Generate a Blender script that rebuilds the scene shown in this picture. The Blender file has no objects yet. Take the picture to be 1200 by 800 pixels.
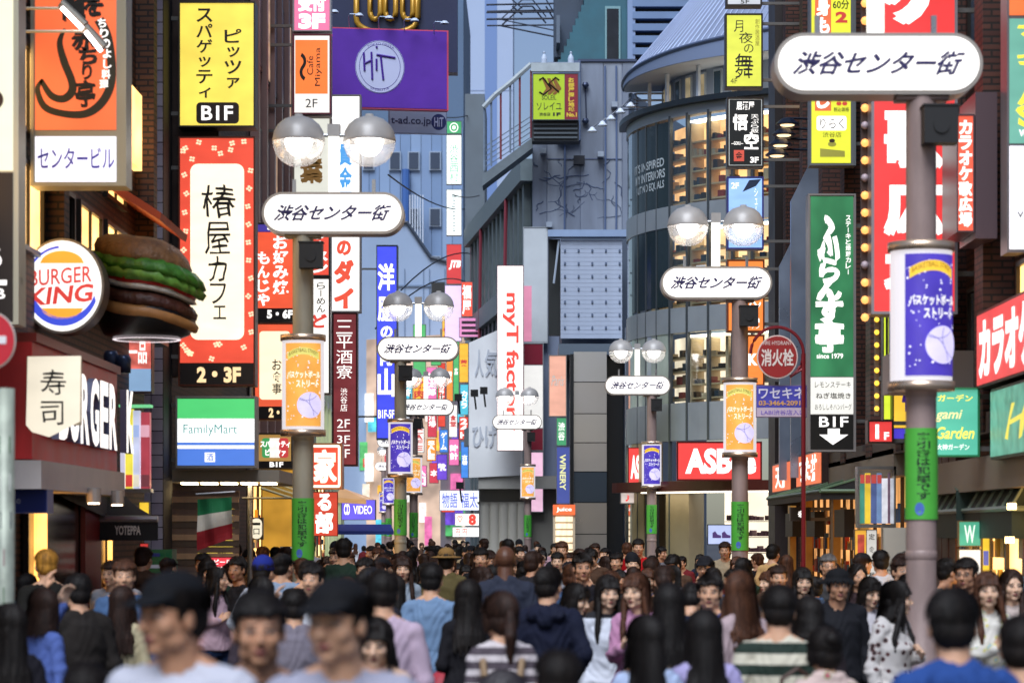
import bpy, bmesh, math, random
import numpy as np
from mathutils import Vector, Matrix, Euler, noise
R = math.radians
sc = bpy.context.scene
C = sc.collection

# ------------------------------------------------------------ camera, sky, sun, exposure
cam_d = bpy.data.cameras.new('camera'); cam = bpy.data.objects.new('camera', cam_d); C.objects.link(cam)
sc.camera = cam
CAMZ = 1.95; F = 3000.0; VX = 620.0; HY = 625.0
cam.location = (0, 0, CAMZ); cam.rotation_euler = (R(90), 0, 0)
cam_d.sensor_width = 36; cam_d.lens = 90
cam_d.shift_x = (600 - VX) / 1200; cam_d.shift_y = (HY - 400) / 1200
cam_d.clip_start = 0.3; cam_d.clip_end = 3000
cam_d.dof.use_dof = True; cam_d.dof.focus_distance = 48; cam_d.dof.aperture_fstop = 2.8
cam_d.dof.aperture_blades = 0

w = bpy.data.worlds.new('World'); sc.world = w; w.use_nodes = True
wn = w.node_tree.nodes; wl = w.node_tree.links
sky = wn.new('ShaderNodeTexSky'); sky.sky_type = 'NISHITA'; sky.sun_disc = False
sky.sun_elevation = R(13.0); sky.sun_rotation = R(192); sky.ozone_density = 4.0; sky.air_density = 1.3; sky.dust_density = 0.6
hs = wn.new('ShaderNodeHueSaturation'); hs.inputs['Saturation'].default_value = 0.75; hs.inputs['Hue'].default_value = 0.515; hs.inputs['Value'].default_value = 0.62
wl.new(sky.outputs[0], hs.inputs['Color']); vm = wn.new('ShaderNodeVectorMath'); vm.operation = 'MULTIPLY'; vm.inputs[1].default_value = (.88, .93, 1.14)
wl.new(hs.outputs[0], vm.inputs[0]); wl.new(vm.outputs[0], wn['Background'].inputs['Color'])
wn['Background'].inputs['Strength'].default_value = 0.08
sd = bpy.data.lights.new('sun', 'SUN'); sd.energy = 2.2; sd.angle = R(40); sd.color = (0.88, 0.93, 1.0)
sun = bpy.data.objects.new('sun', sd); C.objects.link(sun); sun.rotation_euler = (R(38), 0, R(-12)); sun.location = (0, -20, 40)
sc.view_settings.view_transform = 'Standard'; sc.view_settings.look = 'None'; sc.view_settings.gamma = 1
sc.view_settings.exposure = 0.9
cy = sc.cycles
try:
    cy.use_denoising = True; cy.max_bounces = 6; cy.diffuse_bounces = 3; cy.glossy_bounces = 3
    cy.transmission_bounces = 4; cy.transparent_max_bounces = 12; cy.sample_clamp_indirect = 6
    cy.caustics_reflective = False; cy.caustics_refractive = False
except Exception: pass

# ------------------------------------------------------------ helpers
def P(px, py, Y):                     # a point seen at reference pixel (px, py), Y metres down the street
    return Vector(((px - VX) / F * Y, Y, CAMZ + (HY - py) / F * Y))
def lin(c):
    if isinstance(c, str):
        c = c.lstrip('#'); c = [int(c[i:i+2], 16) / 255 for i in (0, 2, 4)]
        c = [x / 12.92 if x <= .04045 else ((x + .055) / 1.055) ** 2.4 for x in c]
    return (c[0], c[1], c[2], 1)
MC = {}
def mat(c, rough=.6, metal=0, bump=0, bscale=30, var=0, vscale=3, spec=.5, stretch=None):
    k = ('m', str(c), rough, metal, bump, bscale, var, vscale, spec, str(stretch))
    if k in MC: return MC[k]
    m = bpy.data.materials.new('surface'); m.use_nodes = True; n = m.node_tree.nodes; l = m.node_tree.links
    b = n['Principled BSDF']; col = lin(c)
    b.inputs['Base Color'].default_value = col; b.inputs['Roughness'].default_value = rough
    b.inputs['Metallic'].default_value = metal; b.inputs['Specular IOR Level'].default_value = spec
    if bump or var:
        tc = n.new('ShaderNodeTexCoord'); src = tc.outputs['Object']
        if stretch:
            mp = n.new('ShaderNodeMapping'); mp.inputs['Scale'].default_value = stretch
            l.new(src, mp.inputs[0]); src = mp.outputs[0]
        if var:
            t = n.new('ShaderNodeTexNoise'); t.inputs['Scale'].default_value = vscale; t.inputs['Detail'].default_value = 6
            l.new(src, t.inputs['Vector'])
            r = n.new('ShaderNodeMapRange'); r.inputs[1].default_value = .3; r.inputs[2].default_value = .7
            r.inputs[3].default_value = 1 - var; r.inputs[4].default_value = 1 + var * .6
            l.new(t.outputs['Fac'], r.inputs[0])
            mx = n.new('ShaderNodeVectorMath'); mx.operation = 'SCALE'; mx.inputs[0].default_value = col[:3]
            l.new(r.outputs[0], mx.inputs['Scale']); l.new(mx.outputs[0], b.inputs['Base Color'])
            r2 = n.new('ShaderNodeMapRange'); r2.inputs[3].default_value = max(.05, rough - .15); r2.inputs[4].default_value = min(1, rough + .15)
            l.new(t.outputs['Fac'], r2.inputs[0]); l.new(r2.outputs[0], b.inputs['Roughness'])
        if bump:
            t = n.new('ShaderNodeTexNoise'); t.inputs['Scale'].default_value = bscale; t.inputs['Detail'].default_value = 5
            l.new(src, t.inputs['Vector'])
            bp = n.new('ShaderNodeBump'); bp.inputs['Strength'].default_value = bump; bp.inputs['Distance'].default_value = .02
            l.new(t.outputs['Fac'], bp.inputs['Height']); l.new(bp.outputs[0], b.inputs['Normal'])
    MC[k] = m; return m
EK = .6
def emi(c, s=1.0, uneven=.17, scale=(2.0, 2.0, 5.0)):      # glowing sheet: signs unevenly backlit by tubes, walls standing in for room light
    k = ('e', str(c), s, uneven, scale)
    if k in MC: return MC[k]
    s = s * EK
    m = bpy.data.materials.new('backlit'); m.use_nodes = True; n = m.node_tree.nodes; l = m.node_tree.links
    b = n['Principled BSDF']; col = tuple(x * .93 + .035 for x in lin(c)[:3]) + (1,)
    b.inputs['Base Color'].default_value = (col[0] * .5, col[1] * .5, col[2] * .5, 1); b.inputs['Roughness'].default_value = .35
    b.inputs['Emission Color'].default_value = col; b.inputs['Emission Strength'].default_value = s
    if uneven:
        tc = n.new('ShaderNodeTexCoord'); mp = n.new('ShaderNodeMapping'); mp.inputs['Scale'].default_value = scale
        t = n.new('ShaderNodeTexNoise'); t.inputs['Scale'].default_value = 1; t.inputs['Detail'].default_value = 2
        l.new(tc.outputs['Object'], mp.inputs[0]); l.new(mp.outputs[0], t.inputs['Vector'])
        r = n.new('ShaderNodeMapRange'); r.inputs[1].default_value = .3; r.inputs[2].default_value = .7
        r.inputs[3].default_value = s * (1 - uneven); r.inputs[4].default_value = s * (1 + uneven)
        l.new(t.outputs['Fac'], r.inputs[0]); l.new(r.outputs[0], b.inputs['Emission Strength'])
    MC[k] = m; return m
def glassy(tint=(.9, .95, 1), gloss=.06, rough=.05, grow=.75, milky=0):
    k = ('g', tint, gloss, rough, grow, milky)
    if k in MC: return MC[k]
    m = bpy.data.materials.new('glass'); m.use_nodes = True; n = m.node_tree.nodes; l = m.node_tree.links
    n.remove(n['Principled BSDF'])
    t = n.new('ShaderNodeBsdfTransparent'); t.inputs[0].default_value = (*tint, 1)
    g = n.new('ShaderNodeBsdfGlossy'); g.inputs['Roughness'].default_value = rough
    lw = n.new('ShaderNodeLayerWeight'); lw.inputs['Blend'].default_value = .35
    r = n.new('ShaderNodeMapRange'); r.inputs[3].default_value = gloss; r.inputs[4].default_value = min(1, gloss + grow)
    x = n.new('ShaderNodeMixShader'); l.new(lw.outputs['Facing'], r.inputs[0]); l.new(r.outputs[0], x.inputs[0])
    src = t.outputs[0]
    if milky:
        tr = n.new('ShaderNodeBsdfTranslucent'); tr.inputs[0].default_value = (1, 1, 1, 1); x2 = n.new('ShaderNodeMixShader'); x2.inputs[0].default_value = milky
        l.new(src, x2.inputs[1]); l.new(tr.outputs[0], x2.inputs[2]); src = x2.outputs[0]
    l.new(src, x.inputs[1]); l.new(g.outputs[0], x.inputs[2]); l.new(x.outputs[0], n['Material Output'].inputs[0])
    MC[k] = m; return m
def brickmat(c1, c2, mortar, bw, bh, axis='xz', ms=.012):
    k = ('b', str(c1), str(c2), bw, bh, axis)
    if k in MC: return MC[k]
    m = bpy.data.materials.new('masonry'); m.use_nodes = True; n = m.node_tree.nodes; l = m.node_tree.links
    b = n['Principled BSDF']; b.inputs['Roughness'].default_value = .7
    tc = n.new('ShaderNodeTexCoord'); sp = n.new('ShaderNodeSeparateXYZ'); cb = n.new('ShaderNodeCombineXYZ')
    ad = n.new('ShaderNodeMath'); ad.operation = 'ADD'
    l.new(tc.outputs['Object'], sp.inputs[0]); l.new(sp.outputs[0], ad.inputs[0]); l.new(sp.outputs[1], ad.inputs[1])
    l.new(ad.outputs[0], cb.inputs[0]); l.new(sp.outputs[2], cb.inputs[1])
    t = n.new('ShaderNodeTexBrick'); t.inputs['Scale'].default_value = 1
    t.inputs['Color1'].default_value = lin(c1); t.inputs['Color2'].default_value = lin(c2); t.inputs['Mortar'].default_value = lin(mortar)
    t.inputs['Brick Width'].default_value = bw; t.inputs['Row Height'].default_value = bh; t.inputs['Mortar Size'].default_value = ms
    l.new(cb.outputs[0], t.inputs['Vector']); l.new(t.outputs['Color'], b.inputs['Base Color'])
    bp = n.new('ShaderNodeBump'); bp.inputs['Strength'].default_value = .6; bp.inputs['Distance'].default_value = .01; bp.invert = True
    l.new(t.outputs['Fac'], bp.inputs['Height']); l.new(bp.outputs[0], b.inputs['Normal'])
    MC[k] = m; return m

class MB:
    def __init__(s): s.v = []; s.f = []; s.m = []
    def add(s, vs, fs, mi=0):
        o = len(s.v); s.v += [tuple(v) for v in vs]; s.f += [tuple(i + o for i in f) for f in fs]; s.m += [mi] * len(fs); return s
    def box(s, x0, x1, y0, y1, z0, z1, mi=0):
        v = [(x, y, z) for z in (z0, z1) for y in (y0, y1) for x in (x0, x1)]
        return s.add(v, [(0, 2, 3, 1), (4, 5, 7, 6), (0, 1, 5, 4), (2, 6, 7, 3), (0, 4, 6, 2), (1, 3, 7, 5)], mi)
    def quad(s, a, b, c, d, mi=0): return s.add([a, b, c, d], [(0, 1, 2, 3)], mi)
    def poly(s, pts, y, mi=0): return s.add([(p[0], y, p[1]) for p in pts], [tuple(range(len(pts)))], mi)
    def slab(s, pts, y0, y1, mi=0, me=None):          # outline in x,z extruded along y
        n = len(pts); v = [(p[0], y0, p[1]) for p in pts] + [(p[0], y1, p[1]) for p in pts]
        s.add(v, [tuple(range(n)), tuple(range(2 * n - 1, n - 1, -1))], mi)
        s.add(v, [(i, i + n, (i + 1) % n + n, (i + 1) % n) for i in range(n)], mi if me is None else me); return s
    def prism(s, pts, z0, z1, mi=0):                  # outline in x,y raised along z
        n = len(pts); v = [(p[0], p[1], z0) for p in pts] + [(p[0], p[1], z1) for p in pts]
        return s.add(v, [tuple(range(n - 1, -1, -1)), tuple(range(n, 2 * n))] + [(i, (i + 1) % n, (i + 1) % n + n, i + n) for i in range(n)], mi)
    def lathe(s, prof, n=20, c=(0, 0, 0), mi=0):       # (radius, z) profile
        v = []; k = len(prof)
        for r, z in prof:
            for i in range(n): a = 2 * math.pi * i / n; v.append((c[0] + r * math.cos(a), c[1] + r * math.sin(a), c[2] + z))
        return s.add(v, [(j * n + i, j * n + (i + 1) % n, (j + 1) * n + (i + 1) % n, (j + 1) * n + i) for j in range(k - 1) for i in range(n)], mi)
    def cyl(s, c, r, z0, z1, n=16, mi=0): return s.lathe([(1e-4, z0), (r, z0), (r, z1), (1e-4, z1)], n, c, mi)
    def tube(s, pts, r, n=8, mi=0, r2=None):
        pts = [Vector(p) for p in pts]; k = len(pts); vs = []
        for i, p in enumerate(pts):
            t = (pts[min(i + 1, k - 1)] - pts[max(i - 1, 0)]).normalized()
            a = Vector((0, 0, 1)) if abs(t.z) < .9 else Vector((1, 0, 0))
            u = t.cross(a).normalized(); w_ = t.cross(u)
            rr = r if r2 is None else r + (r2 - r) * i / (k - 1)
            for j in range(n): g = 2 * math.pi * j / n; vs.append(p + u * rr * math.cos(g) + w_ * rr * math.sin(g))
        fs = [(j * n + i, j * n + (i + 1) % n, (j + 1) * n + (i + 1) % n, (j + 1) * n + i) for j in range(k - 1) for i in range(n)]
        fs += [tuple(range(n - 1, -1, -1)), tuple(range((k - 1) * n, k * n))]
        return s.add(vs, fs, mi)
    def mesh(s, name, smooth=False):
        me = bpy.data.meshes.new(name); me.from_pydata(s.v, [], s.f)
        if any(s.m): me.polygons.foreach_set('material_index', s.m)
        if smooth: me.polygons.foreach_set('use_smooth', [True] * len(s.f))
        me.update(); return me
def put(name, me, mats, parent=None, loc=None, rz=0):
    if isinstance(me, MB): me = me.mesh(name)
    if not isinstance(mats, (list, tuple)): mats = [mats]
    if not me.materials:
        for m in mats: me.materials.append(m)
    o = bpy.data.objects.new(name, me); C.objects.link(o)
    if parent: o.parent = parent
    if loc is not None: o.location = loc
    if rz: o.rotation_euler = (0, 0, rz)
    return o
def tag(o, label=None, cat=None, group=None, kind=None):
    if label: o['label'] = label
    if cat: o['category'] = cat
    if group: o['group'] = group
    if kind: o['kind'] = kind
    return o
def thing(name, label, cat, loc=(0, 0, 0), rz=0, group=None):
    o = bpy.data.objects.new(name, None); C.objects.link(o); o.location = loc; o.rotation_euler = (0, 0, rz)
    o.empty_display_size = .2
    return tag(o, label, cat, group)
def kids(o): return list(o.children)
def copy_tree(o, parent=None):
    c = o.copy(); C.objects.link(c)
    if parent: c.parent = parent
    for ch in kids(o): copy_tree(ch, c)
    return c

# ------------------------------------------------------------ lettering
TCU = bpy.data.curves.new('glyphs', 'FONT'); TOB = bpy.data.objects.new('glyphs', TCU); GC = {}
def glyph(s, bold=0.0):
    k = (s, bold)
    if k not in GC:
        TCU.body = s; TCU.offset = bold; TCU.resolution_u = 3
        me = bpy.data.meshes.new_from_object(TOB)
        v = np.zeros(len(me.vertices) * 3, 'f'); me.vertices.foreach_get('co', v); v = v.reshape(-1, 3)[:, :2].copy()
        f = [tuple(p.vertices) for p in me.polygons]; bpy.data.meshes.remove(me)
        GC[k] = (v, f)
    return GC[k]
def text_mb(mb, s, x0, x1, z0, z1, y, bold=.012, shear=0, vert=False, mi=0, rot=0, keep=False, wob=0):
    """fit s into the rectangle; vert: one glyph below another; rot=90: line turned a quarter clockwise"""
    if vert:
        n = len(s); h = (z1 - z0) / n
        for i, ch in enumerate(s):
            if ch == ' ': continue
            if ch == 'ー': text_mb(mb, '|', x0 + (x1 - x0) * .44, x0 + (x1 - x0) * .56, z1 - h * (i + .92), z1 - h * (i + .08), y, bold, 0, mi=mi); continue
            small = ch in 'ィッァェャュョ'
            a, b = (x0 + (x1 - x0) * .15, x1 - (x1 - x0) * .1) if small else (x0, x1)
            q = .2 if small else .06
            text_mb(mb, ch, a, b, z1 - h * (i + 1 - q * .6), z1 - h * (i + q), y, bold, shear, mi=mi, wob=wob)
        return mb
    cap = .018 if any(ord(c) >= 0x4E00 for c in s) else .035 if any(ord(c) >= 0x3000 for c in s) else .06
    if bold > cap + .004:              # heavy lettering: shifted layers, each a hair in front of the last
        e = (bold - cap) * .9 * min(x1 - x0, z1 - z0)
        for i, (a, b) in enumerate(((-1, -1), (1, -1), (-1, 1), (1, 1), (0, 0))): text_mb(mb, s, x0 + a * e, x1 + a * e, z0 + b * e, z1 + b * e, y - i * .0006, cap, shear, False, mi, rot, keep, wob)
        return mb
    v, f = glyph(s, bold); v = v.copy()
    if not len(v): return mb
    if wob:
        v = v + wob * np.stack([np.sin(v[:, 1] * 9 + v[:, 0] * 4 + len(mb.v)), np.cos(v[:, 0] * 8 + v[:, 1] * 3 + len(mb.v))], 1)
    if shear: v[:, 0] += v[:, 1] * shear
    if rot == 90: v = np.stack([v[:, 1], -v[:, 0]], 1)
    if rot == -90: v = np.stack([-v[:, 1], v[:, 0]], 1)
    lo = v.min(0); hi = v.max(0); d = np.maximum(hi - lo, 1e-4); W = x1 - x0; H = z1 - z0
    sx, sz = W / d[0], H / d[1]
    if keep: sx = sz = min(sx, sz)
    cx, cz = (x0 + x1) / 2, (z0 + z1) / 2
    v = (v - (lo + hi) / 2) * [sx, sz]
    return mb.add([(cx + a, y, cz + b) for a, b in v], f, mi)

INK = '#1c1712'
def rrect(x0, x1, z0, z1, r, n=5):
    pts = []
    for cx, cz, a0 in ((x1 - r, z1 - r, 0), (x0 + r, z1 - r, 90), (x0 + r, z0 + r, 180), (x1 - r, z0 + r, 270)):
        for i in range(n + 1): a = R(a0 + 90 * i / n); pts.append((cx + r * math.cos(a), cz + r * math.sin(a)))
    return pts
def disc(cx, cz, rx, rz=None, n=28): rz = rz or rx; return [(cx + rx * math.cos(2 * math.pi * i / n), cz + rz * math.sin(2 * math.pi * i / n)) for i in range(n)]

WALL_L, WALL_R = -4.75, 5.0
def sign(label, rect, Y, faces, texts=(), frame='#55504c', t=.26, wall=None, rim=.02, name='hanging_sign', rz=0, group=None, cat='sign', framemetal=.3, extra=None, fs=None):
    """box sign facing down the street; rect and all contents in reference pixels at depth Y.
       faces: (rect, material[, radius px]); texts: (string, rect, material, options)"""
    x0, y0, x1, y1 = rect; s = Y / F; cx, cy = (x0 + x1) / 2, (y0 + y1) / 2
    o = thing(name, label, cat, P(cx, cy, Y), rz, group)
    X = lambda x: (x - cx) * s
    Z = lambda y: (cy - y) * s
    fm = mat(frame, .4, framemetal)
    mb = MB(); a, b, c, d = X(x0), X(x1), Z(y1), Z(y0)
    mb.box(a, b, .012, t, c, d)
    if rim:
        e = min(rim, (b - a) * .08)
        mb.box(a, b, -.012, .012, d - e, d); mb.box(a, b, -.012, .012, c, c + e)
        mb.box(a, a + e, -.012, .012, c + e, d - e); mb.box(b - e, b, -.012, .012, c + e, d - e)
    put('cabinet', mb, fm, o)
    for i, fc in enumerate(faces):
        r, m = fc[0], fc[1]; rad = fc[2] * s if len(fc) > 2 else 0
        q = MB(); k = .006 - .003 * i if i else .006
        if rad: q.slab(rrect(X(r[0]), X(r[2]), Z(r[3]), Z(r[1]), rad), k, .014 if k > -.002 else k + .003)
        else: q.box(X(r[0]), X(r[2]), k, .014 if k > -.002 else k + .003, Z(r[3]), Z(r[1]))
        put('face_panel', q, m, o)
    ty = .006 - .003 * max(0, len(faces) - 1) - .004
    for tx in texts:
        st, r, m = tx[:3]; op = dict(tx[3]) if len(tx) > 3 else {}
        q = MB(); text_mb(q, st, X(r[0]), X(r[2]), Z(r[3]), Z(r[1]), ty, **op)
        put('lettering', q, m, o)
    if extra: extra(o, X, Z, ty, s)
    if wall is not None:
        wx = wall - P(cx, cy, Y).x
        ed = a if wx < a else b
        for zz in (c + (d - c) * .12, c + (d - c) * .88):
            lo, hi = min(wx, ed), max(wx, ed)
            if hi - lo > .03: put('bracket', MB().box(lo, hi, t * .35, t * .35 + .05, zz - .025, zz + .025), mat('#6a6866', .5, .6), o)
    return o
def fitX(o): return o
# ------------------------------------------------------------ ground
asph = mat('#3a3a3c', .75, 0, .4, 60, .25, 1.2)
put('ground', MB().quad((-900, -40, -.012), (900, -40, -.012), (900, 1500, -.012), (-900, 1500, -.012)), mat('#45464a', .9, 0, 0, 1, .2, .3))['kind'] = 'structure'
def street_strip(name, L, Rr, z0, z1, m):
    mb = MB(); pts = list(zip(L, Rr))
    for (a, b), (c, d) in zip(pts, pts[1:]): mb.quad((a[0], a[1], z1), (b[0], b[1], z1), (d[0], d[1], z1), (c[0], c[1], z1))
    if z0 < z1:
        for (a, b), (c, d) in zip(pts, pts[1:]):
            mb.quad((a[0], a[1], z0), (a[0], a[1], z1), (c[0], c[1], z1), (c[0], c[1], z0)); mb.quad((b[0], b[1], z0), (b[0], b[1], z1), (d[0], d[1], z1), (d[0], d[1], z0))
    o = put(name, mb, m); o['kind'] = 'structure'; return o
CL = [(0, -6), (0, 20), (0, 58), (-1.6, 75), (-3.6, 98), (-8, 138), (-14, 180)]    # centre line bends away to the left
pav = brickmat('#6f6a66', '#5c5855', '#3b3a3a', .3, .3, ms=.008)
street_strip('road', [(x - 3.2, y) for x, y in CL], [(x + 3.4, y) for x, y in CL], 0, 0, asph)
street_strip('pavement', [(x - 5.2, y) for x, y in CL], [(x - 3.2, y) for x, y in CL], 0, .03, mat('#6a6764', .8, 0, .3, 40, .2, 2))
street_strip('pavement', [(x + 3.4, y) for x, y in CL], [(x + 5.4, y) for x, y in CL], 0, .03, mat('#6a6764', .8, 0, .3, 40, .2, 2))

WHITE = '#fbf7f2'
wl_ = emi(WHITE, 1.25, .05)
inkm = mat('#1c1712', .5); navy = mat('#231a55', .5)
steel = mat('#9a9ca0', .3, .9, .05, 40, .1, 3); brown_pole = mat('#9c8680', .45, .1, .1, 60, .22, 5, stretch=(1, 1, .35))
chrome = mat('#d9bfa6', .3, .75, 0, 1, .15, 6)

# ------------------------------------------------------------ street lamps
def bend(mb, r, a0=0, from_=0):
    """wrap flat geometry (x along, y depth, z up) round a vertical cylinder of radius r that faces -Y"""
    out = []
    for x, y, z in mb.v[from_:]:
        a = x / r + a0; rr = r - y; out.append((rr * math.sin(a), -rr * math.cos(a), z))
    mb.v[from_:] = out; return mb
def curved_sheet(r, w_, z0, z1, a0=0, n=20, off=0, mi=0):
    mb = MB()
    for i in range(n):
        p = -w_ / 2 + w_ * i / n; q = -w_ / 2 + w_ * (i + 1) / n; mb.quad((p, -off, z0), (q, -off, z0), (q, -off, z1), (p, -off, z1), mi)
    return bend(mb, r, a0)
def sub_x(mb, step=.02):              # cut faces into strips is not needed for small glyphs
    return mb
GOLD = ('#e8a038', '#d7d067'); PURP = ('#3213a8', '#f3c21c')
bulb_m = emi('#fff8f0', 9, 0); cap_m = mat('#a9a6a4', .4, .1, 0, 1, .08, 6); globe_m = glassy((.97, .98, 1), .03, .1, .5, .18)
tube_m = emi('#f4f1e6', 1.6, 0)
sign_rim = mat('#a29a92', .35, .5)
LAMPK = {}
def lamp_meshes():
    # oval illuminated name sign, origin at its centre
    W, H_ = 1.6, .47
    body = MB().slab(rrect(-W / 2, W / 2, -H_ / 2, H_ / 2, H_ / 2, 12), -.13, .2)
    face = MB().slab(rrect(-W / 2 + .03, W / 2 - .03, -H_ / 2 + .03, H_ / 2 - .03, H_ / 2 - .03, 12), -.142, -.128)
    back = MB().slab(rrect(-W / 2 + .03, W / 2 - .03, -H_ / 2 + .03, H_ / 2 - .03, H_ / 2 - .03, 12), .198, .212)
    let = MB(); text_mb(let, '渋谷センター街', -.66, .66, -.09, .09, -.146, .028, .45)
    LAMPK.update(body=body.mesh('sign_cabinet'), face=face.mesh('face_panel'), back=back.mesh('face_panel'), let=let.mesh('lettering'))
    cap = MB().lathe([(.298, 0), (.3, .02), (.296, .035), (.28, .11), (.235, .19), (.165, .25), (.08, .28), (.05, .285), (.045, .31), (.001, .315)], 28); cap.lathe([(.298, 0), (.27, .0), (.02, .1)], 28)
    gl = MB().lathe([(.292, -.005), (.285, -.08), (.25, -.16), (.19, -.225), (.11, -.27), (.001, -.285)], 28)
    for z, r in ((-.03, .29),):
        gl.lathe([(r, z), (r + .008, z + .006), (r, z + .012)], 28)
    bl = MB().lathe([(.001, -.17), (.07, -.155), (.125, -.1), (.15, -.04), (.16, .0), (.13, .03), (.001, .04)], 20)
    LAMPK.update(cap=cap.mesh('lamp_cap', True), globe=gl.mesh('glass_globe', True), bulb=bl.mesh('bulb', True))
lamp_meshes()
def banner_parts(o, cz, colors, a0):
    base, arch = colors; r = .25; h = .5
    hs = put('banner_drum', MB().cyl((0, 0, cz), r - .012, -h, h, 28), emi('#e9e4ea', .75, 0), o)
    for z in (cz + h, cz - h - .07):
        rg = MB().lathe([(r - .02, z), (r + .008, z), (r + .008, z + .07), (r - .02, z + .07), (.1, z + .07)], 28); put('end_ring', rg.mesh('end_ring', True), chrome, o)
    W = .46
    put('banner_print', curved_sheet(r, W, cz - h + .035, cz + h - .035, a0, off=-.004), emi(base, .95 if base == GOLD[0] else .9, .22, (4, 4, 3)), o)
    q = MB()
    for i in range(16):
        t0 = -1 + i / 8; t1 = t0 + 1 / 8; f = lambda t: cz + .38 - .06 * t * t
        q.quad((t0 * .19, -.002, f(t0) - .045), (t1 * .19, -.002, f(t1) - .045), (t1 * .19, -.002, f(t1) + .035), (t0 * .19, -.002, f(t0) + .035))
    put('printed_arch', bend(q, r, a0), emi(arch, .9, 0), o)
    q = MB(); text_mb(q, 'BASKETBALL STREET', -.17, .17, cz + .31, cz + .35, -.005, 0); v = q.v
    q.v = [(x, y, z + .055 - .06 * (x / .19) ** 2) for x, y, z in v]; put('lettering', bend(q, r, a0), mat('#8a5a10', .5), o)
    wht = emi('#f3efff', .9, 0)
    for sgn, m_, bo, yy in ((1, emi('#c8c2d4' if base != GOLD[0] else '#e6e0a0', .7, 0), .05, -.005), (2, emi('#ffffff', 1, 0), .0, -.008)):
        q = MB(); text_mb(q, 'バスケットボール', -.2 + .01, .2, cz + .07, cz + .15, yy, bo); text_mb(q, 'ストリート', -.08, .18, cz - .03, cz + .05, yy, bo)
        put('lettering', bend(q, r, a0), m_, o)
    bx, bz, br = .075, cz - .23, .145
    q = MB(); q.poly(disc(bx, bz, br, br, 36), -.010); 
    # fan so that the curved print follows the drum
    q = MB(); cen = len(q.v)
    for k in range(5):
        for i in range(36):
            a = 2 * math.pi * i / 36; b_ = 2 * math.pi * (i + 1) / 36; r0 = br * k / 5; r1 = br * (k + 1) / 5
            q.quad((bx + r0 * math.cos(a), -.010, bz + r0 * math.sin(a)), (bx + r1 * math.cos(a), -.010, bz + r1 * math.sin(a)), (bx + r1 * math.cos(b_), -.010, bz + r1 * math.sin(b_)), (bx + r0 * math.cos(b_), -.010, bz + r0 * math.sin(b_)))
    put('printed_ball', bend(q, r, a0), emi('#cfc6f5', .95, .12, (6, 6, 6)), o)
    q = MB()
    for k, (cx, cz2, rr) in enumerate(((bx + .16, bz + .06, .17), (bx - .16, bz - .12, .2), (bx - .05, bz + .22, .17))):
        pts = [(cx + rr * math.cos(2 * math.pi * i / 60), cz2 + rr * math.sin(2 * math.pi * i / 60)) for i in range(61)]
        for p, p2 in zip(pts, pts[1:]):
            if (p[0] - bx) ** 2 + (p[1] - bz) ** 2 < br * br and (p2[0] - bx) ** 2 + (p2[1] - bz) ** 2 < br * br:
                d = Vector((p2[0] - p[0], p2[1] - p[1])).normalized() * .0025
                q.quad((p[0] - d.y, -.013, p[1] + d.x), (p[0] + d.y, -.013, p[1] - d.x), (p2[0] + d.y, -.013, p2[1] - d.x), (p2[0] - d.y, -.013, p2[1] + d.x))
    put('ball_seam', bend(q, r, a0), mat('#7d76b8', .6), o)
    q = MB(); rs = random.Random(4)
    for i in range(70):
        x, z = rs.uniform(-.21, .21), cz + rs.uniform(-.44, .42); s = rs.uniform(.004, .011); pts = disc(x, z, s, s, 7); q.add([(p[0], -.0015, p[1]) for p in pts], [tuple(range(7))])
    tag(put('printed_snow', bend(q, r, a0), wht, o), kind='stuff')
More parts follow.
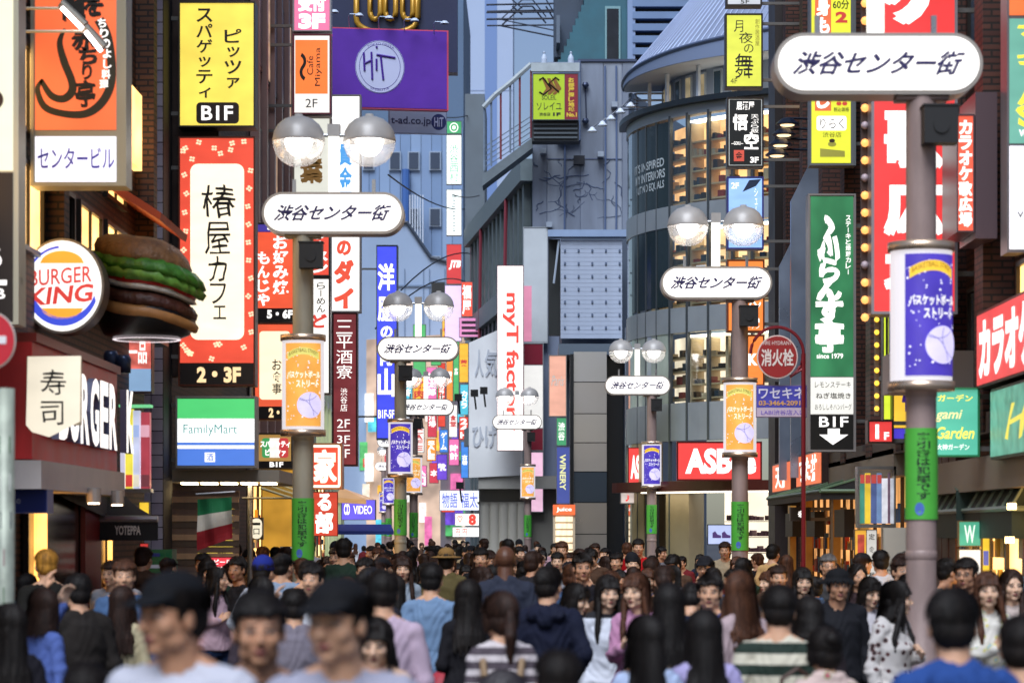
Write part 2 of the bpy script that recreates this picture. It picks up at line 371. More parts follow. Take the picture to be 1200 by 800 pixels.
def street_lamp(cx, Y, side, colors, label, gz=2.3, full=True, zs=5.55, a0=0, far=False, box=True):
    """side: +1 the mast stands right of the sign's centre. cx: reference pixel of the sign's centre"""
    X0 = (cx - VX) / F * Y; mast = .345 * side
    o = thing('street_lamp', label, 'street lamp', (X0 + mast, Y, .0), 0, 'lamp posts along the street')
    m = -mast
    q = MB(); q.lathe([(.2, .03), (.2, .06), (.125, .07), (.12, 1.5), (.118, 1.52), (.118, zs - .24)], 20); q.lathe([(.135, .07), (.135, .3)], 20)
    for z in (1.75, 3.0): q.lathe([(.118, z), (.124, z + .01), (.124, z + .06), (.118, z + .07)], 20)
    q.box(-.2, .2, -.1, .1, zs - .27, zs - .236)
    put('pole', q.mesh('pole', True), brown_pole if side > 0 or far else mat('#a39c88', .45, .1, .1, 60, .22, 5, stretch=(1, 1, .35)), o)
    c = put('sign_cabinet', LAMPK['body'], sign_rim, o, (m, 0, zs)); put('face_panel', LAMPK['face'], wl_, c); put('lettering', LAMPK['let'], navy, c); put('back_panel', LAMPK['back'], wl_, c)
    q = MB().box(m - .06, m + .06, .0, .11, zs + .236, zs + .88); put('light_column', q, tube_m, o)
    q = MB().box(m - .07, m + .07, -.01, .12, zs + .881, zs + 1.02); put('column_cap', q, cap_m, o)
    q = MB().tube([(m - .4, .055, zs + .9), (m + .4, .055, zs + .9)], .02)
    for s in (-.45, .45): q.box(m + s - .02, m + s + .02, .03, .07, zs + .236, zs + .4)
    put('crossarm', q, steel, o)
    for s in (-.4, .4):
        g = put('lamp_cap', LAMPK['cap'], cap_m, o, (m + s, .055, zs + .83))
        put('bulb', LAMPK['bulb'], bulb_m, g); put('glass_globe', LAMPK['globe'], globe_m, g)
    if box:
        q = MB().box(-.02, .24, -.3, -.12, zs - .63, zs - .35); q.box(-.03, .25, -.31, -.12, zs - .35, zs - .335); q.tube([(.11, -.3, zs - .5), (.11, -.315, zs - .5)], .06, 14)
        put('loudspeaker', q, mat('#121214', .5), o)
    banner_parts(o, 3.62, colors, a0)
    q = curved_sheet(.124, .36, gz - .35, gz + .35, 0, 16, off=.004); put('green_sticker', q, mat('#52b440', .5, 0, 0, 1, .1, 4), o)
    q = MB(); text_mb(q, '客引きは犯罪です', -.05, .05, gz - .2, gz + .32, -.006, .022, vert=True); put('lettering', bend(q, .124), mat('#12281a', .5), o)
    q = MB()
    q.add([(p[0], -.007, p[1]) for p in disc(-.03, gz - .27, .035, .05, 12)], [tuple(range(12))]); put('printed_mark', bend(q, .124), mat('#4b6fc0', .5), o)
    return o
street_lamp(1027, 19.75, 1, PURP, 'nearest right lamp post, blurred, big oval white sign and purple basketball banner', 2.41, a0=.25)
street_lamp(391, 28.9, -1, GOLD, 'nearest left lamp post with two lit globes and orange basketball banner', 2.0, a0=.1)
street_lamp(839, 36.9, 1, GOLD, 'second right lamp post with orange banner and green sticker before the red shoe shop sign', 2.06, a0=-.1)
street_lamp(490, 50, -1, PURP, 'second left lamp post with purple banner, below the blue vertical sign', 2.27, a0=.05)
street_lamp(747, 62.3, 1, PURP, 'third right lamp post with purple banner at the left edge of the round glass building', 2.3)
street_lamp(499, 73, -1, GOLD, 'third left lamp post, half hidden behind the second, with orange banner', 2.2, far=True)
street_lamp(606, 82.8, 1, GOLD, 'small far lamp post with orange banner before the white vertical sign with red letters', 2.2, far=True)
street_lamp(466, 100, -1, PURP, 'tiny distant lamp post left of the second left post, purple banner', 2.2, far=True, box=False)
street_lamp(457, 137, -1, PURP, 'farthest lamp post whose small oval sign hangs lowest of all', 2.2, far=True, box=False)

# ------------------------------------------------------------ left side of the street
def facade(name, label, cat, wall, y0, y1, h, m, side, depth=5, extra=None, group=None):
    o = thing(name, label, cat, (wall, (y0 + y1) / 2, 0), 0, group); d = (y1 - y0) / 2
    q = MB(); x0, x1 = (-depth, 0) if side < 0 else (0, depth); q.box(x0, x1, -d, d, 0, h)
    put('wall', q, m, o)
    return o, d
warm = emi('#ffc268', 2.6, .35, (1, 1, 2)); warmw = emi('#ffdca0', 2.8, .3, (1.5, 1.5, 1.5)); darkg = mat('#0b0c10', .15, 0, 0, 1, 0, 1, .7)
brickL = brickmat('#5d3a24', '#47291a', '#1d1410', .22, .07); brickR = brickmat('#5a3226', '#45241c', '#20140f', .22, .07)
dark = mat('#18140f', .6); fr_dark = mat('#2a2420', .4, .3)
def wall_windows(o, side, cells, frame=fr_dark, lit=warm, unl=darkg, x=0):
    """cells: (y0,y1,z0,z1,lit?) on the street face of a wall block"""
    s = -side
    for a, b, c, d, on in cells:
        q = MB(); t = .05
        def bx(aa, bb, cc, dd, e): q.box(min(x, x + s * e), max(x, x + s * e), aa, bb, cc, dd)
        bx(a, b, c, c + t, .06); bx(a, b, d - t, d, .06); bx(a, a + t, c + t, d - t, .06); bx(b - t, b, c + t, d - t, .06); bx((a + b) / 2 - .02, (a + b) / 2 + .02, c + t, d - t, .05)
        w_ = put('window', q, frame, o); q = MB(); e = .02; q.box(min(x, x + s * e), max(x, x + s * e), a + t, b - t, c + t, d - t)
        put('pane', q, lit if on else unl, w_)
# 1: brown brick block behind the orange sign
o, d = facade('brick_building', 'brown brick corner building with lit upper windows, behind the orange vertical sign', 'building', WALL_L, 19.5, 31.6, 13, brickL, -1)
cells = []
for k, z in enumerate((4.6, 5.7, 6.9, 8.1, 9.3)):
    for j in range(6): cells.append((-d + .5 + j * 1.7, -d + 1.9 + j * 1.7, z, z + .85, (j * 3 + k * 5) % 4 != 1 and k < 2))
wall_windows(o, -1, cells)
q = MB()
for y in (-d + 2.05, -d + 5.45, d - .7): put('pilaster', MB().box(.002, .22, y, y + .28, 4.46, 13), brickL, o)
q = MB().box(0, .3, 1.6, d, 4.25, 4.45); put('cornice', q, fr_dark, o)
q = MB(); q.add([(0, 3.2, 5.95), (.62, 3.2, 5.55), (.62, 5.4, 5.55), (0, 5.4, 5.95), (0, 3.2, 5.85), (.6, 3.2, 5.47), (.6, 5.4, 5.47), (0, 5.4, 5.85)], [(0, 1, 2, 3), (7, 6, 5, 4), (0, 4, 5, 1), (2, 6, 7, 3), (1, 5, 6, 2), (0, 3, 7, 4)])
put('small_canopy', q, mat('#a8421c', .6), o)
for z in (5.3, 7.2): put('lit_panel', MB().box(.0, .1, 4.2, 5.2, z - .9, z), warm, o)
# burger shop front
o = thing('burger_restaurant_front', 'red curved shop fascia with big white letters and grey soffit, left of the street', 'shop front', (WALL_L, 27, 0))
redf = mat('#e02c30', .4, 0, 0, 1, .1, 3)
q = MB(); q.box(.01, .42, -4.7, -.1, 2.6, 3.62); put('fascia', q, redf, o)
q = MB(); q.box(.01, .46, -4.7, -.1, 3.621, 3.7); put('fascia_top', q, mat('#8d2a22', .4), o)
q = MB(); q.box(.01, .5, -4.7, -.1, 2.34, 2.59); put('soffit_band', q, mat('#ddd2cc', .5, 0, .1, 30, .1, 2), o)
for i, ch in enumerate('BURGER K'):
    if ch == ' ': continue
    q = MB(); a = -4.0 + i * .55; v, f = glyph(ch, .035); lo, hi = v.min(0), v.max(0)
    vv = [(.46, a + (x - lo[0]) / (hi[0] - lo[0]) * .48, 2.8 + (z - lo[1]) / (hi[1] - lo[1]) * .66) for x, z in v]
    n = len(vv); q.add(vv, f); q.add([(x + .07, y, z) for x, y, z in vv], f, 1)
    from collections import Counter
    ec = Counter(tuple(sorted((p[k], p[(k + 1) % len(p)]))) for p in f for k in range(len(p)))
    q.add(vv + [(x + .07, y, z) for x, y, z in vv], [(a_, b_, b_ + n, a_ + n) for (a_, b_), cnt in ec.items() if cnt == 1])
    put('letter', q, [mat('#8a93b0', .4), emi('#fdf6ee', 1.35, 0)], o)
q = MB(); q.box(.02, .08, -3.1, 1.2, .05, 2.4); put('shop_window', q, mat('#1b0d0c', .2), o)
q = MB(); q.box(.09, .14, -.4, .6, .05, 2.3); put('red_door_panel', q, mat('#6e0f12', .4), o)
for a_, b_ in ((-2.9, -2.4), (1.3, 1.45)): put('added_glow_strip', MB().box(.09, .12, a_, b_, .2, 2.3), emi('#ffb44a', 2.6), o)  # emissive strips added for warmth at street level
for y in (-2.3, -.9):
    q = MB(); q.cyl((.55, y, 2.25), .07, 0, .14, 12); put('spotlight', q, mat('#b8b0aa', .4, .4), o); q = MB().cyl((.55, y, 2.235), .055, 0, .012, 12); put('bulb', q, emi('#ffd9b0', 9, 0), o)
# round burger-shop sign
o = thing('round_sign', 'round white backlit burger shop sign with orange bun halves and blue crescent', 'sign', P(73, 335, 24.6), 0); s = 24.6 / F
q = MB().slab(disc(0, 0, 49 * s, 56 * s, 44), .0, .34); put('cabinet', q, mat('#8d857a', .4, .4), o)
q = MB().slab(disc(0, 0, 46 * s, 53 * s, 44), -.012, .006); put('face_panel', q, emi('#fffdf8', 1.15, .05), o)
def lens(cz, up, hw, hh):
    pts = []; n = 16
    for i in range(n + 1): t = -1 + 2 * i / n; pts.append((t * hw + .05, cz + up * hh * math.sqrt(max(0, 1 - t * t * .98))))
    return pts
q = MB(); q.poly([(x * s, z * s) for x, z in lens(24, 1, 26, 17)], -.015); q.poly([(x * s, z * s) for x, z in lens(-24, -1, 25, 15)], -.015); put('bun_mark', q, emi('#f6a416', 1.0, 0), o)
q = MB(); pa = []; n = 26
outer = [(43 * math.cos(R(-172 + 150 * i / n)), 47 * math.sin(R(-172 + 150 * i / n))) for i in range(n + 1)]; inner = [(38 * math.cos(R(-178 + 158 * i / n)) + 2, 40 * math.sin(R(-178 + 158 * i / n)) + 3) for i in range(n + 1)]
for i in range(n): q.add([(p[0] * s, -.015, p[1] * s) for p in (outer[i], outer[i + 1], inner[i + 1], inner[i])], [(0, 1, 2, 3)])
outer = [(43 * math.cos(R(95 + 80 * i / n)), 47 * math.sin(R(95 + 80 * i / n))) for i in range(n + 1)]; inner = [(41 * math.cos(R(95 + 80 * i / n)), 44 * math.sin(R(95 + 80 * i / n))) for i in range(n + 1)]
for i in range(n): q.add([(p[0] * s, -.015, p[1] * s) for p in (outer[i], outer[i + 1], inner[i + 1], inner[i])], [(0, 1, 2, 3)])
put('blue_crescent', q, emi('#2a45d8', .9, 0), o)
q = MB(); text_mb(q, 'BURGER', -38 * s, 35 * s, 2 * s, 21 * s, -.018, .012); text_mb(q, 'KING', -40 * s, 37 * s, -21 * s, 0, -.018, .03, .12)
q.v = [(x, y, z + x * .08) for x, y, z in q.v]; put('lettering', q, emi('#dc2a1c', .9, 0), o)
q = MB().box(-1.0, -.3, .12, .2, .2, .26); q.box(-1.0, -.3, .12, .2, -.3, -.24); put('bracket', q, steel, o)
# burger sculpture
o = thing('burger_sculpture', 'giant hamburger sculpture with sesame bun and lettuce beside the round sign', 'burger model', P(172, 338, 25.6)); s = 25.6 / F
def blob(prof, ns, amp, seed, c=(0, 0, 0), sq=1.0, n=56):
    q = MB().lathe([(r * s, z * s) for r, z in prof], n); out = []
    for x, y, z in q.v:
        a = math.atan2(y, x); k = 1 + amp * (math.sin(a * ns + seed) + .6 * math.sin(a * ns * 2.3 + seed * 2 + z * 40)); out.append((x * k + c[0] * s, y * k * sq, z + c[2] * s + amp * .12 * math.sin(a * ns * 1.7 + seed)))
    q.v = out; return q
def bent(q):                          # the whole burger leans down to the right
    q.v = [(x, y, z - .12 * (x / (60 * s)) * abs(x / (60 * s)) * .9 - x * .06) for x, y, z in q.v]; return q
bun = mat('#6b4a2a', .45, 0, .5, 25, .35, 9); 
put('top_bun', bent(blob([(1, 60), (26, 58), (42, 53), (53, 44), (57, 34), (56, 27), (50, 26)], 3, .01, 1, (-5, 0, 0))).mesh('top_bun', True), mat('#7a5634', .5, 0, .9, 30, .35, 10), o)
q = MB(); rs = random.Random(3)
for i in range(140):
    a = rs.uniform(math.pi, 2 * math.pi); e = rs.uniform(.25, 1.35); r = 54 * math.cos(e) ** .8 * s; x, y, z = r * math.cos(a) - 5 * s, r * math.sin(a), (30 + 28 * math.sin(e)) * s
    ell_ = MB(); q.lathe([(.0005, -.012), (.018, 0), (.0005, .012)], 6, (x, y, z))
tag(put('sesame_seeds', bent(q), mat('#e0cfa4', .5), o), kind='stuff')
let_m = mat('#3c7420', .45, 0, .6, 30, .4, 14)
put('lettuce', bent(blob([(30, 26), (52, 30), (63, 24), (66, 16), (60, 12), (50, 18), (30, 20)], 17, .035, 2, (2, 0, 2))).mesh('lettuce', True), let_m, o)
put('lettuce', bent(blob([(40, 20), (56, 24), (64, 15), (62, 6), (52, 10), (40, 14)], 23, .04, 5, (2, 0, -2))).mesh('lettuce', True), mat('#6a9e3c', .45, 0, .5, 30, .35, 12), o)
put('tomato', bent(blob([(1, 12), (54, 12), (59, 6), (56, 0), (1, 0)], 4, .01, 3)).mesh('tomato', True), mat('#b8241a', .3, 0, .2, 20, .3, 8), o)
put('onion', bent(blob([(1, 1), (55, 2), (59, -3), (54, -6), (1, -6)], 9, .012, 4)).mesh('onion', True), mat('#c9c3b8', .3, 0, 0, 1, .2, 8), o)
put('pickle', bent(blob([(1, -6), (40, -5), (44, -9), (40, -11), (1, -11)], 11, .03, 6)).mesh('pickle', True), mat('#5c6a22', .4, 0, .3, 30, .3, 12), o)
put('patty', bent(blob([(1, -9), (54, -9), (59, -15), (58, -22), (52, -25), (1, -25)], 19, .012, 7)).mesh('patty', True), mat('#4a2418', .5, 0, .9, 22, .4, 9), o)
put('bottom_bun', bent(blob([(1, -25), (55, -24), (60, -29), (58.5, -36), (56, -38)], 3, .008, 8)).mesh('bottom_bun', True), mat('#a87440', .5, 0, .3, 20, .25, 7), o)
q = MB().lathe([(.001, -60 * s), (38 * s, -59 * s), (50 * s, -54 * s), (57 * s, -40 * s), (57 * s, -26 * s), (50 * s, -24 * s), (50 * s, 28 * s), (1 * s, 28 * s)], 40); put('dark_base', q.mesh('dark_base', True), mat('#16110e', .35), o)
q = MB().lathe([(36 * s, -60 * s), (38 * s, -60.6 * s), (40 * s, -60 * s)], 40); put('light_rim', q, emi('#f8e8ee', 1.2, 0), o)
# shop signs on the left, near to far
cream = emi('#f3efcf', .95, .06)
sign('tall cream and dark brown sign cut by the left edge of the photo', (-60, -60, 22, 380), 21.2, [((-58, -58, 15, 200), cream), ((-58, 202, 15, 378), mat('#2c201c', .4))],
     [('6', (-8, 290, 2, 312), wl_), ('—', (-6, 328, 8, 334), wl_), ('B', (-6, 338, 6, 350), wl_)], '#c9c4ae', .3, WALL_L, extra=lambda o, X, Z, ty, s: put('brown_dot', MB().slab(disc(X(-8), Z(117), 12 * s, 12 * s), ty - .002, ty + .002), mat('#4b3324'), o))
def swoosh(o, X, Z, ty, s):
    def ribbon(pts, ws, m, name='printed_brush_stroke'):
        q = MB(); n = len(pts); L = []
        # Catmull-Rom through the points
        cr = []
        for i in range(n - 1):
            p0, p1, p2, p3 = pts[max(i - 1, 0)], pts[i], pts[i + 1], pts[min(i + 2, n - 1)]
            for k in range(6):
                t = k / 6; cr.append(tuple(.5 * ((2 * p1[j]) + (-p0[j] + p2[j]) * t + (2 * p0[j] - 5 * p1[j] + 4 * p2[j] - p3[j]) * t * t + (-p0[j] + 3 * p1[j] - 3 * p2[j] + p3[j]) * t ** 3) for j in (0, 1)) + (ws[i] + (ws[i + 1] - ws[i]) * t,))
        cr.append((*pts[-1], ws[-1]))
        for i, (x, y, w_) in enumerate(cr):
            a = cr[max(i - 1, 0)]; b = cr[min(i + 1, len(cr) - 1)]; d = Vector((b[0] - a[0], b[1] - a[1])).normalized() * w_ / 2
            L.append(((X(x - d.y), ty, Z(y + d.x)), (X(x + d.y), ty, Z(y - d.x))))
        for (a, b), (c, d) in zip(L, L[1:]): q.quad(a, b, d, c)
        put(name, q, m, o)
    ribbon([(76, 34), (70, 50), (75, 72), (84, 95), (84, 108), (74, 116), (60, 112), (48, 94)], [3, 7, 9, 9, 10, 9, 8, 5], mat('#2d2c1c', .5))
    ribbon([(50, 93), (44, 105), (52, 125), (72, 133), (98, 134), (116, 124), (128, 105), (131, 80), (126, 45), (116, 23)], [3, 6, 8, 8, 9, 10, 10, 10, 11, 12], mat('#2d2c1c', .5))
    for i, ch in enumerate('ちりのよし料理'):
        x = 116 + 10 * math.sin((i + 1.2) / 7 * 2.1) - (i > 4) * 1.2 * (i - 4); y = 27 + i * 12
        q = MB(); text_mb(q, ch, X(x - 5), X(x + 5), Z(y + 5.5), Z(y - 5), ty - .003, .03); put('lettering', q, wl_, o)
sign('orange vertical restaurant sign with black brush stroke over a white panel', (36, -60, 148, 218), 24, [((41, -58, 136, 152), emi('#ee5f1c', 1.0, .2, (1.2, 1, 1.2))), ((41, 160, 136, 213), emi('#efeefa', 1.15, .05))],
     [('龍', (72, -14, 100, 26), inkm, dict(bold=.05, wob=.05)), ('を', (98, -6, 122, 20), inkm, dict(bold=.05, wob=.05)), ('赤', (84, 34, 112, 60), inkm, dict(bold=.03, wob=.03)), ('ち', (92, 56, 114, 76), inkm, dict(bold=.04, wob=.02)), ('り', (96, 75, 108, 94), inkm, dict(bold=.04)), ('亭', (88, 94, 112, 126), inkm, dict(bold=.03, wob=.03)),
      ('センタービル', (44, 173, 134, 198), mat('#4b45c8', .5), dict(bold=.012))], '#a9a48f', .34, WALL_L, extra=swoosh, rim=.03)
o = thing('sign_floodlight', 'thin arms holding a bright tube light before the orange vertical sign', 'sign lamp', P(80, 24, 23.4)); s = 23.4 / F
q = MB(); q.tube([(-60 * s, 0, 14 * s), (0, 0, 14 * s)], .014); q.tube([(-60 * s, 0, -13 * s), (24 * s, 0, -13 * s)], .014); put('arm', q, mat('#cfc6b0', .4, .5), o)
for (a, b) in (((-8, 20), (20, -6)), ((20, -8), (42, -32))):
    q = MB().tube([(a[0] * s, .0, a[1] * s), (b[0] * s, 0, b[1] * s)], .045, 10); put('housing', q, mat('#8f8b80', .4, .3), o)
    q = MB().tube([(a[0] * s + .01, -.04, a[1] * s - .05), (b[0] * s - .02, -.04, b[1] * s - .04)], .02, 8); put('tube', q, emi('#fff4ff', 5, 0), o)
# tiled pier
Yp = 32.4; s = Yp / F
o = thing('tiled_pier', 'narrow pier clad in square grey tiles beside the yellow vertical sign', 'pier', P(177, 625, Yp)); o.location.z = 0
q = MB(); q.box(-.155, .155, .01, .8, 0, 12); put('core', q, mat('#1d1b1f', .8), o)
tm = (MB().box(-.07, .07, -.012, .01, -.07, .07)).mesh('tile'); tms = [mat('#aaa4b4', .35, 0, .05, 20, .12, 5), mat('#9891a4', .35, 0, .05, 20, .12, 5)]
for i in range(62):
    for j in (-1, 1):
        t = put('tile', tm, tms[0], o, (j * .076, 0, 1.5 + i * .152)); t.material_slots[0].link = 'OBJECT'; t.material_slots[0].material = tms[(i * 7 + j) % 3 == 0]
# dark clad block that carries the yellow / red / white-green signs
o, d = facade('brick_building', 'dark brown narrow building behind the yellow and red floral signs', 'building', WALL_L, 33.4, 43, 14, brickmat('#3b221b', '#2b1812', '#120c0a', .22, .07), -1)
q = MB().box(0, .7, -d, -d + .3, 4.0, 14); put('pier', q, mat('#33201a', .6, 0, .2, 30, .2, 3), o)
pl = MB(); pl.box(-.5, .5, -.006, .02, -.038, .038); plm = pl.mesh('wood_strip')
strip_c = [mat(c, .6, 0, .2, 60, .2, 8) for c in ('#a8825f', '#6a5040', '#c09a74', '#54402f')]
for i in range(30):
    for j in range(2):
        e = put('wood_strip', plm, strip_c[0], o, (.42 - (j * .9) + .0, -d - .0 - j * .0, .1 + i * .082)); e.material_slots[0].link = 'OBJECT'; e.material_slots[0].material = strip_c[(i * 5 + j * 3 + i // 3) % 4]; e.location.x = .35 + j * 1.02 - .9; e.location.y = -d - .02 - .012 * ((i * 7 + j) % 3)
q = MB(); q.box(.0, 1.5, -d - .1, -d + 3, 2.62, 2.78); put('shop_soffit', q, mat('#8f8678', .5), o)
q = MB()
for i in range(5): q.box(.2 + i * .26, .38 + i * .26, -d + .05, -d + .45, 2.595, 2.62)
put('downlight', q, emi('#ffdc9c', 16, 0), o)
q = MB()
for z in (2.9, 3.05, 3.2, 3.35): q.box(.6, 1.0, -d - .02, -d, z, z + .05)
put('vent_slat', q, steel, o)
yel = emi('#f7dc4c', .92, .15, (2, 2, 3)); sp_ = dict(vert=True, bold=.02)
G3 = 33
sign('yellow vertical sign for spaghetti and pizza with a black B1F badge', (209, 2, 299, 149), G3, [((211, 4, 297, 147), yel), ((230, 120, 280, 145), mat('#2a1c16', .4), 5)],
     [('スパゲッティ', (230, 9, 249, 117), inkm, sp_), ('ピッツァ', (263, 33, 283, 106), inkm, sp_), ('B1F', (236, 124, 273, 141), wl_, dict(bold=.02))], '#3a3430', .34, WALL_L)
def floral(o, X, Z, ty, s):
    rs = random.Random(9); q = MB()
    spots = [(rs.uniform(214, 294), rs.uniform(164, 190)) for _ in range(9)] + [(rs.uniform(213, 219), y) for y in range(205, 400, 22)] + [(rs.uniform(290, 295), y) for y in range(200, 400, 21)] + [(rs.uniform(214, 294), rs.uniform(403, 422)) for _ in range(9)]
    for x, y in spots:
        a0 = rs.uniform(0, 6)
        for k in range(4): a = a0 + k * 1.57; q.poly([(p[0], p[1]) for p in disc(X(x + 2.2 * math.cos(a)), Z(y + 2.2 * math.sin(a)), 1.7 * s, 1.5 * s, 7)], ty - .001)
    tag(put('printed_blossom', q, emi('#ffd9b0', 1.0, 0), o), kind='stuff')
sign('tall red floral sign with cream centre and brush-written cafe name', (209, 160, 299, 452), G3, [((211, 162, 297, 425), emi('#e23c14', .95, .12)), ((211, 426, 297, 450), mat('#1b1412', .4)), ((223, 192, 286, 398), emi('#fff0cf', 1.15, .08), 9)],
     [('椿', (236, 216, 276, 256), inkm, dict(bold=0, wob=.03)), ('屋', (240, 260, 270, 298), inkm, dict(bold=0, wob=.03)), ('カ', (244, 300, 266, 330), inkm, dict(bold=0, wob=.03)), ('フ', (246, 332, 265, 356), inkm, dict(bold=0)), ('ェ', (250, 358, 265, 374), inkm, dict(bold=0)), ('2・3F', (231, 430, 282, 448), emi('#ffd9a0', 1, 0), dict(bold=.05))], '#5a2c1c', .34, WALL_L, extra=floral)
fr_ = mat('#7c7a78', .3, .8)
FMf = [((208, 467, 298, 490), emi('#3fc96a', .95, .05)), ((208, 490.2, 298, 518), emi('#ffffff', 1.2, .04)), ((208, 518.2, 298, 545), emi('#3d74d6', .95, .05)), ((208, 521.5, 298, 525.5), wl_), ((240, 530, 252, 541), wl_)]
sign('backlit convenience store sign in green, white and blue bands', (206, 464, 300, 548), G3, FMf, [('FamilyMart', (215, 497, 278, 511), emi('#4aa7a0', .6, 0), dict(bold=.0)), ('酒', (242, 531, 250, 540), emi('#3d74d6', .8, 0))], '#8a8784', .34, WALL_L)
q = MB(); 
# okonomiyaki group at Y 40
dk = mat('#1b1412', .4); org = emi('#ea4a12', .95, .12)
sign('orange okonomiyaki sign with white characters and a 5-6F strip', (297, 261, 345, 376), 40, [((299, 272, 343, 361), org), ((299, 263, 343, 271.5), emi('#3a22a0', .7, 0)), ((299, 361.5, 343, 374), dk)],
     [('お好み焼', (320, 275, 338, 345), wl_, dict(vert=True, bold=.035)), ('もんじゃ', (301, 294, 316, 359), wl_, dict(vert=True, bold=.035)), ('800円', (313, 264, 342, 270), wl_), ('5・6F', (313, 363, 343, 373), wl_, dict(bold=.05))], '#3a3430', .3, WALL_L)
sign('red floral meal sign with a cream centre above a 2-3F strip', (297, 378, 345, 492), 40, [((299, 380, 343, 476), emi('#e8501c', .9, .1)), ((299, 476.5, 343, 490), dk), ((304, 388, 340, 468), emi('#ffe9c0', 1.15, .05), 4)],
     [('お食事', (319, 420, 330, 462), inkm, dict(vert=True)), ('2・3F', (315, 478, 342, 489), emi('#ffd9a0', 1, 0), dict(bold=.05))], '#5a2c1c', .3, WALL_L)
sign('small sign with an Italian tricolour oval reading spaghetti and pizza', (297, 507, 343, 549), 39.5, [((299, 509, 341, 540), emi('#b98a3c', .7, .1)), ((299, 540.5, 341, 548), dk), ((307, 513, 317, 536), emi('#2b9a4e', .8, 0), 3), ((316, 513, 328, 536), emi('#f0ece4', .9, 0)), ((327, 513, 338, 536), emi('#c8262a', .8, 0), 3)],
     [('スパゲッティ', (305, 516, 340, 524), wl_, dict(bold=.04)), ('ピッツァ', (311, 526, 335, 534), wl_, dict(bold=.04)), ('B1F', (316, 541, 332, 547), wl_, dict(bold=.04))], '#3a3430', .3, WALL_L)
sign('red ramen sign half hidden behind the nearest left lamp post', (344, 262, 387, 324), 44, [((346, 264, 385, 322), emi('#e03a18', .95, .1))], [('ラーメン', (366, 268, 384, 320), wl_, dict(vert=True, bold=.05))], '#3a3430', .3, WALL_L)
sign('white sign with brush script under the red ramen sign', (344, 325, 387, 462), 44, [((346, 327, 385, 460), emi('#f7f2ea', 1.1, .06))], [('らーめん', (371, 330, 381, 366), inkm, dict(vert=True)), ('ど', (366, 368, 383, 384), emi('#d8301a', .9, 0), dict(bold=.05))], '#3a3430', .3, WALL_L)
sign('pink reception 3F sign at the top left of the street', (343, -30, 388, 37), 46, [((345, -28, 386, 36), emi('#ee6f9c', .95, .08))], [('受付', (350, -6, 381, 13), wl_, dict(bold=.06)), ('3F', (350, 16, 381, 34), wl_, dict(bold=.07))], '#a9a4a8', .3, WALL_L)
sign('white sign with an orange cafe panel and turned lettering, 2F', (343, 40, 388, 134), 46, [((345, 42, 386, 132), emi('#f2ede6', .95, .05)), ((346, 47, 384, 110), emi('#f2700c', 1.0, .05))],
     [('Cafe', (360, 66, 367, 88), inkm, dict(rot=-90, bold=0)), ('Miyama', (369, 56, 377, 101), inkm, dict(rot=-90, bold=0)), ('2F', (358, 116, 372, 126), mat('#555555'), dict(bold=0)), ('〜', (351, 62, 359, 95), inkm, dict(rot=-90, bold=.03))], '#7d3d48', .3, WALL_L)
sign('pale sign with a gold leaf motif behind the left lamp globes', (343, 137, 388, 262), 46, [((345, 139, 386, 260), emi('#dcdccf', .85, .06))], [('葉', (352, 185, 378, 215), mat('#b0803a', .5), dict(bold=.03, wob=.05))], '#8a7d70', .3, WALL_L)
sign('white vertical gold and diamond buyer sign with blue and red characters', (387, 111, 423, 366), 52, [((389, 113, 421, 364), emi('#f8f6f2', 1.2, .05))],
     [('貴金属', (397, 166, 412, 252), emi('#3f9ae0', .9, 0), dict(vert=True, bold=.04)), ('新', (393, 255, 414, 277), emi('#e2421e', .95, 0), dict(bold=.05)), ('の', (395, 282, 411, 299), emi('#e2421e', .95, 0), dict(bold=.06)), ('ダ', (392, 305, 414, 332), emi('#e2421e', .95, 0), dict(bold=.07)), ('イ', (392, 338, 414, 361), emi('#e2421e', .95, 0), dict(bold=.07))], '#8c8a8c', .3, WALL_L)
mar = emi('#8a1a26', .5, .25)
sign('maroon izakaya sign with white brush characters and floor numbers', (389, 366, 419, 546), 50, [((391, 368, 417, 544), mar)],
     [('三平酒寮', (394, 374, 413, 444), wl_, dict(vert=True, bold=.0)), ('渋谷店', (399, 454, 407, 482), wl_, dict(vert=True, bold=0)), ('2F', (395, 491, 410, 501), wl_, dict(bold=0)), ('3F', (395, 510, 410, 519), wl_, dict(bold=0)), ('4F', (395, 526, 410, 536), wl_, dict(bold=0)), ('—', (395, 504, 410, 505), wl_), ('—', (395, 521, 410, 522), wl_)], '#3c1418', .3, WALL_L)
sign('square lantern sign with a big white character on orange red', (360, 519, 401, 573), 46, [((362, 521, 399, 571), emi('#fff3dc', 1.4, .05), 3), ((365, 524, 396, 568), emi('#e8441a', .95, .08))], [('家', (368, 527, 394, 565), emi('#fff3dc', 1.3, 0), dict(bold=.05))], '#e8a070', .4, WALL_L)
sign('hanging orange red cloth banner with white characters below the lantern sign', (364, 576, 396, 628), 45, [((365, 577, 395, 627), emi('#d93a14', .7, .2))], [('る', (372, 578, 388, 598), wl_, dict(bold=.05)), ('部', (370, 600, 390, 624), wl_, dict(bold=.05))], '#a83212', .05, WALL_L, rim=0)
sign('tall blue clothing store sign with white characters', (441, 287, 466, 515), 70, [((442, 289, 464.5, 513), emi('#2d3ee6', .9, .1))],
     [('洋', (443, 309, 462, 340), wl_, dict(bold=.04)), ('服', (443, 348, 462, 376), wl_, dict(bold=.04)), ('の', (446, 382, 460, 396), wl_, dict(bold=.04)), ('青', (443, 400, 462, 428), wl_, dict(bold=.04)), ('山', (443, 432, 462, 464), wl_, dict(bold=.05)), ('B1F-5F', (443, 480, 462, 490), wl_, dict(bold=.03))], '#4a5568', .45, WALL_L)
